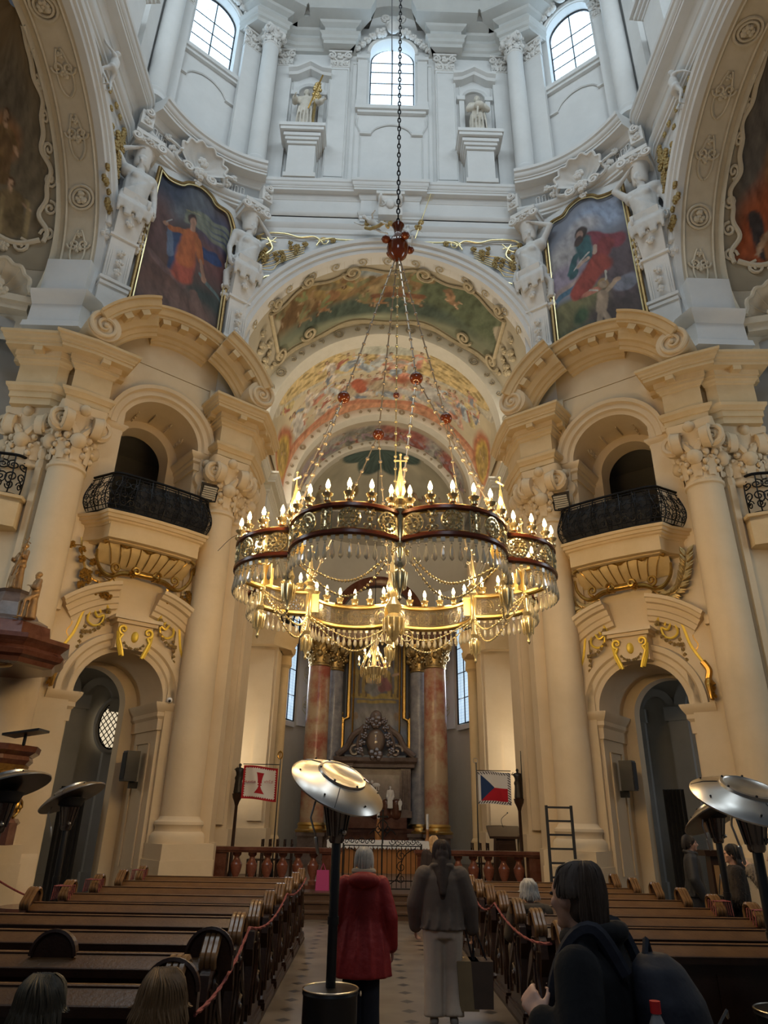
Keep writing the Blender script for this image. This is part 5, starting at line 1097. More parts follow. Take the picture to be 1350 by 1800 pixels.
# ================================================================ GILT RELIEF on the walls
def scrollgold(mb,P,pts,o,r=0.03,n=6,flat=1.0): mb.mark('stem'); utube(mb,P,catm(pts,6),o,r,n,flat)
for s in (-1,1):
    S=SIDE[s]
    # ---- spandrels of the chancel arch
    Q=lambda u,o,z: CP(s*u,o,z)
    t=thing('gilt_spandrel_relief',(s*3.2,17.9,18.5),'gilt ribbon and flower relief on the white spandrel %s of the chancel arch'%S,'relief','gilt spandrel reliefs')
    mb=MB()
    scrollgold(mb,Q,[(0.75,20.2),(1.7,20.2),(2.0,20.25),(2.35,20.15),(2.5,19.9)],0.1,0.03); scrollgold(mb,Q,[(2.3,20.05),(2.6,20.3),(3.1,20.25),(3.6,20.4),(4.3,20.4),(4.55,20.15),(4.5,19.9)],0.1,0.03)
    scrollgold(mb,Q,[(0.7,19.85),(1.2,19.95),(1.5,19.8),(2.0,19.7),(2.6,19.45),(2.75,19.15),(3.0,19.1)],0.1,0.035); scrollgold(mb,Q,[(3.6,18.5),(4.2,18.4),(4.55,17.6),(4.8,17.1),(4.6,16.8)],0.1,0.04)
    scrollgold(mb,Q,[(4.2,20.2),(4.0,19.7),(4.35,19.3),(4.55,18.9),(4.35,18.6)],0.1,0.035); scrollgold(mb,Q,[(3.9,20.2),(4.2,19.9),(4.5,19.95),(4.4,20.15),(3.9,20.0)],0.1,0.022)
    for (cx,cz,r) in ((3.3,18.9,0.22),(3.15,19.1,0.16),(2.25,20.1,0.2),(1.4,20.1,0.12)): utube(mb,Q,spiral(cx,cz,r,0,1.4,18),0.1,0.025,5)
    build_split(mb,PALEGOLD,t,'ribbon')
    mb=MB(); rnd=random.Random(3)
    for k in range(26):
        a=rnd.random(); u=3.1+1.3*rnd.random(); z=18.8+1.2*rnd.random(); leafblob(mb,Q,u,z,0.1,0.075+0.05*rnd.random(),6,k)
    for k in range(5): scrollgold(mb,Q,[(2.9,19.9-0.1*k),(3.3+0.1*k,19.7-0.15*k),(3.9,19.6-0.2*k),(4.3,19.2-0.1*k)],0.08,0.015)
    for (u,z) in ((2.9,19.95),(1.95,20.15),(2.85,19.05),(3.45,18.55),(3.6,18.35),(4.5,20.2),(4.45,18.75),(0.75,20.2)): leafblob(mb,Q,u,z,0.1,0.12,7,int(u*10))
    for k in range(6): leafblob(mb,Q,1.0+0.16*k,20.02+0.04*sin(k*2),0.1,0.06,5,k)
    build_split(mb,OLDGOLD,t)
    # ---- the same beside the transept arches
    T=TP(s)
    t=thing('gilt_spandrel_relief',(s*8.2,14.8,19.0),'dulled gilt flower trail climbing the wall beside the %s transept arch'%S,'relief','gilt flower trails by the transept arches')
    mb=MB(); rnd=random.Random(9)
    for k in range(40):
        z=17.6+3.4*rnd.random(); y=15.05-(z-17.6)*0.12-0.8*rnd.random()*min(1,(z-17.2)*0.9)-0.1; leafblob(mb,T,y,z,0.14,0.10+0.08*rnd.random(),6,k)
    for k in range(8): z=20.3+0.35*k; leafblob(mb,T,13.9-0.3*k,z if z<21.1 else 21.0,0.1,0.1,6,k)
    for k in range(5): scrollgold(mb,T,[(15.0,17.4+0.2*k),(14.7,18.2+0.2*k),(14.9,19+0.2*k),(14.5,19.8+0.2*k)],0.08,0.02)
    build_split(mb,OLDGOLD,t)
    mb=MB(); scrollgold(mb,T,[(15.05,17.6),(15.1,18.3),(14.8,18.7),(14.9,19.2)],0.1,0.04); scrollgold(mb,T,[(14.6,19.5),(14.5,20.1),(14.2,20.4)],0.1,0.04); build_split(mb,PALEGOLD,t,'ribbon')
    # cherub with trumpet figure high beside the transept arch
    def ext(mb,J,h): pass
    statue('cherub',T(12.6,0.45,20.1),(-pi/2 if s>0 else pi/2)*-1+pi,1.5,'white stucco cherub perched above the %s transept arch'%S,'cherub',STUCFIG,pose=dict(le=(-0.25,0.1,0.85),lw=(-0.35,0.15,0.95),re=(0.22,0.1,0.7),rw=(0.3,0.15,0.55),lk=(-0.12,0.15,0.35),rk=(0.1,0.05,0.3)),drape=False,vox=0.03,group='cherubs above the transept arches')
    # ---- lower arch: gilt scrollwork
    P=BP(s)
    t=thing('gilt_arch_relief',P(0,0.75,5.5),'bright gilt scrollwork, garland and keystone over the %s ground-floor archway'%S,'relief','gilt reliefs over the lower archways')
    mb=MB(); ubox(mb,P,-0.42,0.42,0.6,0.98,5.5,6.08); ubox(mb,P,-0.5,0.5,0.6,1.08,6.08,6.16); ubox(mb,P,-0.58,0.58,0.6,1.16,6.16,6.24); x=mb.build('keystone',OCH,t,smooth=False); local(x,t.location)
    mb=MB()
    for sg in (-1,1):
        Q=lambda u,o,z: P(sg*u,o,z)
        utube(mb,Q,spiral(0.30,5.93,0.12,-pi/2,1.3,16,dr=1)[::-1]+[(0.36,5.7),(0.28,5.5),(0.22,5.32)],1.03,[0.02]*8+[0.035]*12,6)
        utube(mb,Q,[(0.40,5.88),(0.36,5.6),(0.26,5.34)],1.0,0.05,6)
        scrollgold(mb,Q,[(0.62,6.32),(0.72,6.6),(0.9,6.66),(0.98,6.5),(1.12,6.42),(1.2,6.2),(1.3,5.75),(1.5,5.35)],0.7,0.045,6)
        scrollgold(mb,Q,[(0.98,6.45),(0.85,6.2),(0.7,6.25),(0.74,6.05),(0.9,5.98),(1.05,6.08),(1.02,6.3),(0.86,6.4),(0.78,6.3)],0.7,0.03,6)
    build_split(mb,GOLDF,t,'ribbon')
    mb=MB(); ell(mb,P(0,1.0,5.8),(0.09,0.06,0.13),14,m=10); x=mb.build('gold_oval',GOLDF,t); local(x,t.location)
    mb=MB()
    for sg in (-1,1):
        Q=lambda u,o,z: P(sg*u,o,z)
        for k in range(7): leafblob(mb,Q,0.62+0.085*k,6.15-0.06*k-0.03*k*(6-k)*0.4,0.76,0.055,6,k)
        for k in range(5): leafblob(mb,Q,1.08+0.02*k,5.92-0.12*k,0.72,0.05,6,k)
        leafblob(mb,Q,0.64,6.35,0.8,0.075,7,9); leafblob(mb,Q,0.92,6.62,0.76,0.06,7,8)
        for k in range(4): leafblob(mb,Q,0.05+0.06*k,5.52+0.012*k*k,1.02,0.04,5,k)
    build_split(mb,OLDGOLD,t)
    mb=MB()
    for sg in (-1,1):
        Q=lambda u,o,z: P(sg*u,o,z)
        scrollgold(mb,Q,[(1.35,6.35),(1.45,6.2),(1.38,5.95),(1.46,5.75),(1.38,5.6)],0.7,0.025); scrollgold(mb,Q,[(1.5,5.35),(1.6,5.15),(1.56,4.95),(1.64,4.8)],0.75,0.07)
        for k in range(4): leafblob(mb,Q,1.6+0.02*(k%2),4.82-0.09*k,0.85,0.09,6,k)
        ell(mb,Q(1.58,0.85,4.85),(0.09,0.09,0.12)); cap(mb,Q(1.58,0.9,4.8),Q(1.6,0.95,4.5),0.07,0.03,7)
    build_split(mb,GOLD,t,'side_scroll')

    # ================================================ BALCONIES
    t=thing('balcony',P(0.05,0.6,7.9),'cream moulded stone balcony projecting below the %s upper arch'%S,'balcony','stone balconies')
    bp=[xy(P,-1.62,0.62),xy(P,-1.5,0.85),xy(P,-1.3,1.15),xy(P,-1.22,1.52),xy(P,-0.6,1.6),xy(P,0.05,1.62),xy(P,0.7,1.6),xy(P,1.3,1.52),xy(P,1.4,1.15),xy(P,1.6,0.85),xy(P,1.78,0.62)]
    sd=1 if s>0 else -1
    BPF=[(-0.36,7.88),(-0.26,7.89),(-0.26,7.98),(-0.23,8.0),(-0.21,8.12),(-0.17,8.2),(-0.17,8.24),(-0.12,8.25),(-0.11,8.3),(-0.05,8.33),(-0.05,8.38),(0.0,8.39),(0,8.47),(0.04,8.48),(0.05,8.55),(-0.35,8.56)]
    mb=MB(); plan_sweep(mb,bp,BPF,side=-sd); 
    n=len(bp); c0=xy(P,0.05,0.7)
    vs=[(c0[0]+(a-c0[0])*0.9,c0[1]+(b_-c0[1])*0.9,z) for z in (7.92,8.52) for a,b_ in bp]
    mb.add(vs,[tuple(range(n)),tuple(range(n,2*n))]+[(i,(i+1)%n,n+(i+1)%n,n+i) for i in range(n)])
    x=mb.build('slab',OCHD,t,angle=30); local(x,t.location)
    _P=P; P=(lambda u,o,z,_P=_P:_P(u*1.05,o,z*1.12-0.85+0.06))
    # gilt cartouche on the corbel
    t2=thing('gilt_cartouche',P(0,0.6,7.3),'gilt shell cartouche with %s under the %s balcony'%(('flower sprays' if s<0 else 'laurel branches'),S),'cartouche','gilt cartouches under the balconies')
    mb=MB(); vs=[]; m_=33
    for j in range(7):
        v=j/6
        for i in range(m_):
            uu=-1.12+2.24*i/(m_-1); vs.append(P(uu+0.02,0.62+0.50*sin(v*pi/2)*(1-(uu/1.25)**2*0.35)+0.025*abs(sin(i*pi/4)),7.38+0.05*(uu)**2+0.38*v))
    mb.add(vs,[(j*m_+i,j*m_+i+1,(j+1)*m_+i+1,(j+1)*m_+i) for j in range(6) for i in range(m_-1)]); x=mb.build('shell',mat('gilded_shell_ground',(0.66,0.48,0.22),0.6,0.12,col2=(0.76,0.58,0.3),ns=3,amt=0.8),t2); local(x,t2.location)
    mb=MB()
    for (a,b_) in ((-1.1,-0.55),(-0.55,0.05),(0.05,0.6),(0.6,1.1)): utube(mb,P,[(a+(b_-a)*q/8,7.72+0.10*sin(pi*q/8)) for q in range(9)],1.17,0.05,6)
    for k in range(9): uu=-0.96+0.24*k; tube(mb,[P(uu*(0.75+0.25*v),0.67+0.50*sin(v*pi/2)*(1-(uu/1.25)**2*0.35),7.38+0.38*v) for v in (0.1,0.3,0.5,0.7,0.9,1.0)],0.012,4)
    x=mb.build('shell_rim',GOLD,t2); local(x,t2.location)
    mb=MB(); cap(mb,P(-0.24,1.0,7.24),P(0.24,1.0,7.24),0.085,None,10); leafblob(mb,P,-0.3,7.2,1.02,0.1,6,1); leafblob(mb,P,0.3,7.2,1.02,0.1,6,2)
    for sg in (-1,1):
        Q=lambda u,o,z: P(sg*u,o,z)
        utube(mb,Q,catm([(0.2,7.22),(0.5,7.2),(0.75,7.1),(0.95,7.14),(1.12,7.35),(1.16,7.6)],5),0.95,[0.08-0.05*i/25 for i in range(26)],7); utube(mb,Q,spiral(0.7,7.26,0.12,-pi/2,1.4,16),1.05,0.035,6); utube(mb,Q,spiral(0.25,7.26,0.1,0,1.2,12),1.1,0.035,6)
    x=mb.build('gilt_bar',GOLD,t2); local(x,t2.location)
    mb=MB(); rnd=random.Random(5)
    for sg in (-1,1):
        Q=lambda u,o,z: P(sg*u,o,z)
        stem=catm([(0.62,7.1),(0.88,6.93),(1.2,7.02),(1.42,7.4),(1.52,7.8)],8); utube(mb,Q,stem,0.85,0.025,5)
        if s<0:
            for k in range(14):
                b_=stem[int((k+1)*len(stem)/15)]; a=rnd.uniform(-2.8,0.4); L=0.12+0.2*rnd.random(); e=(b_[0]+L*cos(a),b_[1]+L*sin(a)); utube(mb,Q,[b_,e],0.88,0.015,4); leafblob(mb,Q,e[0],e[1],0.9,0.10,6,k)
        else:
            for k in range(44):
                b_=stem[int((k+1)*len(stem)/46)]; i=int((k+1)*len(stem)/46); d=Vector((stem[min(i+1,len(stem)-1)][0]-stem[max(i-1,0)][0],stem[min(i+1,len(stem)-1)][1]-stem[max(i-1,0)][1])); d.normalize(); a=atan2(d.y,d.x)+(-1)**k*0.7
                L=0.24; c=P(sg*(b_[0]+0.5*L*cos(a)),0.88+0.04*(k%3),b_[1]+0.5*L*sin(a)); e1=Vector(P(sg*(b_[0]+L*cos(a)),0.9,b_[1]+L*sin(a))); e0=Vector(P(sg*b_[0],0.86,b_[1])); mm=(e0+e1)/2
                tube(mb,[e0,(e0*2+e1)/3,(e0+e1*2)/3,e1],[0.01,0.055,0.045,0.004],6)
    build_split(mb,GOLD if s<0 else OLDGOLD,t2,'foliage')
    P=_P
    # ---- wrought iron railing: belly profile along the balcony edge
    rp=[(-1.45,0.70),(-1.3,1.1),(-1.15,1.42),(-0.6,1.5),(0.05,1.52),(0.7,1.5),(1.2,1.42),(1.38,1.1),(1.55,0.70)]
    rp2=catm(rp,4); L=[0]
    for a,b_ in zip(rp2[:-1],rp2[1:]): L.append(L[-1]+hypot(b_[0]-a[0],b_[1]-a[1]))
    def rpos(tt,z,LL=L,r2=rp2):
        d=tt*LL[-1]; u=float(np.interp(d,LL,[a for a,_ in r2])); o=float(np.interp(d,LL,[b_ for _,b_ in r2]))
        q=(z-8.6)/1.0; bel=0.16*sin(pi*min(max(1-q,0),1)**1.5)*1.0
        c=Vector((u-0.05,o-0.4)); c=c.normalized() if c.length>0 else c
        return P(u+c.x*bel,o+c.y*bel,z)
    t3=thing('balcony_railing',P(0.05,1.2,8.56),'black wrought-iron scrollwork railing bellied out on the %s balcony'%S,'railing','wrought-iron balcony railings')
    mb=MB(); 
    for z,r_ in ((9.58,0.035),(8.62,0.03),(9.5,0.015),(8.72,0.014)): tube(mb,[rpos(i/60,z) for i in range(61)],r_,6)
    x=mb.build('rails',IRON,t3); local(x,t3.location)
    mb=MB()
    for i in range(13): tube(mb,[rpos(i/12,8.62+0.96*q/8) for q in range(9)],0.016,5)
    x=mb.build('bars',IRON,t3); local(x,t3.location)
    mb=MB()
    for i in range(24):
        tc_=(i+0.5)/24
        for (zc,r_,a0,dr) in ((9.28,0.13,pi/2,(-1)**i),(8.98,0.12,-pi/2,-(-1)**i),(8.8,0.08,0,(-1)**i)):
            tube(mb,[rpos(tc_+p/L[-1],zc+q) for p,q in spiral(0,0,r_,a0,1.6,18,dr=dr)],0.011,4)
        tube(mb,[rpos(tc_+p/L[-1],q) for p,q in bez((0.0,8.65),(0.1*(-1)**i,8.95),(-0.1*(-1)**i,9.2),(0,9.5),10)],0.011,4)
        if i%3==1: leafblob(mb,lambda u,o,z:rpos(tc_+u/L[-1],9.1+z),0,0,0,0.05,5,i)
    x=mb.build('scrolls',IRON,t3); local(x,t3.location)
    # dark cloth behind the railing
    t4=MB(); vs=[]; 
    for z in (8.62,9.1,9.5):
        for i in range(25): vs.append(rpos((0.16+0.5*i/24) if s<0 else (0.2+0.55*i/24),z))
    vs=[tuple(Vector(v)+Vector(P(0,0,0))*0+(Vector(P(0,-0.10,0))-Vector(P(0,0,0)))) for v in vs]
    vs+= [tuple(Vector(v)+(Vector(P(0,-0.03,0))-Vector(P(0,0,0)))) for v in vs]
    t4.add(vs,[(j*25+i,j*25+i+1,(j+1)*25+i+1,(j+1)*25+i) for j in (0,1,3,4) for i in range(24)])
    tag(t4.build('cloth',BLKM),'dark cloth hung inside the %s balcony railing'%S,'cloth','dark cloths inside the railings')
    # floodlight on the inner end of the railing
    t5=thing('floodlight',rpos(0.13,9.62),'black floodlight on a post at the inner end of the %s balcony railing'%S,'lamp','floodlights on the balconies')
    mb=MB(); p=Vector(rpos(0.13,9.62)); 
    Mx=Matrix.Translation(p+Vector((0,-0.05,0.32)))@Matrix.Rotation(s*-0.5,4,'Z')@Matrix.Rotation(0.7,4,'X')
    bb=MB(); tbox(bb,(0,0),0.17,0.12,-0.2,0.22,0.12,0.2); bb.xf(lambda q:tuple(Mx@Vector(q))); x=bb.build('housing',BLK,t5,smooth=False); local(x,t5.location)
    bb=MB(); 
    for k in range(6): box(bb,-0.18,0.18,-0.14,-0.12,-0.16+0.06*k,-0.12+0.06*k)
    bb.xf(lambda q:tuple(Mx@Vector(q))); x=bb.build('lens_grille',mat('frosted_lens',(0.5,0.48,0.42),0.5),t5,smooth=False); local(x,t5.location)
    bb=MB(); tube(bb,[p+Vector((0,0,-0.3)),p+Vector((0,0,0.2))],0.05,8); tube(bb,[p+Vector((-0.22,0,0.3)),p+Vector((-0.2,0,0.05)),p+Vector((0.2,0,0.05)),p+Vector((0.22,0,0.3))],0.025,6); x=bb.build('bracket',BLK,t5); local(x,t5.location)
    # ---- transept balcony at the picture's edge
    TB=lambda u,o,z:(s*(8.55+u),15.1-o,z)
    t=thing('balcony',TB(1.3,0,7.9),'cream moulded balcony at the edge of view in the %s transept'%S,'balcony','transept balconies')
    bp=[(s*8.46,14.72),(s*8.38,14.6),(s*8.35,14.35),(s*8.7,14.15),(s*9.6,14.0),(s*12,14.1)]
    mb=MB(); plan_sweep(mb,bp,BPF,side=-sd); n=len(bp); pl=bp+[(s*12.3,15.2),(s*8.6,15.2)]; n=len(pl); mb.add([(a,b_,z) for z in (7.8,8.52) for a,b_ in pl],[tuple(range(n)),tuple(range(n,2*n))]+[(i,(i+1)%n,n+(i+1)%n,n+i) for i in range(n)])
    x=mb.build('slab',OCHD,t,angle=30); local(x,t.location)
    t3=thing('balcony_railing',(s*9.2,14.3,8.56),'black scrolled iron railing at the outer edge of view, %s transept balcony'%S,'railing','transept balcony railings')
    rp=[(8.55,14.62),(8.6,14.42),(8.95,14.3),(9.8,14.18),(10.9,14.2),(12.0,14.3)]; rq=catm(rp,4); L2=[0]
    for a,b_ in zip(rq[:-1],rq[1:]): L2.append(L2[-1]+hypot(b_[0]-a[0],b_[1]-a[1]))
    def rp3(tt,z,LL=L2,r2=rq):
        d=tt*LL[-1]; q=(z-8.6); bel=0.22*sin(pi*min(max(1-q,0),1)**1.5); return (s*(float(np.interp(d,LL,[a for a,_ in r2]))-bel*0.7),float(np.interp(d,LL,[b_ for _,b_ in r2]))-bel,z)
    mb=MB(); 
    for z,r_ in ((9.62,0.04),(8.62,0.035)): tube(mb,[rp3(i/40,z) for i in range(41)],r_,6)
    x=mb.build('rails',IRON,t3); local(x,t3.location); mb=MB()
    for i in range(12): tube(mb,[rp3(i/11,8.62+1.0*q/8) for q in range(9)],0.018,5)
    x=mb.build('bars',IRON,t3); local(x,t3.location); mb=MB()
    for i in range(16):
        for (zc,r_,a0,dr) in ((9.3,0.16,pi/2,(-1)**i),(8.95,0.15,-pi/2,-(-1)**i),(8.78,0.09,0,(-1)**i)):
            tube(mb,[rp3((i+0.5)/16+p/L2[-1],zc+q) for p,q in spiral(0,0,r_,a0,1.6,18,dr=dr)],0.017,4)
    x=mb.build('scrolls',IRON,t3); local(x,t3.location)

# ================================================================ STATUES OF THE DRUM, PUTTO
def cross_staff(p0,p1,m,t,name='staff'):
    mb=MB(); cap(mb,p0,p1,0.035,0.03,6); mb.build(name,m,t)
t=statue('statue',(-3.32,17.95,25.65),pi,2.35,'stone saint with gilt staff in the drum niche left of the middle window',pose=dict(le=(-0.20,0.05,0.64),lw=(-0.30,0.14,0.60),re=(0.18,0.06,0.64),rw=(0.16,0.20,0.60)),headyaw=0.3,group='drum statues')
cross_staff((-0.62,0.55,2.5),(-0.15,0.35,0.9),GOLD,t); 
mb=MB(); 
for k in range(9): leafblob(mb,lambda u,o,z:(u,o,z),-0.35-0.04*(k%3),1.7+0.16*k*0.7,0.1,0.16,6,k)
cap(mb,(-0.3,0.1,0.1),(-0.38,0.1,2.3),0.07,0.05,7); mb.build('banner_post',OLDGOLD,t)
t=statue('statue',(3.32,17.95,25.65),pi,2.3,'bearded stone monk in the drum niche right of the middle window',pose=dict(le=(-0.16,0.06,0.62),lw=(-0.03,0.16,0.58),re=(0.16,0.06,0.62),rw=(0.03,0.16,0.56)),headyaw=-0.4,beard=True,group='drum statues')
mb=MB(); ell(mb,(0,0.42,1.3),(0.2,0.14,0.15)); cap(mb,(0.05,0.42,1.25),(0.1,0.45,0.7),0.05,0.03); mb.build('bundle',STATUE,t)
t=statue('cherub',(-0.45,17.45,19.75),2.6,1.35,'white cherub leaning over the crown of the chancel arch, left of the chain','cherub',STUCFIG,pose=dict(che=(0.12,0.08,0.66),neck=(0.2,0.14,0.72),head=(0.27,0.2,0.78),ls=(0.08,0.05,0.74),rs=(0.25,0.05,0.68),le=(0.0,0.25,0.7),lw=(-0.12,0.33,0.66),re=(0.38,0.1,0.66),rw=(0.5,0.2,0.7),lk=(-0.2,0.12,0.45),la=(-0.38,0.1,0.3),rk=(-0.1,0.0,0.3),ra=(-0.3,-0.02,0.15)),drape=False,vox=0.025)
mb=MB(); tube(mb,[(-0.4,0.1,0.6),(-0.1,0.15,0.5),(0.2,0.1,0.6),(0.4,0.1,0.75)],0.06,7); leafblob(mb,lambda u,o,z:(u,o+0.1,z),-0.55,0.4,0,0.16,7,1); leafblob(mb,lambda u,o,z:(u,o+0.1,z),0.3,0.95,0,0.16,7,2); mb.build('gilt_drapery',OLDGOLD,t)
t=statue('cherub',(0.62,17.74,19.75),pi,1.1,'white cherub half hidden behind the brown chain ball at the arch crown','cherub',STUCFIG,pose=dict(le=(-0.3,0.1,0.75),lw=(-0.42,0.1,0.65),re=(0.25,0.1,0.75),rw=(0.35,0.15,0.6),lk=(-0.15,0.2,0.35),rk=(0.15,0.2,0.3)),drape=False,vox=0.025)
t=thing('gilt_lance',(0.85,17.3,19.8),'thin gilt lance with rays rising right of the chain ball','lance')
mb=MB(); cap(mb,(0,0,0),(0.55,0,2.1),0.02,0.015,6); 
for k in range(5): cap(mb,(0.46+0.02*k-0.12,0,1.75+0.07*k),(0.46+0.02*k+0.12,0,1.72+0.07*k+0.06),0.01,None,4)
mb.build('shaft',PALEGOLD,t); mb=MB(); leafblob(mb,lambda u,o,z:(u,o,z),0.1,0.5,0,0.14,7,3); leafblob(mb,lambda u,o,z:(u,o,z),0.2,0.75,0,0.12,7,4); mb.build('gilt_knot',OLDGOLD,t)
# ================================================================ GREAT CHANDELIER
def dupobj(o,parent,loc=None,rot=None,scale=None):
    c=o.copy(); COL.objects.link(c); c.parent=parent
    if loc is not None: c.location=loc
    if rot is not None: c.rotation_euler=rot
    if scale is not None: c.scale=scale
    return c
def duptree(o,parent=None,loc=None,rz=None):
    c=o.copy(); COL.objects.link(c); c.parent=parent
    if loc is not None: c.location=loc
    if rz is not None: c.rotation_euler=(0,0,rz)
    for ch in list(o.children): duptree(ch,c)
    return c
CX,CY=0.02,9.8
ch=thing('chandelier',(CX,CY,0),'huge lobed gilt and crystal crown chandelier hanging in the middle of the church','chandelier')
RC,LR,LC=1.96,0.79,1.56
def lobe(k,t,dr=0.0):   # t -1..1 across lobe k
    am=radians(22.5+45*k); h=math.acos(max(-1,min(1,(RC**2-LC**2-LR**2)/(2*LC*LR))))   # half angle at lobe centre
    a=h*t; c=(LC*sin(am),-LC*cos(am)); d=am+a
    return (c[0]+(LR+dr)*sin(d),c[1]-(LR+dr)*cos(d),d)
ZB,ZT=5.07,5.42
mb=MB()
for z in (ZB,ZT):
    for k in range(8): tube(mb,[(*lobe(k,-1+2*i/20)[:2],z) for i in range(21)],0.038,6)
mb.build('wooden_rails',BROWNW,ch)
mb=MB()
for z in (ZB+0.045,ZT-0.045,ZB-0.04,ZT+0.04):
    for k in range(8): tube(mb,[(*lobe(k,-1+2*i/20,-0.012)[:2],z) for i in range(21)],0.014,4)
for z in (ZB,ZT):
    for k in range(8): tube(mb,[(*lobe(k,-1+2*i/20,-0.03)[:2],z) for i in range(21)],0.034,6)
mb.build('gilt_rims',BRASS,ch)
# open-work band: roundels, crosses, bow ties
GLT=mat('gilt_crystal',(0.95,0.83,0.50),0.2,0.7,col2=(0.78,0.62,0.32),ns=30,amt=0.9)
for k in range(8):
    mb=MB()
    def LP(u,o,z,k=k):   # u metres along the lobe, o outward, z
        x,y,d=lobe(k,u/1.03,o-0.0); return (x,y,z)
    zc=(ZB+ZT)/2
    for u in (-0.82,-0.3,0.3,0.82):
        for r_,rt in ((0.135,0.016),(0.085,0.014)): tube(mb,[LP(u+r_*cos(q),0.0,zc+r_*sin(q)) for q in [i*pi/8 for i in range(17)]],rt,4)
        for i in range(14): q=i*2*pi/14; ell(mb,LP(u+0.11*cos(q),0.01,zc+0.11*sin(q)),0.02,5,m=4)
        for i in range(6): q=i*pi/3; tube(mb,[LP(u,0.012,zc),LP(u+0.065*cos(q),0.012,zc+0.065*sin(q))],[0.008,0.02],4)
    for u in (-0.56,0.0,0.56):
        for sg in (-1,1):
            for zz in (-1,1): utube(mb,LP,spiral(u+sg*0.05,zc+zz*0.09,0.05,pi/2*zz,1.1,8,dr=sg*zz),0.0,0.014,4)
        ell(mb,LP(u,0.01,zc),(0.035,0.035,0.035),6,m=4); ell(mb,LP(u,0.01,zc+0.08),(0.022,0.022,0.03),6,m=4); ell(mb,LP(u,0.01,zc-0.08),(0.022,0.022,0.03),6,m=4)
    utube(mb,LP,[(-0.065,zc-0.14),(0.065,zc-0.14),(0.065,zc+0.14),(-0.065,zc+0.14),(-0.065,zc-0.14)],0.0,0.014,4)
    utube(mb,LP,[(0,zc-0.1),(0,zc+0.1)],0.015,0.017,4); utube(mb,LP,[(-0.045,zc+0.03),(0.045,zc+0.03)],0.015,0.017,4)
    mb.build('openwork_band',GLT,ch)
    mb=MB()
    for u in [(-0.98+0.196*i) for i in range(11)]: utube(mb,LP,[(u,ZB),(u,ZT)],-0.02,0.005,3)
    for i in range(20): 
        u0=-1.0+0.1*i; vs=[LP(u0,-0.03,ZB+0.03),LP(u0+0.1,-0.03,ZB+0.03),LP(u0+0.1,-0.03,ZT-0.03),LP(u0,-0.03,ZT-0.03)]; mb.add(vs,[(0,1,2,3)])
    m_=MATS.get('thin_smoked_glass')
    if m_ is None:
        m_=mat('thin_smoked_glass',(0.20,0.17,0.12),0.15); nt=m_.node_tree; b=nt.nodes['Principled BSDF']; b.inputs['Alpha'].default_value=0.6
    mb.build('glass_backing',m_,ch)
    # fleur-de-lis cresting
    for i in range(7):
        mb=MB(); u=-0.87+0.29*i
        for sg in (-1,1): utube(mb,LP,[(u+sg*0.01,ZT+0.04),(u+sg*0.05,ZT+0.09),(u+sg*0.045,ZT+0.13),(u+sg*0.02,ZT+0.11)],0.0,0.012,4)
        ell(mb,LP(u,0,ZT+0.12),(0.016,0.016,0.03),6,m=4); ell(mb,LP(u,0,ZT+0.05),(0.02,0.02,0.02),6,m=4)
        mb.build('cresting_fleur',GLT,ch)
# cusps: gilt plates, spires with crosses, hanging lanterns
spire=None
for k in range(8):
    a=radians(45*k); x,y=RC*sin(a),-RC*cos(a)
    if spire is None:
        mb=MB(); lathe(mb,[(0.02,ZB-0.1),(0.06,ZB-0.05),(0.05,ZB),(0.06,ZT),(0.09,ZT+0.05),(0.05,ZT+0.12),(0.1,ZT+0.18),(0.04,ZT+0.24),(0.075,ZT+0.32),(0.035,ZT+0.5),(0.015,ZT+0.66)],12)
        tube(mb,[(0,0,ZT+0.64),(0,0,ZT+0.84)],0.012,4); tube(mb,[(-0.06,0,ZT+0.76),(0.06,0,ZT+0.76)],0.012,4)
        for q in ((0,ZT+0.85),(-0.07,ZT+0.76),(0.07,ZT+0.76)): ell(mb,(q[0],0,q[1]),0.02,6,m=4)
        spire=mb.build('spire',GLT,ch); spire.location=(x,y,0); spire.rotation_euler=(0,0,a)
        mb=MB(); lathe(mb,[(0.0,ZB-0.78),(0.025,ZB-0.74),(0.012,ZB-0.7),(0.045,ZB-0.6),(0.075,ZB-0.5),(0.085,ZB-0.42),(0.05,ZB-0.36),(0.07,ZB-0.3),(0.035,ZB-0.22),(0.05,ZB-0.12),(0.02,ZB-0.05)],10)
        for i in range(8): q=i*pi/4; cap(mb,(0.085*cos(q),0.085*sin(q),ZB-0.42),(0.07*cos(q),0.07*sin(q),ZB-0.62),0.014,0.008,4)
        lan=mb.build('lantern_pendant',GLT,ch); lan.location=(x,y,0)
        mb=MB(); vs=[]
        for sg in (-1,1):
            mb.add([(0,0.02,ZB+0.02),(sg*0.10,0.13,ZB+0.02),(sg*0.10,0.13,ZT-0.02),(0,0.02,ZT-0.02),(0,0.035,ZB+0.02),(sg*0.10,0.145,ZB+0.02),(sg*0.10,0.145,ZT-0.02),(0,0.035,ZT-0.02)],[(0,1,2,3),(4,5,6,7),(0,1,5,4),(1,2,6,5),(2,3,7,6)])
        pla=mb.build('corner_plate',BRASS,ch,smooth=False); pla.location=(x,y,0); pla.rotation_euler=(0,0,a)
    else:
        dupobj(spire,ch,(x,y,0),(0,0,a)); dupobj(lan,ch,(x,y,0)); dupobj(pla,ch,(x,y,0),(0,0,a))
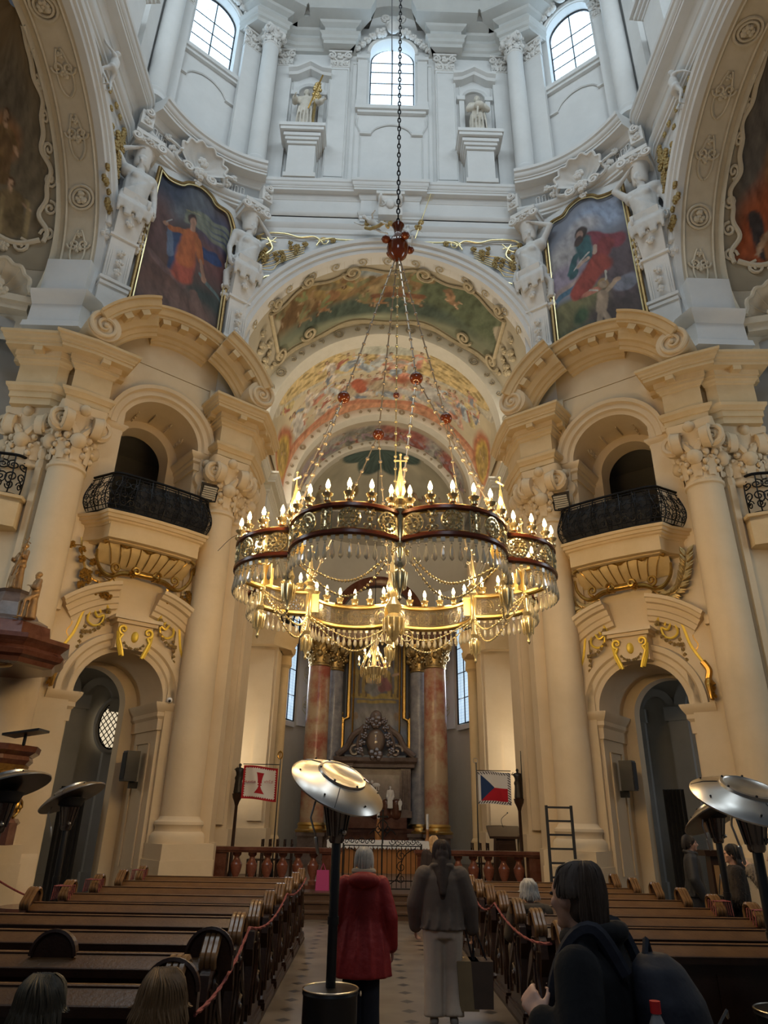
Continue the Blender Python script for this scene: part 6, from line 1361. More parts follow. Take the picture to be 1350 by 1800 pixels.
# candles
mb=MB(); lathe(mb,[(0.012,0),(0.02,0.02),(0.045,0.03),(0.045,0.06),(0.02,0.08),(0.06,0.105),(0.072,0.13),(0.05,0.12),(0.02,0.13),(0.028,0.16),(0.022,0.20),(0.0,0.20)],10)
can=mb.build('candle',GLT,ch)
mb=MB(); lathe(mb,[(0.012,0.20),(0.026,0.225),(0.03,0.25),(0.02,0.29),(0.004,0.33)],8); blb=mb.build('bulb',BULB,can)
first=True; nl=0
for k in range(8):
    for i in range(7):
        x,y,d=lobe(k,(-0.84+0.28*i))
        off=(i==6 and k in (0,)) or (i==0 and k==7)
        if first: can.location=(x,y,ZT+0.03); first=False; c=can
        else:
            c=dupobj(can,ch,(x,y,ZT+0.03))
            if not off: dupobj(blb,c)
            else:
                b_=dupobj(blb,c); b_.data=blb.data.copy(); b_.data.materials[0]=GLASSY
        if i in (1,3,5):
            L=bpy.data.lights.new('candle_light','POINT'); L.energy=CANDLE_W; L.color=(1.0,0.66,0.30); L.shadow_soft_size=0.06
            lo=bpy.data.objects.new('candle_light',L); COL.objects.link(lo); lo.location=(CX+x*1.02,CY+y*1.02,ZT+0.42)
# crystal drops
mb=MB(); box(mb,-0.026,0.026,-0.006,0.006,-0.10,-0.045); ell(mb,(0,0,-0.125),0.014,6,m=4); lathe(mb,[(0.005,-0.14),(0.013,-0.17),(0.034,-0.28),(0.028,-0.32),(0.0,-0.35)],6)
drop=mb.build('crystal_drop',GLASSY,ch); rest=MB(); cnt=0; sp=[]
for k in range(8):
    for i in range(19): x,y,d=lobe(k,-0.93+1.86*i/18); sp.append((y,x,d))
sp.sort()
for j,(y,x,d) in enumerate(sp):
    if j<100:
        if j==0: drop.location=(x,y,ZB); drop.rotation_euler=(0,0,d)
        else: dupobj(drop,ch,(x,y,ZB),(0,0,d))
    else:
        rm=Matrix.Rotation(d,3,'Z'); rest.add([tuple(rm@v.co+Vector((x,y,ZB))) for v in drop.data.vertices],[tuple(p.vertices) for p in drop.data.polygons])
tag(rest.build('crystal_fringe',GLASSY,ch),kind='stuff')
# bead swags
mb=MB()
for k in range(8):
    a=radians(45*k); a2=radians(45*(k+1)); p=Vector((RC*sin(a),-RC*cos(a),ZB)); q=Vector((RC*sin(a2),-RC*cos(a2),ZB))
    for sag in (0.35,0.55):
        pts=[p.lerp(q,i/30)*(1-0.10*sin(pi*i/30))*1.0 for i in range(31)]; pts=[Vector((v.x,v.y,ZB-0.03-sag*sin(pi*i/30))) for i,v in enumerate(pts)]
        tube(mb,pts,0.008,4)
        for v in pts[::1]: ell(mb,v,0.02,5,m=4)
mb.build('bead_swags',GLT,ch)
# suspension: main chain, carved ball, four rods to amber balls, eight rods to the crown
mb=MB()
for i in range(150):
    z=12.35+0.13*i; r_=0.045
    pts=[(0.028*cos(q)*(1 if i%2 else 0),0.028*cos(q)*(0 if i%2 else 1),z+0.08*sin(q)) for q in [j*pi/4 for j in range(9)]]; tube(mb,pts,0.014,4,False)
mb.build('main_chain',IRON,ch)
mb=MB(); lathe(mb,[(0.0,11.45),(0.07,11.5),(0.17,11.62),(0.21,11.78),(0.19,11.92),(0.10,12.05),(0.07,12.15),(0.09,12.3),(0.12,12.36),(0.06,12.42),(0,12.43)],16)
for a in range(4): q=a*pi/2+0.5; ell(mb,(0.26*cos(q),0.26*sin(q),11.88),(0.09,0.09,0.07),8,m=6)
mb.build('carved_ball',AMBER,ch)
ABR=0.91
def beadrod(mb,p,q,n,r=0.012,rb=0.035):
    p=Vector(p); q=Vector(q); tube(mb,[p,q],r,5)
    for i in range(1,n):
        c=p.lerp(q,i/n); ell(mb,c,rb,8,m=6)
mb=MB(); mb2=MB()
for k in range(4):
    a=radians(18+90*k); B=(ABR*sin(a),-ABR*cos(a),8.24); beadrod(mb,(0.05*sin(a),-0.05*cos(a),11.5),B,14,0.014,0.032)
    for kk in (2*k,2*k+1):
        c=radians(45*kk); beadrod(mb,B,(RC*sin(c),-RC*cos(c),ZT+0.1),12,0.012,0.036)
mb.build('suspension_rods',mat('glass_rod',(0.42,0.36,0.28),0.25,0.5),ch)
ball=None
for k in range(4):
    a=radians(18+90*k); p=(ABR*sin(a),-ABR*cos(a),8.24)
    if ball is None: m_=MB(); ell(m_,(0,0,0),0.105,16,m=12); ell(m_,(0,0,0.1),0.03,8,m=6); ball=m_.build('amber_ball',AMBER,ch); ball.location=p
    else: dupobj(ball,ch,p)
mb=MB(); beadrod(mb,(0,0,11.5),(0,0,4.9),30,0.012,0.028); lathe(mb,[(0,4.15),(0.03,4.2),(0.015,4.28),(0.09,4.4),(0.14,4.55),(0.16,4.62),(0.08,4.7),(0.12,4.82),(0.05,4.95),(0.08,5.1),(0.03,5.25),(0.06,5.6),(0.02,5.9),(0.04,6.3),(0,6.5)],12)
for i in range(12): q=i*pi/6; cap(mb,(0.15*cos(q),0.15*sin(q),4.62),(0.15*cos(q),0.15*sin(q),4.42),0.014,0.008,4)
for i in range(3):
    q=i*2*pi/3+0.3; tube(mb,[(0.05*cos(q),0.05*sin(q),4.45)]+[((0.2+0.09*cos(t))*cos(q),(0.2+0.09*cos(t))*sin(q),4.4+0.09*sin(t)) for t in [pi-j*pi/5 for j in range(9)]],0.014,4)
mb.build('centre_stem',GLT,ch); m_=MB(); ell(m_,(0,0,8.5),0.055,10,m=8); m_.build('small_amber_ball',AMBER,ch)
t=thing('cable',(-0.16,10.3,12.5),'thin dark cable hanging from the dome beside the chandelier chain','cable')
mb=MB(); tube(mb,catm([(0,0,22),(0.03,0,14),(-0.02,0,9),(0.02,0,5.0)],6),0.012,4); mb.build('wire',IRON,t)
# ---- small chandelier over the altar
t=thing('chandelier',(-0.18,24.0,0),'small lit crystal chandelier hanging in front of the altar painting','chandelier')
mb=MB(); lathe(mb,[(0,6.35),(0.05,6.4),(0.22,6.5),(0.42,6.62),(0.48,6.75),(0.4,6.78),(0.1,6.8),(0.06,7.2),(0.12,7.4),(0.05,7.6),(0.02,8.2)],20)
for i in range(24):
    q=i*2*pi/24; cap(mb,(0.46*cos(q),0.46*sin(q),6.72),(0.44*cos(q),0.44*sin(q),6.5),0.018,0.01,4); cap(mb,(0.25*cos(q),0.25*sin(q),6.52),(0.24*cos(q),0.24*sin(q),6.3),0.018,0.01,4)
    if i%2==0: tube(mb,[(0.08*cos(q),0.08*sin(q),7.6),(0.3*cos(q),0.3*sin(q),7.15),(0.46*cos(q),0.46*sin(q),6.8)],0.012,4)
mb.build('crystal_body',GLT,t)
mb=MB(); tube(mb,[(0,0,8.2),(0,0,14.8)],0.012,4); mb.build('cord',IRON,t)
mb=MB(); lathe(mb,[(0.02,0),(0.05,0.05),(0.02,0.1),(0.025,0.2),(0,0.2)],8); cn=mb.build('candle',GLT,t); mb=MB(); lathe(mb,[(0.015,0.2),(0.03,0.24),(0.03,0.28),(0.0,0.36)],8); bb=mb.build('bulb',BULB,cn)
for i in range(10):
    q=i*2*pi/10; r_=0.52 if i%2 else 0.4; p=(r_*cos(q),r_*sin(q),6.85+(0.25 if i%2==0 else 0))
    if i==0: cn.location=p
    else: c=dupobj(cn,t,p); dupobj(bb,c)
L=bpy.data.lights.new('candle_light','POINT'); L.energy=SMALL_W; L.color=(1.0,0.68,0.34); L.shadow_soft_size=0.3
lo=bpy.data.objects.new('candle_light',L); COL.objects.link(lo); lo.location=(-0.18,24,7.35)

# ================================================================ HIGH ALTAR
YL=30.0
for s in (-1,1):
    sd='left' if s<0 else 'right'
    for (x,y,r,m_,lab,zt) in ((s*2.45,29.6,0.48,PINKM,'red-veined marble altar column on the %s, with brass base and gilt capital'%sd,8.9),(s*1.86,30.5,0.42,BLUEM,'grey-blue marble altar column on the %s behind the red one'%sd,8.9)):
        Q=lambda u,o,z,x=x,y=y:(x+u,y+o,z)
        t=thing('altar_column',(x,y,0.45),lab,'column','high altar columns')
        mb=MB(); ubox(mb,Q,-0.55,0.55,-0.55,0.55,0,0.12); ubox(mb,Q,-0.48,0.48,-0.48,0.48,0.12,0.95); ubox(mb,Q,-0.55,0.55,-0.55,0.55,0.95,1.08); x_=mb.build('pedestal',GREYM,t,smooth=False); x_.location=(-x,-y,0)
        mb=MB(); lathe(mb,[(r*1.3,1.53),(r*1.34,1.6),(r*1.15,1.66),(r*1.1,1.75),(r*1.18,1.8),(r*1.05,1.88)],28,c=(x,y)); x_=mb.build('base',BRASS,t); x_.location=(-x,-y,-0.45)
        mb=MB(); lathe(mb,[(r,1.86),(r,4.5),(r*0.95,zt-1)],28,c=(x,y)); x_=mb.build('shaft',m_,t); x_.location=(-x,-y,-0.45)
        capital(lambda u,o,z,x=x,y=y:(x+u,y+o,z),0,0,zt-1.0,zt+0.2,r*0.93,t,OLDGOLD)
t=thing('altar_retable',(0,30.6,0.45),'dark marble altar structure with scrolled pediment behind the altar table','altar')
A=lambda u,o,z:(u,30.4-o,z)
def part(nm,mb,m,par=t,**k): x=mb.build(nm,m,par,**k); local(x,par.location); return x
mb=MB(); ubox(mb,A,-1.5,1.5,-0.3,0.2,0.45,1.7); ubox(mb,A,-1.3,1.3,-0.2,0.5,1.7,2.1); ubox(mb,A,-1.65,1.65,-0.3,0.3,1.55,1.7); part('base',mb,REDM,smooth=False)
mb=MB(); ubox(mb,A,-1.25,1.25,-0.3,0.1,2.1,4.3)
for s in (-1,1): ubox(mb,A,min(s*1.05,s*1.45),max(s*1.05,s*1.45),-0.3,0.42,2.1,3.95); ubox(mb,A,min(s*1.0,s*1.5),max(s*1.0,s*1.5),-0.3,0.48,2.1,2.35)
part('body',mb,GREYM,smooth=False)
for s in (-1,1):
    mb=MB()
    for k in range(5): tube(mb,[A(s*(1.1+0.075*k),0.44,2.4),A(s*(1.1+0.075*k),0.44,3.85)],0.025,5)
    part('fluting',mb,GREYM)
mb=MB(); plan_sweep(mb,[(-1.55,30.6),(-1.55,29.9),(-0.95,29.9),(-0.95,30.1),(0.95,30.1),(0.95,29.9),(1.55,29.9),(1.55,30.6)],[(0,3.95),(0.05,3.98),(0.06,4.1),(0.16,4.2),(0.18,4.35),(-0.5,4.36)],side=-1); part('cornice',mb,GREYM,angle=30)
mb=MB()
for s in (-1,1):
    utube(mb,A,catm([(s*1.6,4.42),(s*1.2,4.75),(s*0.95,5.2),(s*0.6,5.45),(s*0.45,5.6)],6),0.3,0.13,8); utube(mb,A,spiral(s*0.85,4.6,0.28,0,1.3,18),0.35,0.07,6)
    utube(mb,A,catm([(s*0.5,4.4),(s*0.75,4.8),(s*0.6,5.3),(s*0.3,5.7)],6),0.4,0.07,7)
    for k in range(5): leafblob(mb,A,s*(0.65-0.08*k),4.6+0.3*k,0.45,0.17,6,k)
lathe(mb,[(0.0,0.2),(0.42,0.22),(0.46,0.32),(0.40,0.42),(0.36,0.44)],20,fn=lambda p:A(p[0]*0.85,p[2],5.0+p[1]*1.1))
ell(mb,A(0,0.3,5.95),(0.26,0.2,0.3)); leafblob(mb,A,0,5.75,0.4,0.3,7,2); leafblob(mb,A,0,4.45,0.45,0.32,7,3); part('scroll_pediment',mb,GREYM)
mb=MB(); ell(mb,A(0,0.42,5.0),(0.3,0.09,0.42),18,m=12); part('oval_mirror',mb,mat('dark_polished_oval',(0.25,0.2,0.17),0.08))
mb=MB(); ubox(mb,A,-1.0,1.0,0.1,0.16,2.5,3.7); part('centre_panel',mb,mat('grey_marble_panel',(0.17,0.14,0.13),0.2,col2=(0.30,0.26,0.24),ns=3,amt=0.8),smooth=False)
mb=MB(); ell(mb,A(0.05,0.2,3.3),(0.17,0.05,0.09)); ell(mb,A(-0.12,0.2,3.42),(0.06,0.05,0.07)); 
for k in (-0.08,0.08,0.16): cap(mb,A(k,0.2,3.25),A(k,0.2,3.12),0.02,None,5)
part('lamb_relief',mb,WHITEC)
mb=MB()
for k in range(16): ell(mb,A(0.45+0.5*sin(k*2.1),0.45,2.2+0.5*(k%5)/5),(0.22,0.15,0.2),8,m=6)
part('rock_base',mb,REDM,remesh=0.05)
for (x,z,h,lab) in ((0.62,2.75,0.85,'larger'),(1.02,2.7,0.45,'smaller')):
    statue('figurine',(x,29.8,z-0.35),pi,h,'%s white stone figurine standing on the red rocks right of the altar centre'%lab,'figurine',WHITEC,vox=0.02,group='white altar figurines')
# altar painting in gilt frame
t=thing('altar_painting',(0,30.9,4.4),'tall gilt-framed altar painting behind the small chandelier','painting')
def colA(U,V):
    x=3.0*U; y=6.4*V; q=Paint(x,y,(0.16,0.16,0.18),120,0.4,0.8); q.e(1.5,1.6,1.3,0.6,(0.28,0.27,0.27),soft=0.8); q.e(1.0,1.0,0.8,0.4,(0.24,0.24,0.26),soft=0.8); q.e(2.3,0.9,0.8,0.35,(0.15,0.19,0.28),soft=0.8); q.e(1.5,0.3,1.5,0.4,(0.13,0.16,0.22),soft=0.8)
    q.l(0.4,2.6,2.6,2.6,0.12,(0.45,0.33,0.08)); q.l(0.6,2.35,2.4,2.35,0.07,(0.35,0.25,0.06))
    for k in (0.55,0.9,2.1,2.45): q.l(k,2.6,k,5.8,0.11,(0.42,0.30,0.09)); q.l(k+0.1,2.6,k+0.1,5.8,0.05,(0.16,0.11,0.05))
    q.l(0.4,3.7,1.1,3.7,0.1,(0.42,0.30,0.09)); q.l(0.4,4.6,1.1,4.6,0.1,(0.42,0.30,0.09)); q.e(0.7,4.1,0.2,0.3,(0.15,0.2,0.25)); q.fig(1.3,2.9,1.9,(0.28,0.28,0.27),(0.3,0.3,0.3),lean=0.5); q.fig(1.9,3.0,1.6,(0.32,0.13,0.13),(0.3,0.22,0.15),lean=-0.4); q.fig(1.4,4.5,1.6,(0.22,0.18,0.2),(0.25,0.2,0.18))
    for k in (0.5,1.5,2.5): q.e(k,1.7,0.14,0.18,(0.3,0.22,0.16))
    return q.c
x=canvas('canvas',lambda u,v:(-1.35+2.7*u,30.75,4.5+6.0*v),90,200,colA,t,0.4); local(x,t.location)
mb=MB(); FO=[(-1.42,4.55),(-1.42,5.9),(-1.2,6.0),(-1.2,10.6),(1.2,10.6),(1.2,6.0),(1.42,5.9),(1.42,4.55)]
A2=lambda u,o,z:(u,30.7-o,z); utube(mb,A2,FO,0.1,0.09,6)
for s in (-1,1):
    utube(mb,A2,spiral(s*1.5,5.9,0.22,pi/2,1.3,16,dr=-s),0.15,0.06,6); utube(mb,A2,catm([(s*1.55,6.1),(s*1.65,5.6),(s*1.5,5.0),(s*1.6,4.6)]),0.12,0.06,6); leafblob(mb,A2,s*1.55,6.15,0.15,0.15,6,1); utube(mb,A2,[(s*1.0,4.9),(s*1.02,10.4)],0.06,0.04,5)
part('frame',mb,GOLD,t)
mb=MB()
for s in (-1,1): ubox(mb,A2,min(s*1.3,s*1.75),max(s*1.3,s*1.75),-0.35,-0.1,0.5,11)
struct(mb.build('wall_apse_panel',DARKV,smooth=False))
# apse entablature over altar columns
mb=MB(); plan_sweep(mb,[(-3.1,31.5),(-3.1,29.2),(-2.0,29.2),(-1.9,29.9),(1.9,29.9),(2.0,29.2),(3.1,29.2),(3.1,31.5)],[(0,9.1),(0.05,9.2),(0.05,9.6),(0.1,9.7),(0.3,9.9),(0.35,10.1),(-0.5,10.15)],side=-1)
arc_sweep(mb,0,9.9,radians(15),radians(165),[(1.7,-29.9),(1.7,-29.5),(1.95,-29.4),(2.05,-29.3),(2.05,-30.4)],24,lambda u,o,z:(u,-o,z))
struct(mb.build('trim_altar_entablature',REDM,angle=30))
# apse windows and stucco panels
for s in (-1,1):
    for (thd,hw,z0,zs,wn) in ((21,0.62,5.85,10.6,'window_%d'%(4 if s<0 else 5)),):
        th=radians(thd); c=Vector((s*R_AP*cos(th),YA+R_AP*sin(th),0)); nx=Vector((-s*cos(th),-sin(th),0)); tx=Vector((-s*sin(th),cos(th),0))
        Q=lambda u,o,z,c=c,nx=nx,tx=tx: tuple(c+tx*u+nx*o+Vector((0,0,z)))
        struct(pane(Q,0,hw,z0,zs,0.10,wn,(6.9,8.0,9.1,10.2),GL2,1))
        mb=MB(); ubox(mb,Q,-hw-0.25,hw+0.1,0.0,0.16,z0-0.25,z0-0.05); utube(mb,Q,[(-hw-0.12,z0),(-hw-0.12,zs)],0.08,0.08,4); struct(mb.build('trim_apse_window',WHS))
    th=radians(41); c=Vector((s*R_AP*cos(th),YA+R_AP*sin(th),0)); nx=Vector((-s*cos(th),-sin(th),0)); tx=Vector((-s*sin(th),cos(th),0))
    Q=lambda u,o,z,c=c,nx=nx,tx=tx: tuple(c+tx*u+nx*o+Vector((0,0,z)))
    mb=MB(); ubox(mb,Q,-0.52,0.52,0.0,0.13,5.7,12); struct(mb.build('trim_apse_panel',WHT,smooth=False))
    mb=MB(); 
    for z in (6.6,7.9,9.3,10.4):
        for sg in (-1,1): utube(mb,Q,[(sg*p,q) for p,q in spiral(0.18,z,0.16,pi/2,1.3,14)],0.16,0.02,4); utube(mb,Q,[(sg*0.05,z-0.4),(sg*0.3,z-0.2),(sg*0.28,z+0.3),(0,z+0.5)],0.16,0.018,4)
        leafblob(mb,Q,0,z,0.16,0.1,6,1)
    struct(mb.build('trim_apse_relief',mat('relief_gold_grey',(0.62,0.58,0.42),0.6,0.2)))
# altar table
t=thing('altar_table',(0.1,25.0,0.45),'altar table with white lace cloth and orange-brown front','table')
mb=MB(); box(mb,-1.55,1.55,-0.45,0.45,0,0.9); mb.build('body',mat('orange_brown_wood',(0.33,0.13,0.035),0.35,col2=(0.45,0.2,0.06),ns=2,amt=0.8),t,smooth=False)
t=thing('altar_cloth',(0.1,25.0,1.35),'white lace altar cloth draped over the altar table','cloth'); 
mb=MB(); box(mb,-1.66,1.66,-0.52,0.52,0.0,0.03); 
for k in range(34): u=-1.65+0.1*k; mb.add([(u,-0.53,0.0),(u+0.1,-0.53,0.0),(u+0.1,-0.54,-0.16),(u+0.05,-0.545,-0.22),(u,-0.54,-0.16)],[(0,1,2,3,4)])
for sg in (-1,1): mb.add([(sg*1.66,-0.5,0.0),(sg*1.66,0.5,0),(sg*1.72,0.5,-0.3),(sg*1.72,-0.5,-0.3)],[(0,1,2,3)])
mb.build('linen',WHITEC,t,smooth=False)
def candlestick(x,y,z,h,lab):
    t=thing('candlestick',(x,y,z),lab,'candlestick','altar candlesticks'); mb=MB(); lathe(mb,[(0.16,0),(0.17,0.03),(0.1,0.1),(0.12,0.35),(0.06,0.5),(0.04,0.7),(0.05,0.75)],12); mb.build('stand',mat('orange_brown_wood',(0.3,0.1,0.03)),t); mb=MB(); lathe(mb,[(0.045,0.72),(0.045,0.72+h),(0,0.73+h)],10); mb.build('candle',WHITEC,t)
candlestick(0.1,26.0,1.3,0.62,'tall white altar candle beside the gate cross'); candlestick(1.75,25.4,0.98,0.5,'thick white candle on a tapering orange stand right of the altar')
mb=MB(); 
t=thing('flower_bouquet',(-1.35,25.0,1.4),'small bunch of red flowers on the left end of the altar cloth','flowers')
mb=MB(); leafblob(mb,lambda u,o,z:(u,o,z),0,0.18,0,0.16,7,4); leafblob(mb,lambda u,o,z:(u,o,z),0.1,0.1,0.05,0.12,7,5); mb.build('petals',mat('red_petals',(0.35,0.01,0.02),0.6),t)

# ================================================================ COMMUNION RAIL AND GATE
YR=18.75
BAL=[(0.085,0.0),(0.085,0.07),(0.055,0.10),(0.05,0.14),(0.085,0.22),(0.105,0.32),(0.11,0.38),(0.075,0.44),(0.05,0.50),(0.05,0.53),(0.08,0.56),(0.085,0.62)]
for s in (-1,1):
    t=thing('altar_rail',(s*2.5,YR,0.45),'red-brown marble balustrade of the communion rail, %s of the iron gate'%SIDE[s],'railing','communion rail halves')
    mb=MB(); box(mb,-1.56,1.56,-0.2,0.2,0.0,0.08); mb.build('plinth',REDM,t,smooth=False)
    mb=MB(); box(mb,-1.6,1.6,-0.22,0.22,0.76,0.80); box(mb,-1.62,1.62,-0.25,0.25,0.80,0.88); mb.build('top_rail',REDM,t,smooth=False)
    for c in ((-1.35,1.35)): mb=MB(); box(mb,c-0.2,c+0.2,-0.17,0.17,0.08,0.76); mb.build('pier',REDM,t,smooth=False)
    bal=None
    for i in range(6):
        x=-0.92+0.37*i
        if bal is None: mb=MB(); lathe(mb,[(r_*1.25,0.08+z*1.1) for r_,z in BAL],16); bal=mb.build('baluster',mat('baluster_marble',(0.20,0.06,0.035),0.2,col2=(0.30,0.12,0.08),ns=6,amt=0.8),t); bal.location=(x,0,0)
        else: dupobj(bal,t,(x,0,0))
t=thing('iron_gate',(0.1,YR-0.1,0.45),'black wrought-iron gate with a central cross in the communion rail','gate')
mb=MB()
for x in [-0.92+0.115*i for i in range(17)]: tube(mb,[(x,0,0.05),(x,0,0.95)],0.009,5)
for sg in (-1,1):
    for cz in (0.25,0.5,0.75): utube(mb,lambda u,o,z:(u,o-0.015,z),spiral(sg*0.46,cz,0.12,pi/2,1.5,16,dr=sg),0,0.009,4)
    utube(mb,lambda u,o,z:(u,o-0.015,z),bez((sg*0.1,0.1),(sg*0.7,0.3),(sg*0.2,0.7),(sg*0.8,0.9)),0,0.01,4)
for x in (-0.95,-0.01,0.95): box(mb,x-0.018,x+0.018,-0.02,0.02,0,1.0)
for z in (0.03,0.2,0.95): box(mb,-0.95,0.95,-0.015,0.015,z-0.012,z+0.012)
mb.build('bars',IRON,t)
mb=MB(); Q=lambda u,o,z:(u,o,z)
for sg in (-1,1):
    for (cx,r_) in ((0.25,0.09),(0.5,0.08),(0.75,0.08)): utube(mb,Q,spiral(sg*cx,1.05,r_,pi,1.3,14,dr=sg),0,0.010,4); utube(mb,Q,spiral(sg*(cx+0.12),1.03,r_*0.8,0,1.2,12,dr=-sg),0,0.009,4)
    utube(mb,Q,catm([(0,1.25),(sg*0.12,1.4),(sg*0.05,1.5),(0,1.55)]),0,0.012,4); utube(mb,Q,spiral(sg*0.1,1.3,0.09,pi/2,1.2,12,dr=-sg),0,0.011,4); utube(mb,Q,catm([(sg*0.05,1.15),(sg*0.2,1.3),(sg*0.32,1.2)]),0,0.01,4)
mb.build('scroll_cresting',IRON,t)
mb=MB(); box(mb,-0.02,0.02,-0.02,0.02,1.0,1.72); box(mb,-0.10,0.10,-0.015,0.015,1.58,1.62); 
for q in ((0,1.74),(-0.11,1.6),(0.11,1.6)): ell(mb,(q[0],0,q[1]),0.028,8,m=6)
mb.build('cross',IRON,t)

# ================================================================ FLAGS, LECTERN, CHAIRS, RACK
def flag(x0,x1,ztop,h,colfn,label,polex,pz,finial,m_name):
    n_=thing('banner',(polex,19.6,0.45),label,'flag','standing flags in the chancel')
    mb=MB(); cap(mb,(0,0,0.1),(0.02,0,pz-0.45),0.018,0.015,6); tube(mb,[(x0-polex-0.02,0,ztop-0.42),(x1-polex+0.02,0,ztop-0.42)],0.012,5); mb.build('pole',BLK,n_)
    mb=MB(); lathe(mb,[(0.0,0),(0.2,0.0),(0.2,0.04),(0.05,0.08),(0.04,0.5),(0,0.5)],12); mb.build('foot',BLK,n_)
    mb=MB(); finial(mb,pz-0.45); mb.build('finial',GOLD if x0<0 else STEEL,n_)
    def cf(u,v): 
        x=x0+(x1-x0)*u; return (x-polex,-0.03+0.035*sin(u*9+v*2),(ztop-0.45-h+h*v)+0.03*sin(u*5)*0.5-(0.06*u if x0<0 else 0.0))
    nu,nv=140,110; o_=canvas('cloth',cf,nu,nv,colfn,n_,0.85)
    return n_
def colL(U,V):
    c=np.tile(np.array((0.72,0.68,0.64)),(len(U),1)); red=np.array((0.38,0.015,0.02))
    def m(mask): c[mask]=red
    e=0.045+0.035*np.abs(((V*14)%1)-0.5)*2; e2=0.05+0.04*np.abs(((U*16)%1)-0.5)*2
    m((U<e)|(U>1-e)); m((V<e2)|(V>1-e2)); x=U-0.5; y=V
    m((y>0.48)&(y<0.80)&(np.abs(x)<0.055+0.05*((y-0.48)/0.32)**2)); m((y>0.40)&(y<=0.48)&(np.abs(x)<0.03)); m((np.abs(y-0.44)<0.018)&(np.abs(x)<0.06)); m((y>0.18)&(y<=0.40)&(np.abs(x)<0.03+0.12*((0.40-y)/0.22)**1.5))
    return c
def colR(U,V):
    c=np.tile(np.array((0.68,0.66,0.64)),(len(U),1)); b_=0.10
    u=(U-b_)/(1-2*b_); v=(V-b_)/(1-2*b_); ins=(u>0)&(u<1)&(v>0)&(v<1); c[ins&(v<0.5)]=(0.42,0.012,0.025); c[ins&(np.abs(v-0.5)<0.5-u/0.5*0.5)]=(0.02,0.045,0.13)
    dark=np.array((0.04,0.03,0.035))
    for (a,t_) in ((U,V),(U,1-V),(V,1-U)):
        f=(a*13)%1; z=(np.abs(f-t_/b_)<0.22)&(t_<b_*0.95)&(t_>0.012); c[z&~ins]=dark
    c[(U<0.02)]=dark; return c
def fin1(mb,z): tube(mb,[(0.06*cos(q),0,z+0.1+0.09*sin(q)) for q in [i*pi/7 for i in range(15)]],0.02,5); tube(mb,[(0,0,z),(0,0,z+0.22)],0.012,5)
def fin2(mb,z): tube(mb,[(0.06*cos(q),0,z+0.06+0.06*sin(q)) for q in [i*pi/7 for i in range(15)]],0.010,5)
fL=flag(-3.6,-2.68,3.25,0.82,colL,'white flag with red zigzag border and red chalice, left of the altar',-2.66,3.42,fin1,'l')
FONTM=mat('red_thread',(0.38,0.02,0.02),0.8)
for txt,x in (('PRAVDA',-0.73),('VÍTĚZÍ',-0.24)):
    cu_=bpy.data.curves.new('motto','FONT'); cu_.body=txt; cu_.size=0.082; cu_.align_x='CENTER'; cu_.extrude=0.003; cu_.materials.append(FONTM)
    tmp=bpy.data.objects.new('motto_curve',cu_); COL.objects.link(tmp); bpy.context.view_layer.update(); me_=bpy.data.meshes.new_from_object(tmp.evaluated_get(bpy.context.evaluated_depsgraph_get())); bpy.data.objects.remove(tmp); bpy.data.curves.remove(cu_)
    o_=bpy.data.objects.new('motto',me_); COL.objects.link(o_); o_.parent=fL; o_.location=(x,-0.085,2.36); o_.rotation_euler=(pi/2,0,0)
fR=flag(2.62,3.5,3.2,0.80,colR,'white-bordered blue, white and red flag, right of the altar',2.58,3.42,fin2,'r')
for s in (-1,1):
    t=thing('processional_figure',(s*3.72,19.7,0.45),'dark carved figure on a tall post at the %s chancel edge'%SIDE[s],'carving','dark carved posts beside the flags')
    mb=MB(); lathe(mb,[(0.14,0),(0.1,0.1),(0.05,0.3),(0.04,1.8),(0.07,1.9),(0.12,2.0),(0.14,2.1),(0,2.1)],10); mb.build('post',WOOD,t)
    mb=MB(); J=joints(0.75,le=(-0.2,0.1,0.8),lw=(-0.1,0.2,0.9)); body_mb(J,0.75,Rz(pi),1.4,hands=False,hair=True); mb=body_mb(J,0.75,Rz(pi),1.4,hands=False,hair=True); robe(mb,0.75,0,0.42,0.12,0.09); mb.xf(lambda p:(p[0],p[1],p[2]+2.1)); mb.build('carved_figure',mat('dark_bronze',(0.03,0.025,0.02),0.4,0.5),t,remesh=0.02)
    if s>0: mb=MB(); cap(mb,(0.1,0,2.0),(0.12,0,3.3),0.02,0.01,6); mb.build('spear',BLK,t)
t=thing('lectern',(3.5,20.9,0.45),'dark wooden lectern with slanted top and microphone behind the right flag','lectern')
mb=MB(); tbox(mb,(0,0),0.32,0.22,0,0.26,0.2,1.15); box(mb,-0.2,0.2,-0.23,-0.21,0.25,1.0); mb.build('body',WOOD,t,smooth=False)
mb=MB(); mb.add([(-0.45,-0.3,1.12),(0.45,-0.3,1.12),(0.45,0.25,1.38),(-0.45,0.25,1.38),(-0.45,-0.3,1.18),(0.45,-0.3,1.18),(0.45,0.25,1.44),(-0.45,0.25,1.44)],[(0,3,2,1),(4,5,6,7),(0,1,5,4),(1,2,6,5),(2,3,7,6),(3,0,4,7)]); mb.build('slanted_top',WOOD,t,smooth=False)
mb=MB(); tube(mb,catm([(0,0.1,1.4),(-0.05,0.05,1.6),(0.1,-0.05,1.75)]),0.008,5); ell(mb,(0.11,-0.06,1.77),0.02,8,m=6); mb.build('microphone',BLK,t)
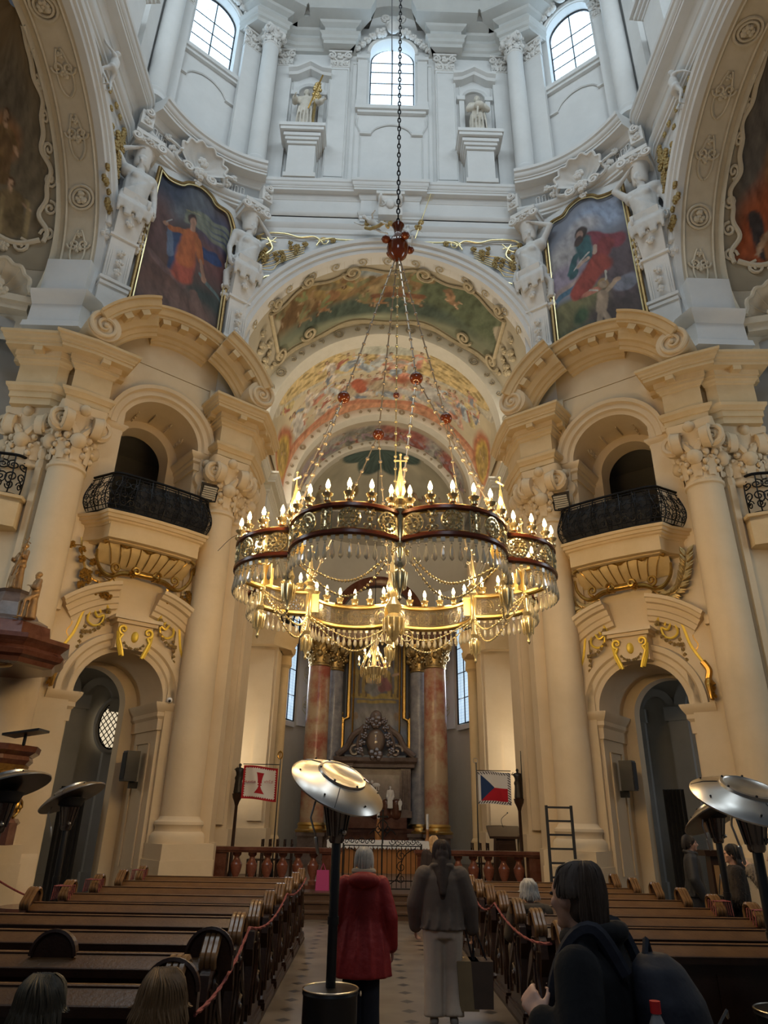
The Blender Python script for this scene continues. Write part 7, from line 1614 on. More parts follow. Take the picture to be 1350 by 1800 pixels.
def chair(x,y,rz,label,group,m=WOOD,first=[None]):
    if first[0] is None:
        t=thing('choir_chair',(x,y,0.45),label,'chair',group,rz); mb=MB(); box(mb,-0.2,0.2,-0.2,0.2,0.43,0.47); mb.build('seat',m,t,smooth=False)
        mb=MB(); box(mb,-0.2,-0.16,0.17,0.21,0,0.98); box(mb,0.16,0.2,0.17,0.21,0,0.98); box(mb,-0.2,0.2,0.18,0.21,0.85,0.98); box(mb,-0.2,0.2,0.185,0.205,0.6,0.68); mb.build('backrest',m,t,smooth=False)
        for a,b_ in ((-0.18,-0.18),(0.18,-0.18)): mb=MB(); box(mb,a-0.02,a+0.02,b_-0.02,b_+0.02,0,0.43); mb.build('leg',m,t,smooth=False)
        first[0]=t; return t
    c=duptree(first[0],None,(x,y,0.45),rz); c['label']=label; return c
for i in range(5): chair(-3.45+0.2*i,22.0+0.1*i,-pi/2,'dark wooden choir chair behind the left flag, %s from the wall'%ORD[i],'choir chairs at the left')
for i in range(3): chair(2.95+0.22*i,22.0,pi/2,'dark wooden choir chair left of the lectern, %s from the rail'%ORD[i],'choir chairs by the lectern')
t=thing('metal_rack',(3.86,16.2,0),'tall black metal ladder-like frame standing before the right column','rack')
mb=MB()
for x in (-0.27,0.27): box(mb,x-0.025,x+0.025,-0.03,0.03,0,2.32)
mb.build('uprights',BLKM,t,smooth=False); rg=None
for i in range(7):
    z=2.28-0.27*i
    if rg is None: mb=MB(); box(mb,-0.27,0.27,-0.018,0.018,-0.02,0.02); rg=mb.build('rung',BLKM,t,smooth=False); rg.location=(0,0,z)
    else: dupobj(rg,t,(0,0,z))
mb=MB()
for x in (-0.27,0.27): box(mb,x-0.02,x+0.02,-0.3,0.3,0,0.04)
mb.build('feet',BLKM,t,smooth=False)

t=thing('cable',(-4.35,16.9,8.3),'thin wire strung from the left inner column to the chandelier','cable')
mb=MB(); tube(mb,catm([(0,0,0),(1.0,-2.6,-0.6),(2.3,-6.0,-2.1)],6),0.008,4); mb.build('wire',IRON,t)

for s in (-1,1):  # out-of-sight housings added to go with the vault fill lights
    for y,lab in ((20.1,'nearer'),(25.2,'farther')):
        x0=4.15 if y<21 else 3.6
        t=thing('floodlight',(s*(x0+0.1),y-0.05,12.8),'small black uplight on the %s choir cornice, the %s one'%(SIDE[s],lab),'lamp','uplights on the choir cornice')
        mb=MB(); box(mb,-0.2,0.2,-0.2,0.2,0.14,0.26); mb.build('housing',BLK,t,smooth=False); mb=MB(); cap(mb,(0,0,0),(0,0,0.15),0.03,None,8); mb.build('stand',BLK,t)
# ================================================================ PEWS
def make_pew(x0,x1,label,group,aisle):
    # local origin at floor, top rail line at y=0; aisle = +1 if the aisle is on the +x side
    t=thing('pew',(0,0,0),label,'pew',group)
    mb=MB(); box(mb,x0,x1,-0.03,0.03,0.12,0.93)
    for z in (0.2,0.78): box(mb,x0,x1,-0.045,-0.03,z,z+0.06)
    for k in range(5): u=x0+(x1-x0)*k/4; box(mb,max(u-0.05,x0),min(u+0.05,x1),-0.042,-0.03,0.2,0.84)
    mb.build('backrest',WOOD,t,smooth=False)
    mb=MB(); pr=[(-0.13,0.90),(-0.145,0.915),(-0.13,0.93),(-0.02,0.985),(0.0,1.0),(0.04,1.0),(0.05,0.98),(0.03,0.96),(-0.10,0.90)]
    n=len(pr); vs=[(x,y,z) for x in (x0,x1) for y,z in pr]; mb.add(vs,[tuple(range(n)),tuple(reversed(range(n,2*n)))]+[(i,n+i,n+(i+1)%n,(i+1)%n) for i in range(n)]); mb.build('book_ledge',WOODL,t,angle=30)
    mb=MB(); box(mb,x0,x1,-0.152,-0.128,0.865,0.905); tube(mb,[(x0,-0.142,0.912),(x1,-0.142,0.912)],0.012,6); box(mb,x0,x1,-0.062,-0.03,0.84,0.885); box(mb,x0,x1,-0.02,-0.012,0.975,0.996); mb.build('dark_moulding',WOOD,t,angle=30)
    mb=MB(); box(mb,x0,x1,0.05,0.46,0.43,0.47); box(mb,x0,x1,0.42,0.46,0.36,0.43); mb.build('seat',WOOD,t,smooth=False)
    mb=MB(); box(mb,x0,x1,-0.42,-0.22,0.14,0.18); mb.build('kneeler',WOOD,t,smooth=False)
    for xe,sg in ((x0,-1),(x1,1)):
        mb=MB(); pts=[(-0.30,0.0),(0.52,0.0),(0.52,0.12),(0.47,0.16),(0.50,0.45),(0.40,0.60),(0.30,0.72),(0.16,0.80),(0.12,0.95),(0.14,1.06),(0.08,1.11),(-0.02,1.08),(-0.06,1.0),(-0.22,0.90),(-0.25,0.75),(-0.2,0.6),(-0.27,0.3),(-0.26,0.16),(-0.30,0.12)]
        n=len(pts); mb.add([(xe,y,z) for y,z in pts]+[(xe+sg*0.07,y,z) for y,z in pts],[tuple(range(n)),tuple(reversed(range(n,2*n)))]+[(i,n+i,n+(i+1)%n,(i+1)%n) for i in range(n)]); e=mb.build('end_panel',WOOD,t,smooth=False)
        mb=MB(); X=xe+sg*0.075
        W=lambda u,o,z,X=X,sg=sg:(X+sg*o,u,z)
        utube(mb,W,catm([(0.42,0.2),(0.40,0.42),(0.22,0.58),(0.08,0.72),(0.05,0.9)]),0,0.022,5); utube(mb,W,catm([(-0.2,0.2),(-0.18,0.4),(-0.1,0.6),(-0.14,0.8)]),0,0.02,5)
        utube(mb,W,spiral(0.22,0.38,0.11,pi/2,1.3,14),0,0.02,5); utube(mb,W,spiral(0.0,0.78,0.08,pi/2,1.3,14),0,0.018,5); utube(mb,W,[(0.05,0.25),(0.02,0.5),(0.06,0.68)],0,0.018,5); box(mb,min(xe,X+sg*0.03),max(xe,X+sg*0.03),-0.31,0.53,0.0,0.10); box(mb,min(xe,X+sg*0.02),max(xe,X+sg*0.02),-0.30,0.52,0.10,0.13)
        mb.build('carving',WOOD,e)
        mb=MB()
        for dx in (-0.04,0.0,0.04): tube(mb,[(xe+sg*0.035+dx,y,z) for y,z in catm([(0.13,0.99),(0.13,1.08),(0.07,1.13),(-0.02,1.12),(-0.10,1.05),(-0.16,0.99),(-0.14,0.93)],4)],0.026,6)
        mb.build('scroll_cap',mat('polished_cap_wood',(0.13,0.065,0.028),0.22,col2=(0.22,0.12,0.05),ns=6,amt=0.8),e)
    return t
fam={}
for s in (-1,1):
    if s<0: ys=[5.0+1.1*k for k in range(9)]; x0,x1=-4.2,-1.47
    else: ys=[7.0+0.97*k for k in range(8)]; x0,x1=1.47,4.1
    n=len(ys); proto=None
    for i,y in enumerate(reversed(ys)):
        lab='dark wooden pew, %s row from the communion rail in the %s block'%(ORD[i],SIDE[s])
        if proto is None: proto=make_pew(x0,x1,lab,'pews of the %s block'%SIDE[s],s); p=proto
        else: p=duptree(proto); p['label']=lab
        p.location=(0,y,0); fam[(s,i)]=p
# round-headed carved boards on the nearest left rows
def board(x,y,z,r,lab,par):
    mb=MB(); pts=[(x-r,z-0.1)]+[(x-r*cos(pi*i/16),z+r*1.0*sin(pi*i/16)) for i in range(17)]+[(x+r,z-0.1)]; n=len(pts)
    mb.add([(a,y-0.03,b_) for a,b_ in pts]+[(a,y+0.05,b_) for a,b_ in pts],[tuple(range(n)),tuple(reversed(range(n,2*n)))]+[(i,n+i,n+(i+1)%n,(i+1)%n) for i in range(n)])
    tube(mb,[(a,y-0.04,b_) for a,b_ in pts[1:-1]],0.018,5)
    o_=mb.build('round_headed_board',WOOD,par,smooth=False); o_.location=(0,-par.location.y,0); return o_
P8=fam[(-1,7)]; P9=fam[(-1,8)]
board(-2.6,6.08,0.98,0.16,'',P8); board(-1.45,6.1,1.0,0.17,'',P8); board(-1.45,5.0,0.98,0.16,'',P9)
# aisle skirting under the pew ends
for s in (-1,1):
    mb=MB(); a,b_=(-4.3,-1.36) if s<0 else (1.36,4.2); box(mb,a,b_,4.5 if s<0 else 6.5,14.4,0.0,0.03); struct(mb.build('floor_pew_platform',mat('dark_boards',(0.035,0.018,0.01),0.5),smooth=False))
ROPE=mat('red_white_cord',(0.17,0.018,0.02),0.85,col2=(0.30,0.10,0.09),ns=60,amt=0.4)
def rope(pts,lab,r=0.013):
    t=thing('rope',pts[0][:3],lab,'rope','red barrier ropes on the pews'); mb=MB()
    full=[]
    for a,b_,sag in zip(pts[:-1],pts[1:],[p[3] if len(p)>3 else 0.15 for p in pts[:-1]]):
        for i in range(16):
            q=i/16; full.append((a[0]+(b_[0]-a[0])*q,a[1]+(b_[1]-a[1])*q,a[2]+(b_[2]-a[2])*q-sag*4*q*(1-q)))
    full.append(tuple(pts[-1][:3]))
    for ph in (0,pi):
        L=0; tw=[]
        fr_=frames(full)
        for j,(p,N,B) in enumerate(fr_):
            tw.append(p+N*(r*0.5*cos(j*1.9+ph))+B*(r*0.5*sin(j*1.9+ph)))
        tube(mb,tw,r*0.75,5)
    x=mb.build('cord',ROPE,t); x.location=-Vector(pts[0][:3]); return t
rope([(-1.33,13.6,1.02,0.10),(-1.33,10.4,1.04,0.13),(-1.33,7.2,1.04,0.10),(-1.30,5.0,0.86,0.02)],'red twisted barrier rope along the aisle ends of the left pews')
rope([(1.33,11.9,1.0,0.15),(1.33,9.9,1.02,0.12),(1.33,7.0,0.98,0.08)],'red twisted barrier rope along the aisle ends of the right pews')
for s,(xs,ys_) in ((-1,(-4.27,(13.8,11.6,10.5))),(1,(4.17,(9.91,8.94)))):
    for i,y in enumerate(ys_):
        mb=MB()
        for k in range(4): tube(mb,[(xs-0.11,y-0.16+0.06*k,0.9),(xs-0.1,y-0.15+0.06*k,1.06),(xs+0.1,y-0.15+0.06*k,1.06),(xs+0.11,y-0.16+0.06*k,0.9)],0.008,4)
        o_=mb.build('rope',ROPE); o_.location=(0,0,0.03); tag(o_,'red cord wound on an outer scroll of the %s pews, %s from the rail'%(SIDE[s],ORD[i]),'rope','rope loops on the pew scrolls')

# ================================================================ PATIO HEATERS
def heater(x,y,tilt,label,h=2.22,tank=True,rz=0):
    t=thing('patio_heater',(x,y,0),label,'heater','steel patio heaters')
    mb=MB(); lathe(mb,[(0.24,0),(0.25,0.03),(0.23,0.06),(0.23,0.58),(0.24,0.60),(0.23,0.63),(0.0,0.64)],28)
    for z in (0.2,0.28): tube(mb,[(0.233*cos(q),0.233*sin(q),z) for q in [-2.2+i*0.1 for i in range(12)]],0.008,4)
    mb.build('tank_housing',BLK,t)
    mb=MB(); tube(mb,[(0.235*cos(q),0.235*sin(q),0.63) for q in [i*pi/16 for i in range(33)]],0.008,5); mb.build('steel_rim',STEEL,t)
    mb=MB(); cap(mb,(0,0,0.6),(0,0,1.76),0.042,None,14); lathe(mb,[(0.05,1.1),(0.05,1.16)],12); mb.build('pole',BLK,t)
    mb=MB(); lathe(mb,[(0.055,1.74),(0.07,1.76),(0.075,1.8),(0.12,2.04),(0.13,2.06)],14)
    for k in range(10):
        q=k*pi/5; tube(mb,[(0.08*cos(q),0.08*sin(q),1.8),(0.128*cos(q),0.128*sin(q),2.05)],0.008,4)
    mb.build('burner_cage',mat('dark_chrome',(0.22,0.20,0.19),0.2,0.9),t)
    mb=MB(); lathe(mb,[(0.13,2.05),(0.16,2.07),(0.17,2.1),(0.20,2.17),(0.0,2.2)],18); mb.build('burner_head',BLKM,t)
    n=Vector(tilt).normalized(); R=Vector((0,0,1)).rotation_difference(n).to_matrix().to_4x4(); R=Matrix.Translation((0,0,h))@R
    mb=MB(); lathe(mb,[(0.46,-0.045),(0.465,-0.03),(0.44,-0.01),(0.36,0.035),(0.25,0.07),(0.24,0.075),(0.235,0.10),(0.21,0.105),(0.2,0.095),(0.0,0.10)],48); lathe(mb,[(0.0,0.02),(0.2,0.0),(0.4,-0.03),(0.46,-0.045)],32)
    mb.xf(lambda p:tuple(R@Vector(p))); d=mb.build('reflector',STEEL,t,angle=50)
    mb=MB()
    for k in range(6):
        q=k*pi/3+0.3; c=(0.225*cos(q),0.225*sin(q),0.105); ell(mb,c,0.012,6,m=4); c=(0.40*cos(q),0.40*sin(q),0.022); ell(mb,c,0.010,6,m=4)
    for k in range(3):
        q=k*2*pi/3+0.6; tube(mb,[(0.25*cos(q),0.25*sin(q),0.073),(0.36*cos(q),0.36*sin(q),0.038),(0.455*cos(q),0.455*sin(q),-0.02)],0.0035,4)
    mb.xf(lambda p:tuple(R@Vector(p))); mb.build('rivets_and_seams',BLK,d)
    mb=MB(); tube(mb,[tuple(R@Vector((-0.12,0.0,0.0))),(-0.2,-0.1,2.1),(-0.24,-0.12,1.95),(-0.17,-0.08,1.75)],0.010,5); cap(mb,(-0.185,-0.085,1.78),(-0.16,-0.07,1.66),0.018,0.014,6); mb.build('tilt_rod',STEEL,t)
    mb=MB(); ell(mb,(0.07,-0.08,1.83),0.022,8,m=6); mb.build('control_knob',STEEL,t)
    return t
heater(-0.575,7.0,(0.37,-0.42,0.85),'large patio heater standing in the aisle, steel reflector tipped to the right',h=2.25)
heater(3.02,6.45,(0.10,-0.44,0.88),'shiny patio heater at the right edge, nearest one before the right pews',h=2.17)
heater(4.45,10.2,(-0.30,0.42,0.86),'patio heater behind the bright one at the right edge, dark underside showing',h=2.1)
heater(-4.5,8.75,(-0.36,0.10,0.93),'patio heater at the very left edge below the pulpit',h=2.24)
heater(-4.62,11.0,(-0.46,0.05,0.88),'patio heater second from the left edge, before the left archway',h=2.2)
heater(-6.4,15.2,(-0.2,-0.1,0.95),'distant patio heater inside the left archway, only its reflector visible',h=2.35) if 0 else None

# ================================================================ PEOPLE
CLOTHS={}
def person(loc,rz,h,label,pose={},yaw=0,tilt=0,hair=('short',(0.05,0.03,0.02)),coat=None,trousers=None,shoes=(0.03,0.03,0.03),legs=True,group=None,vox=0.014,skin=None,w=1.0):
    t=thing('person',loc,label,'person',group,rz)
    J=joints(h,**pose); R=Rz(yaw)@Matrix.Rotation(tilt,3,'X')
    b_=body_mb(J,h,R,w*0.9,legs=legs,curl=0.6).build('body',skin or SKIN,t,remesh=vox,smoothit=1)
    k=h*0.133; hc=J['head']; q=lambda x,y,z: hc+R@Vector((x*k,y*k,z*k))
    mb=MB()
    for s in (-1,1): ell(mb,q(s*0.15,0.395,0.035),(0.05*k,0.03*k,0.03*k),8,R,m=6)
    mb.build('eyes',BLKM,b_)
    st,hc_=hair; hm=mat('hair_%d_%d_%d'%tuple(int(v*200) for v in hc_),hc_,0.6,col2=tuple(v*1.5+0.01 for v in hc_),ns=25,amt=0.8)
    mb=MB(); rnd=random.Random(int(h*100)+int(loc[0]*10))
    hs=0.88 if st=='crop' else 1.0
    ell(mb,q(0,-0.09,0.13),(0.43*k*hs,0.48*k*hs,0.46*k),16,R,m=12); ell(mb,q(0,-0.2,-0.08),(0.38*k*hs,0.36*k*hs,0.36*k),12,R,m=8)
    if st in('long','pony'):
        L=2.0 if st=='long' else 1.3
        ell(mb,q(0,-0.42,-0.15),(0.36*k,0.24*k,0.5*k),14,R,m=10); cap(mb,q(0,-0.42,-0.3),hc+Vector((0,0,-L*k*0.85))+R@Vector((0,-0.80*k,0)),0.30*k,0.16*k,12)
        for i in range(13):
            a=-1.1+2.2*i/12; p0=q(0.36*sin(a),-0.32*cos(a),0.1); p1=q(0.44*sin(a),-0.56*cos(a)-0.02,-0.5); p2=hc+Vector((0,0,-L*k))+R@Vector((0.34*k*sin(a*0.9),-0.88*k*cos(a)*0.9,0)); tube(mb,[p0,p1,(Vector(p1)+Vector(p2))/2+R@Vector((0,-0.06*k,0)),p2],[0.10*k,0.12*k,0.11*k,0.02*k],6)
    hb=mb.build('hair',hm,b_,remesh=0.012,smoothit=1)
    # strands over the hair surface
    mb=MB()
    for i in range(190 if st=='crop' else 70):
        a=rnd.uniform(-2.6,2.6) if st!='crop' else rnd.uniform(-1.95,1.95); z0=rnd.uniform(0.1,0.55); x_=0.44*sin(a); y_=-0.1-0.48*cos(a)
        p0=q(0.1*sin(a),-0.1-0.12*cos(a),0.60); p1=q(x_*0.8,-0.1-0.40*cos(a),0.42); p2=q(x_*1.02,y_*1.02,0.05); p3=q(x_*1.0,y_*1.0-0.03,-0.22-0.25*rnd.random() if abs(a)<1.6 else -0.05)
        if st=='crop': e_=[rnd.uniform(-0.035,0.035) for _ in range(4)]; p0=q(0.12*sin(a)+e_[0],-0.22-0.12*cos(a),0.56); p1=q(x_*0.72,-0.1-0.36*cos(a)+e_[1],0.42+e_[2]); p2=q(x_*0.93+e_[3],(-0.1-0.44*cos(a)),0.08); p3=q(x_*0.9+e_[1],-0.1-0.40*cos(a)+e_[2],-0.30-0.35*rnd.random() if abs(a)<0.9 else 0.0)
        if abs(a)>1.9: p2=q(x_*0.95,-0.1-0.46*cos(a),0.28); p3=q(x_*1.02,-0.08-0.47*cos(a),0.12)
        tube(mb,catm([tuple(p0),tuple(p1),tuple(p2),tuple(p3)],3),[0.012*k]+[(0.020 if st=='crop' else 0.035)*k]*8+[0.004*k],4)
    if st!='bald': mb.build('hair_strands',hm,hb)
    if trousers:
        c,wd=trousers; m_=mat('cloth_%d_%d_%d'%tuple(int(v*500) for v in c),c,0.9,col2=tuple(v*1.25 for v in c),ns=6,amt=0.8)
        mb=MB()
        for s_,sg in (('l',-1),('r',1)):
            H,K,A_=J[s_+'h'],J[s_+'k'],J[s_+'a']
            tube(mb,[H+Vector((0,0,0.05*h)),H.lerp(K,0.5),K,K.lerp(A_,0.55),A_+Vector((0,-0.01,0.0))],[0.078*h*w,0.066*h*w,0.05*h*wd,0.05*h*wd,0.052*h*wd],16)
        loft(mb,[(0,-0.0,0.455*h,0.105*h*w,0.085*h),(0,0,0.5*h,0.112*h*w,0.09*h),(0,0,0.56*h,0.10*h*w,0.075*h),(0,0,0.6*h,0.085*h*w,0.062*h)],24)
        mb.build('trousers',m_,b_,remesh=0.014,smoothit=2)
    if legs:
        m_=mat('shoe_%d_%d'%(int(shoes[0]*200),int(shoes[1]*200)),shoes,0.5); 
        for s_ in 'lr':
            A_=J[s_+'a']; mb=MB(); cap(mb,A_+Vector((0,-0.02*h,-0.018*h)),A_+Vector((0,0.085*h,-0.024*h)),0.028*h,0.024*h,10); mb.build('shoe',m_,b_,remesh=0.012)
    if coat:
        c=coat['c']; m_=mat('coat_%d_%d_%d'%tuple(int(v*500) for v in c),c,coat.get('rough',0.9),col2=coat.get('c2',tuple(v*1.3 for v in c)),ns=coat.get('ns',8),amt=0.8,bump=coat.get('bump',0.2),bs=coat.get('bs',25))
        mb=MB(); zb=coat['z']; hw=coat.get('hem',0.15)*h; sh=coat.get('sh',0.135)*h; px,py=J['che'].x-0,J['che'].y
        loft(mb,[(J['pel'].x,J['pel'].y,zb*h,hw,hw*0.72,0,0.05),(J['pel'].x,J['pel'].y,(zb*0.6+0.4*0.55)*h,hw*0.93,hw*0.68,0,0.04),(J['pel'].x,J['pel'].y,0.6*h if zb<0.55 else 0.62*h,hw*0.80 if zb<0.4 else hw*0.95,0.075*h*1.1,0,0.02),(px,py,0.72*h,sh*0.93,0.082*h,0,0),(px,py,0.79*h,sh*0.9,0.074*h,0,0),(px,py,0.822*h,sh*0.62,0.06*h,0,0),(px*1.0,py,0.855*h,0.048*h,0.048*h,0,0)],36,0,coat.get('nr',11))
        sl=coat.get('sl',0.05)*h
        for s_ in 'lr':
            S_,E_,W_=J[s_+'s'],J[s_+'e'],J[s_+'w']; cap(mb,S_+Vector((0,0,-0.005*h)),E_,sl*1.0,sl*0.9,14); cap(mb,E_,E_.lerp(W_,0.92),sl*0.9,sl*0.72,14)
        if coat.get('hood'): 
            ell(mb,(0,-0.075*h,0.825*h),(0.105*h,0.06*h,0.05*h),16); loft(mb,[(0,-0.02*h,0.80*h,0.09*h,0.085*h),(0,-0.02*h,0.86*h,0.065*h,0.062*h),(0,-0.01*h,0.875*h,0.05*h,0.05*h)],20)
        if coat.get('collar'): tube(mb,[(0.062*h*cos(a)+px,0.055*h*sin(a)+py,0.855*h-0.01*h*sin(a)) for a in [i*pi/8 for i in range(17)]],coat.get('collar')*h,8)
        for k in range(coat.get('folds',5)):
            a=-2.4+0.55*k; tube(mb,[(hw*0.98*cos(a),hw*0.70*sin(a),zb*h+0.02),(hw*0.9*cos(a+0.05),hw*0.66*sin(a+0.05),(zb*0.5+0.3)*h),(sh*0.75*cos(a),0.06*h*sin(a),0.7*h)],[0.012*h,0.010*h,0.003*h],6)
        cb=mb.build('coat',m_,b_,remesh=0.013,smoothit=2)
        if coat.get('fur'):
            mb=MB()
            vs=[v.co for v in cb.data.vertices]; ns_=[v.normal for v in cb.data.vertices]
            idx=[rnd.randrange(len(vs)) for _ in range(1500)]
            for i in idx:
                p=vs[i]; nn=ns_[i]; e=p+nn*0.03+Vector((rnd.uniform(-.015,.015),rnd.uniform(-.015,.015),-0.02)); sd=nn.cross(Vector((0,0,1))); sd=sd.normalized()*0.006 if sd.length>0 else Vector((0.006,0,0)); mb.add([p-sd,p+sd,e],[(0,1,2)])
            mb.build('fur_pile',m_,cb)
    return t,J
# woman in red, seen from behind in the aisle
t,J=person((-0.32,8.3,0),0.03,1.655,'woman with short white hair in a long red coat standing in the aisle',
    pose=dict(le=(-0.17,0.0,0.62),lw=(-0.175,0.05,0.45),re=(0.175,-0.02,0.62),rw=(0.19,0.03,0.44)),hair=('short',(0.50,0.46,0.40)),
    coat=dict(c=(0.27,0.012,0.012),c2=(0.34,0.02,0.018),z=0.30,hem=0.185,sh=0.15,hood=1,bump=0.5,bs=14,rough=0.6,sl=0.052),trousers=((0.012,0.012,0.018),1.1))
mb=MB(); tube(mb,[(0.062*1.655*cos(a),-0.01+0.06*1.655*sin(a),0.872*1.655) for a in [i*pi/8 for i in range(17)]],0.03,8); mb.build('scarf',mat('beige_scarf',(0.42,0.36,0.28),0.9),t)
# young woman in brown jacket
t,J=person((0.56,8.75,0),-0.05,1.73,'woman with long brown hair in brown jacket and cream trousers',
    pose=dict(le=(-0.175,0.02,0.64),lw=(-0.17,0.08,0.50),re=(0.175,0.02,0.64),rw=(0.19,0.06,0.49),lk=(-0.06,0.0,0.28),rk=(0.06,0.03,0.28),head=(0.0,0.02,0.935)),hair=('long',(0.032,0.017,0.010)),
    coat=dict(c=(0.12,0.092,0.072),c2=(0.15,0.115,0.09),z=0.50,hem=0.145,sh=0.145,collar=0.02,sl=0.062,bump=0.1,folds=3),trousers=((0.50,0.41,0.32),1.2),shoes=(0.4,0.36,0.3))
for i,(c,x,lab) in enumerate((((0.24,0.17,0.085),0.82,'tan shopping bag nearest the leg of the woman in cream trousers'),((0.075,0.05,0.035),0.97,'dark brown shopping bag carried beside the tan one in the aisle'))):
    tb=thing('shopping_bag',(x,8.82,0),lab,'bag','shopping bags'); mb=MB(); tbox(mb,(0,0),0.10,0.17,0.14+0.02*i,0.12,0.15,0.58); mb.build('body',mat('paper_%d'%i,c,0.8,col2=tuple(v*1.3 for v in c),ns=4,amt=0.8),tb,smooth=False)
    mb=MB()
    for yy in (-0.06,0.06): tube(mb,catm([(-0.07,yy,0.56),(-0.02-0.04*i,0,0.86),(0.07,yy,0.56)]),0.006,4)
    mb.build('handles',BLKM,tb)
# man with backpack in the right foreground
t,J=person((0.605,3.15,0),0.95,1.79,'man in dark jacket wearing a backpack in the right foreground',
    pose=dict(head=(0.0,0.035,0.925),le=(-0.21,-0.03,0.63),lw=(-0.15,0.07,0.715),re=(0.17,-0.02,0.62),rw=(0.17,0.1,0.52),neck=(0,0.01,0.84)),yaw=-0.35,hair=('crop',(0.045,0.027,0.016)),
    coat=dict(c=(0.004,0.0045,0.006),z=0.44,hem=0.14,sh=0.148,collar=0.022,sl=0.050,rough=1.0),trousers=((0.02,0.02,0.03),1.0),vox=0.012)
mb=MB(); kk=1.80*0.133; R_=Rz(-0.35); ell(mb,J['head']+R_@Vector((0,-0.30*kk,0.40*kk)),(0.17*kk,0.17*kk,0.10*kk),12,R_,m=8); mb.build('bald_patch',mat('scalp',(0.20,0.11,0.08),0.6),t)
tb=thing('backpack',(0.605,3.15,0),'dark blue backpack with side bottle worn by the man in the right foreground','backpack'); tb.rotation_euler=(0,0,0.95)
NAVY=mat('navy_nylon',(0.004,0.006,0.014),0.75,col2=(0.008,0.010,0.022),ns=6,amt=0.8,bump=0.4,bs=10)
mb=MB(); loft(mb,[(0,-0.25,0.92,0.13,0.07),(0,-0.28,0.96,0.17,0.13),(0,-0.29,1.15,0.18,0.14),(0,-0.26,1.35,0.165,0.12),(0,-0.23,1.45,0.12,0.09),(0,-0.22,1.49,0.05,0.05)],24); ell(mb,(0,-0.41,1.12),(0.12,0.06,0.13)); mb.build('pack',NAVY,tb,remesh=0.015)
mb=MB(); 
for s in (-1,1): tube(mb,catm([(s*0.10,-0.14,1.42),(s*0.13,-0.05,1.56),(s*0.14,0.06,1.50),(s*0.15,0.13,1.30),(s*0.15,0.05,1.08),(s*0.12,-0.18,1.0)],5),0.028,6,flat=0.5)
tube(mb,[(-0.04,-0.2,1.47),(0,-0.2,1.53),(0.04,-0.2,1.47)],0.012,5); mb.build('straps',NAVY,tb)
mb=MB(); tube(mb,[(-0.1,-0.43,1.3),(0,-0.45,1.34),(0.1,-0.43,1.3)],0.006,4); mb.build('zip',BLK,tb)
tb2=thing('water_bottle',tuple(Matrix.Rotation(0.95,3,'Z')@Vector((-0.225,-0.27,1.13))+Vector((0.605,3.15,0))),'clear plastic bottle with red cap in the side pocket of the backpack','bottle')
mb=MB(); lathe(mb,[(0.03,0),(0.033,0.02),(0.033,0.17),(0.015,0.21),(0.013,0.22)],14); mb.build('bottle_body',mat('clear_plastic',(0.25,0.25,0.25),0.1,spec=0.8),tb2); mb=MB(); lathe(mb,[(0.018,0.215),(0.018,0.25),(0,0.25)],12); mb.build('cap',mat('red_cap',(0.6,0.02,0.02),0.4),tb2)
# the boy at the right arch
person((5.45,13.5,0),-1.95,1.79,'young man in a black bomber jacket standing at the right archway',pose=dict(le=(-0.17,0,0.62),lw=(-0.16,0.07,0.46),re=(0.17,0,0.62),rw=(0.16,0.07,0.46)),hair=('short',(0.015,0.010,0.008)),coat=dict(c=(0.012,0.012,0.014),z=0.47,hem=0.145,sh=0.15,collar=0.018,sl=0.06,rough=0.6),trousers=((0.015,0.015,0.02),1.1))
person((4.95,10.9,0),1.25,1.70,'woman with dark pulled-back hair and dark coat at the right edge',pose=dict(le=(-0.16,0.03,0.62),lw=(-0.1,0.13,0.56),re=(0.16,0.03,0.62),rw=(0.1,0.13,0.56)),hair=('pony',(0.015,0.011,0.009)),coat=dict(c=(0.03,0.024,0.02),c2=(0.06,0.045,0.035),z=0.32,hem=0.15,sh=0.145,sl=0.06,fur=1),trousers=((0.02,0.02,0.025),1.1))
tb=thing('handbag',(4.62,10.72,0),'black handbag with silver chain strap held by the woman in fur collar','bag'); mb=MB(); tbox(mb,(0,0),0.05,0.14,0.85,0.05,0.12,1.08); mb.build('body',BLK,tb,smooth=False); mb=MB(); tube(mb,[(0,-0.12,1.06),(0.0,-0.04,1.34),(0,0.1,1.06)],0.008,5); mb.build('chain_strap',STEEL,tb)
person((4.98,9.75,0),1.1,1.70,'woman in pale grey-brown fur coat at the right edge, one hand raised',pose=dict(le=(-0.22,0.08,0.70),lw=(-0.16,0.2,0.86),re=(0.17,0.03,0.62),rw=(0.1,0.13,0.58)),hair=('long',(0.02,0.014,0.01)),coat=dict(c=(0.13,0.105,0.08),c2=(0.23,0.19,0.15),z=0.45,hem=0.17,sh=0.15,sl=0.07,fur=1,ns=20),trousers=((0.02,0.02,0.025),1.1))
person((1.15,16.4,0),0.3,1.66,'blonde woman in dark coat near the gate, mostly hidden',hair=('long',(0.40,0.26,0.13)),coat=dict(c=(0.03,0.02,0.018),z=0.4,hem=0.15,sh=0.14,sl=0.05),trousers=((0.02,0.02,0.025),1.1))
SEAT=dict(pel=(0,0,0.30),che=(0,-0.01,0.47),neck=(0,0.0,0.585),head=(0,0.015,0.685),ls=(-0.115,0,0.56),le=(-0.15,0.03,0.41),lw=(-0.09,0.16,0.36),rs=(0.115,0,0.56),re=(0.15,0.03,0.41),rw=(0.09,0.16,0.36),lh=(-0.055,0.02,0.30),lk=(-0.07,0.27,0.30),la=(-0.07,0.28,0.05),rh=(0.055,0.02,0.30),rk=(0.07,0.27,0.30),ra=(0.07,0.28,0.05))
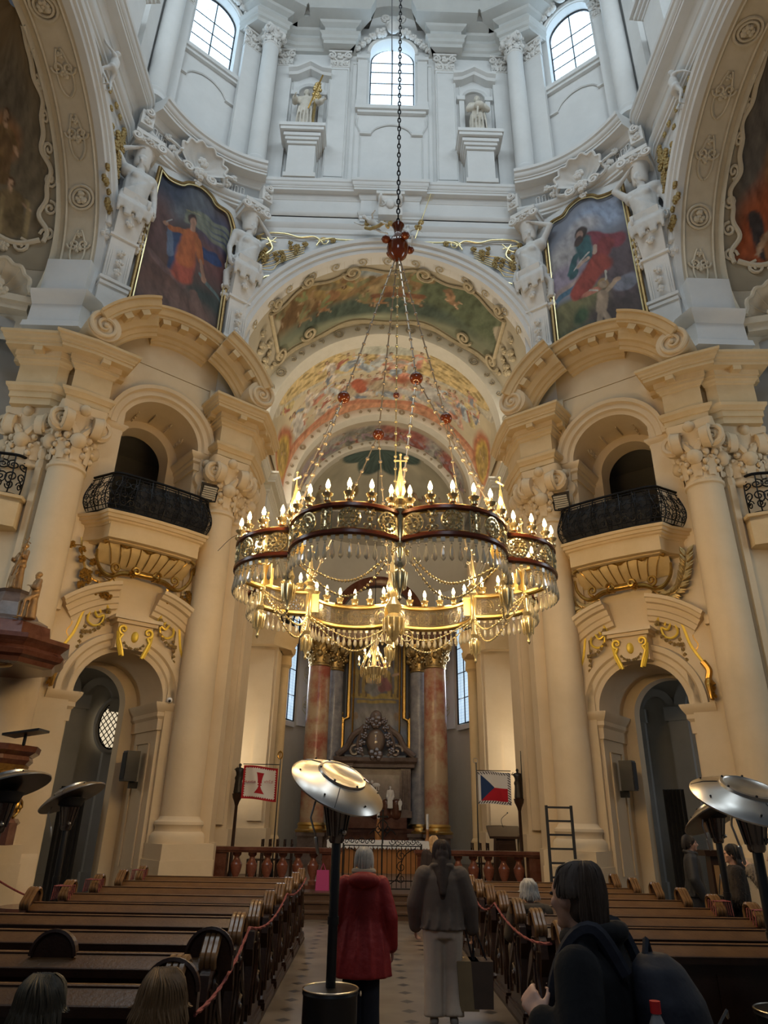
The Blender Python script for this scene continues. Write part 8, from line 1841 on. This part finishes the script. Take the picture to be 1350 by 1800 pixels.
def seated(loc,rz,h,label,hair,c,fur=0,yaw=0,z=0.0):
    t=thing('person',(loc[0],loc[1],z),label,'person',None,rz); J=joints(h,**SEAT); R=Rz(yaw)
    b_=body_mb(J,h,R,0.95,curl=0.6).build('body',SKIN,t,remesh=0.013,smoothit=1)
    k=h*0.133; hc=J['head']; q=lambda x,y,z_: hc+R@Vector((x*k,y*k,z_*k)); hm=mat('hair_%d_%d_%d'%tuple(int(v*200) for v in hair),hair,0.6,col2=tuple(v*1.5+0.01 for v in hair),ns=25,amt=0.8)
    mb=MB(); ell(mb,q(0,-0.09,0.13),(0.45*k,0.50*k,0.48*k),16,R,m=12); ell(mb,q(0,-0.2,-0.12),(0.40*k,0.37*k,0.40*k),12,R,m=8); hb=mb.build('hair',hm,b_,remesh=0.012,smoothit=1)
    mb=MB(); rnd=random.Random(int(loc[0]*100))
    for i in range(260):
        a=rnd.uniform(-2.4,2.4); x_=0.47*sin(a); e=rnd.uniform(-0.13,0.13); 
        tube(mb,catm([tuple(q(0.1*sin(a)+e,-0.1-0.12*cos(a),0.64)),tuple(q(x_*0.8,-0.1-0.42*cos(a)+e,0.44)),tuple(q(x_*1.05,-0.1-0.52*cos(a),0.05)),tuple(q(x_*1.05+e,-0.12-0.5*cos(a),-0.18-0.25*rnd.random() if abs(a)<1.5 else 0.0))],3),[0.01*k]+[0.018*k]*8+[0.004*k],4)
    mb.build('hair_strands',hm,hb)
    m_=mat('coat_%d_%d_%d'%tuple(int(v*500) for v in c),c,0.9,col2=tuple(v*1.4 for v in c),ns=10,amt=0.8)
    mb=MB(); loft(mb,[(0,0,0.25*h,0.12*h,0.10*h),(0,0,0.36*h,0.12*h,0.09*h),(0,0,0.48*h,0.135*h,0.085*h),(0,0,0.56*h,0.12*h,0.075*h),(0,0,0.60*h,0.05*h,0.05*h)],24)
    for s_ in 'lr': cap(mb,J[s_+'s'],J[s_+'e'],0.05*h,0.045*h,12); cap(mb,J[s_+'e'],J[s_+'e'].lerp(J[s_+'w'],0.9),0.045*h,0.035*h,12); cap(mb,J[s_+'h'],J[s_+'k'],0.075*h,0.055*h,12); cap(mb,J[s_+'k'],J[s_+'a'],0.055*h,0.04*h,10)
    if fur: tube(mb,[(0.075*h*cos(a),0.065*h*sin(a),0.585*h) for a in [i*pi/8 for i in range(17)]],0.035*h,8)
    cb=mb.build('clothes',m_,b_,remesh=0.015,smoothit=1)
    return t
seated((1.62,9.15),0.0,1.62,'white-haired person with fur collar seated in the right pews near the aisle',(0.52,0.49,0.44),(0.10,0.075,0.05),fur=1,z=0.10)
seated((2.3,9.15),0.9,1.72,'dark-haired person seated in the right pews beside the white-haired one',(0.03,0.02,0.015),(0.03,0.03,0.04),z=0.10)
seated((-1.17,3.6),0.1,1.68,'seated person with tousled blond hair at the bottom edge',(0.15,0.085,0.035),(0.02,0.02,0.025),z=0.03)
seated((-1.73,3.7),-0.1,1.66,'person with dark hair whose head shows at the bottom left corner',(0.045,0.035,0.02),(0.02,0.02,0.025),z=0.0)
for i,(x,lab) in enumerate(((-1.30,'pink bag standing by the communion rail at the left of the gate'),(1.05,'pink bag standing by the communion rail at the right of the gate'))):
    tb=thing('bag',(x,18.35,0.45),lab,'bag','pink bags'); mb=MB(); tbox(mb,(0,0),0.16,0.07,0,0.14,0.06,0.42); mb.build('body',mat('magenta_fabric',(0.50,0.06,0.22),0.7),tb,smooth=False); mb=MB(); tube(mb,[(-0.07,0,0.4),(0,0,0.56),(0.07,0,0.4)],0.01,4); mb.build('handle',mat('magenta_fabric',(0,0,0)),tb)
# bench carrying the two at the bottom edge
t=thing('pew',(0,2.55,0),'plain dark bench at the very bottom left under the two seated people','pew'); mb=MB(); box(mb,-2.6,-0.75,0.9,1.35,0.42,0.46); mb.build('seat',WOOD,t,smooth=False); mb=MB(); box(mb,-2.6,-0.75,0.75,0.8,0,0.85); mb.build('backrest',WOOD,t,smooth=False)

# ================================================================ PULPIT
PX,PY=-7.42,13.35
t=thing('pulpit_canopy',(PX,PY,4.45),'red marble octagonal pulpit canopy on the left column, crowned with two carved figures','canopy')
mb=MB(); lathe(mb,[(0.9,0.0),(1.05,0.02),(1.1,0.10),(1.2,0.14),(1.24,0.22),(1.16,0.30),(1.22,0.36),(1.30,0.42),(1.30,0.50),(0.9,0.52),(0.86,0.8),(0.80,0.82)],8); mb.build('cornice',REDM,t,smooth=False)
mb=MB(); lathe(mb,[(0.85,0.5),(0.8,0.85),(0.6,0.95),(0.4,1.25),(0.34,1.45),(0.40,1.5),(0.0,1.52)],8); mb.build('roof',GREYM,t,smooth=False)
mb=MB(); ell(mb,(0.2,-0.5,0.0),(0.35,0.2,0.06)); leafblob(mb,lambda u,o,z:(u,o,z),0.2,0,-0.7,0.2,7,1); mb.build('gilt_dove',OLDGOLD,t)
WF=mat('polychrome_wood',(0.24,0.14,0.07),0.45,0.3,col2=(0.42,0.25,0.09),ns=4,amt=0.7)
t1=statue('figurine',(PX+0.05,PY-0.1,5.98),2.6,1.0,'carved standing figure holding a diagonal cross, topmost on the pulpit canopy',m=WF,pose=dict(le=(-0.18,0.06,0.65),lw=(-0.22,0.18,0.66),re=(0.16,0.06,0.64),rw=(0.05,0.18,0.62)),vox=0.018,group='figures on the pulpit canopy')
mb=MB(); cap(mb,(-0.1,0.2,0.25),(-0.42,0.22,0.98),0.014,0.012,6); cap(mb,(-0.5,0.22,0.84),(-0.28,0.22,0.97),0.012,None,5); mb.build('cross',WF,t1)
t1=statue('figurine',(PX+0.72,PY-0.62,5.25),2.4,0.95,'carved bearded figure in gilt robes seated on the pulpit canopy edge',m=WF,pose=dict(pel=(0,0,0.40),le=(-0.17,0.06,0.62),lw=(-0.08,0.16,0.66),lk=(-0.1,0.2,0.36),la=(-0.09,0.2,0.05),rk=(0.1,0.2,0.36),ra=(0.09,0.2,0.05)),vox=0.018,beard=True,group='figures on the pulpit canopy')
t=thing('pulpit',(PX,PY,1.75),'carved and gilt pulpit body with red marble rim on the left column','pulpit')
mb=MB(); lathe(mb,[(0.15,-0.55),(0.3,-0.4),(0.65,-0.1),(0.85,0.0),(0.92,0.08),(0.88,0.16),(0.9,0.9),(0.95,1.0)],10); mb.build('body',mat('carved_gold_brown',(0.22,0.11,0.03),0.4,0.5,col2=(0.50,0.30,0.08),ns=7,amt=0.8),t,smooth=False)
mb=MB(); lathe(mb,[(0.93,1.0),(1.0,1.08),(0.98,1.15),(1.08,1.22),(1.1,1.32),(0.85,1.33)],10); lathe(mb,[(0.95,0.0),(1.0,0.05),(0.95,0.12)],10); mb.build('rim',REDM,t,smooth=False)
mb=MB()
for k in range(26):
    q=-1.9+2.2*(k%13)/13; zz=0.3+0.45*(k//13); c=(0.94*cos(q),0.94*sin(q))
    tube(mb,[(c[0]-sin(q)*a,c[1]+cos(q)*a,zz+b_) for a,b_ in spiral(0,0,0.16,pi/2*k,1.4,12)],0.025,5)
    ell(mb,(c[0],c[1],zz),0.06,6,m=5)
mb.build('gilt_scrolls',GOLD,t)
t=thing('book_rest',(PX+1.0,PY-0.35,3.08),'black slanted book rest on the pulpit rim','book rest'); mb=MB(); mb.add([(-0.3,-0.25,0.12),(0.3,-0.2,0.22),(0.3,0.25,0.22),(-0.3,0.25,0.12),(-0.3,-0.25,0.16),(0.3,-0.2,0.26),(0.3,0.25,0.26),(-0.3,0.25,0.16)],[(0,3,2,1),(4,5,6,7),(0,1,5,4),(1,2,6,5),(2,3,7,6),(3,0,4,7)]); mb.build('slab',BLK,t,smooth=False); mb=MB(); cap(mb,(0,0,0),(0,0,0.16),0.03,None,8); mb.build('post',BLK,t)
t=thing('carved_beam',(-6.6,12.9,1.5),'dark red stair beam end beneath the pulpit at the left edge','beam'); mb=MB(); box(mb,-0.7,0.2,-0.1,0.1,0,0.28); box(mb,0.2,0.35,-0.14,0.14,-0.03,0.31); mb.build('beam',REDM,t,smooth=False)

# ================================================================ SMALL FITTINGS
for s in (-1,1):
    P=BP(s); u=-0.98; c=Vector(P(u,-0.05,2.65))
    t=thing('loudspeaker',tuple(c),'black loudspeaker hung on the inner jamb of the %s archway'%SIDE[s],'loudspeaker','loudspeakers')
    Q=lambda uu,oo,z,P=P: tuple(Vector(P(u+uu,-0.05+oo,2.65+z))-c)
    mb=MB(); vs=[Q(a,b_,z) for z in (0.05,0.72) for a,b_ in ((0.05,-0.17),(0.35,-0.13),(0.35,0.13),(0.05,0.17))]; mb.add(vs,[(0,3,2,1),(4,5,6,7),(0,1,5,4),(1,2,6,5),(2,3,7,6),(3,0,4,7)]); mb.build('cabinet',BLK,t,smooth=False)
    mb=MB(); vs=[Q(a,b_,z) for z in (0.09,0.68) for a,b_ in ((0.35,-0.11),(0.37,-0.11),(0.37,0.11),(0.35,0.11))]; mb.add(vs,[(0,3,2,1),(4,5,6,7),(0,1,5,4),(1,2,6,5),(2,3,7,6),(3,0,4,7)]); mb.build('grille',BLKM,t,smooth=False)
    mb=MB(); vs=[Q(a,b_,z) for z in (-0.1,0.05) for a,b_ in ((-0.04,-0.04),(0.16,-0.04),(0.16,0.04),(-0.04,0.04))]; mb.add(vs,[(0,3,2,1),(4,5,6,7),(0,1,5,4),(1,2,6,5),(2,3,7,6),(3,0,4,7)]); mb.build('bracket',BLK,t,smooth=False)
    # panel moulding and stone band on the jamb
    mb=MB(); utube(mb,lambda a,b_,z,P=P:P(-1.05+0.012,a,z),[(-0.45,0.9),(-0.45,3.55),(0.28,3.55),(0.28,0.9)],0,0.03,4); struct(mb.build('trim_%s_jamb'%SIDE[s],OCH))
P=BP(-1)
t=thing('security_camera',P(-1.15,0.82,4.5),'small white dome security camera beside the left archway spring','camera'); mb=MB(); ell(mb,(0,0,0),0.07,10,m=8); mb.build('dome',WHITEC,t); mb=MB(); ell(mb,(0.02,-0.05,-0.02),0.035,8,m=6); mb.build('lens',BLK,t)
# round leaded window in the left chapel, tall dark curtain and door surround
W=lambda u,o,z:P(u-1.75,o-5.2,z+0.15)
W=lambda u,o,z:P(u-2.05,o-5.2,z)
mb=MB(); EA,EB,EZ=0.42,0.68,4.5
for sg in (-1,1):
    for k in range(-5,6):
        c=k*0.2; ins=[(t_,c+sg*t_*1.3) for t_ in [i*0.01-0.42 for i in range(85)] if (t_/EA)**2+((c+sg*t_*1.3)/EB)**2<1]
        if len(ins)>2: utube(mb,W,[(ins[0][0],EZ+ins[0][1]),(ins[-1][0],EZ+ins[-1][1])],0.06,0.014,4)
utube(mb,W,[(EA*cos(i*pi/16),EZ+EB*sin(i*pi/16)) for i in range(33)],0.05,0.03,6); fo=struct(mb.build('window_6',IRON))
mb=MB(); utube(mb,W,[((EA+0.08)*cos(i*pi/16),EZ+(EB+0.08)*sin(i*pi/16)) for i in range(33)],0.03,0.08,6); struct(mb.build('trim_oval_window',GRYP))
mb=MB(); upoly(mb,W,[(EA*cos(i*pi/16),EZ+EB*sin(i*pi/16)) for i in range(32)],0.0,0.02); mb.build('glass',mat('warm_bright_pane',(0.9,0.75,0.5),0.5,emit=(1.0,0.82,0.55),es=0.7),fo,smooth=False)
t=thing('curtain',P(0.3,-1.6,0),'black curtain hanging in the left archway','curtain'); mb=MB(); vs=[]; 
for z in (0.05,1.2,2.6): 
    for i in range(25): vs.append(tuple(Vector(P(-0.45+0.6*i/24,-1.75+0.05*sin(i*1.3),z))-Vector(P(0.3,-1.6,0))))
n0=len(vs); vs+=[(a,b_+0.03,c_) for a,b_,c_ in vs]; mb.add(vs,[(j*25+i,j*25+i+1,(j+1)*25+i+1,(j+1)*25+i) for j in (0,1,3,4) for i in range(24)]); mb.build('folds',BLKM,t)
P=BP(1); t=thing('curtain',P(0.1,-1.6,0),'black doorway curtain in the right archway behind the young man','curtain'); mb=MB(); vs=[]
for z in (0.05,1.2,2.8):
    for i in range(25): vs.append(tuple(Vector(P(-0.55+0.5*i/24,-1.75+0.05*sin(i*1.3),z))-Vector(P(0.1,-1.6,0))))
vs+=[(a,b_+0.03,c_) for a,b_,c_ in vs]; mb.add(vs,[(j*25+i,j*25+i+1,(j+1)*25+i+1,(j+1)*25+i) for j in (0,1,3,4) for i in range(24)]); mb.build('folds',BLKM,t)
# notice stand at the left and donation stand at the right
t=thing('notice_stand',(-5.05,9.7,0),'pale post with a brown notice board by the left pews','sign')
mb=MB(); cap(mb,(0,0,0),(0.02,0,1.3),0.03,None,8); cap(mb,(0.07,0,0),(0.07,0,1.28),0.018,None,8); mb.build('post',mat('pale_metal',(0.5,0.46,0.4),0.4,0.5),t); mb=MB(); box(mb,-0.11,0.11,-0.03,-0.01,1.28,1.72); mb.build('board',mat('brown_board',(0.10,0.07,0.03),0.6),t,smooth=False)
mb=MB(); 
for k in range(3): tube(mb,[(0.045*cos(q),-0.04,1.38+0.1*k+0.03*sin(q)) for q in [i*pi/6 for i in range(13)]],0.009,4)
mb.build('printed_marks',BLK,t)
t=thing('rope',(-5.0,9.8,0.9),'thin red rope drooping from the notice stand to the floor','rope'); mb=MB(); tube(mb,catm([(0,0,0.35),(0.25,0.5,0.1),(0.6,1.0,-0.1),(0.9,1.2,-0.05)],6),0.012,5); mb.build('cord',ROPE,t)
t=thing('donation_stand',(6.25,14.3,0),'dark wooden stand with an orange-brown panel behind the young man','stand')
mb=MB(); tbox(mb,(0,0),0.17,0.12,0,0.14,0.1,1.45); tbox(mb,(0,0),0.25,0.18,1.45,0.28,0.2,1.55); mb.build('body',WOOD,t,smooth=False); mb=MB(); box(mb,-0.11,0.11,-0.13,-0.12,0.7,1.3); mb.build('panel',mat('orange_wood',(0.32,0.17,0.06),0.5),t,smooth=False)
t=thing('flower_pot',(-5.9,13.2,0),'red-brown wide planter on the floor in the left archway','planter'); mb=MB(); lathe(mb,[(0.2,0),(0.3,0.45),(0.42,0.5),(0.42,0.56),(0.3,0.56)],20); mb.build('bowl',REDM,t)
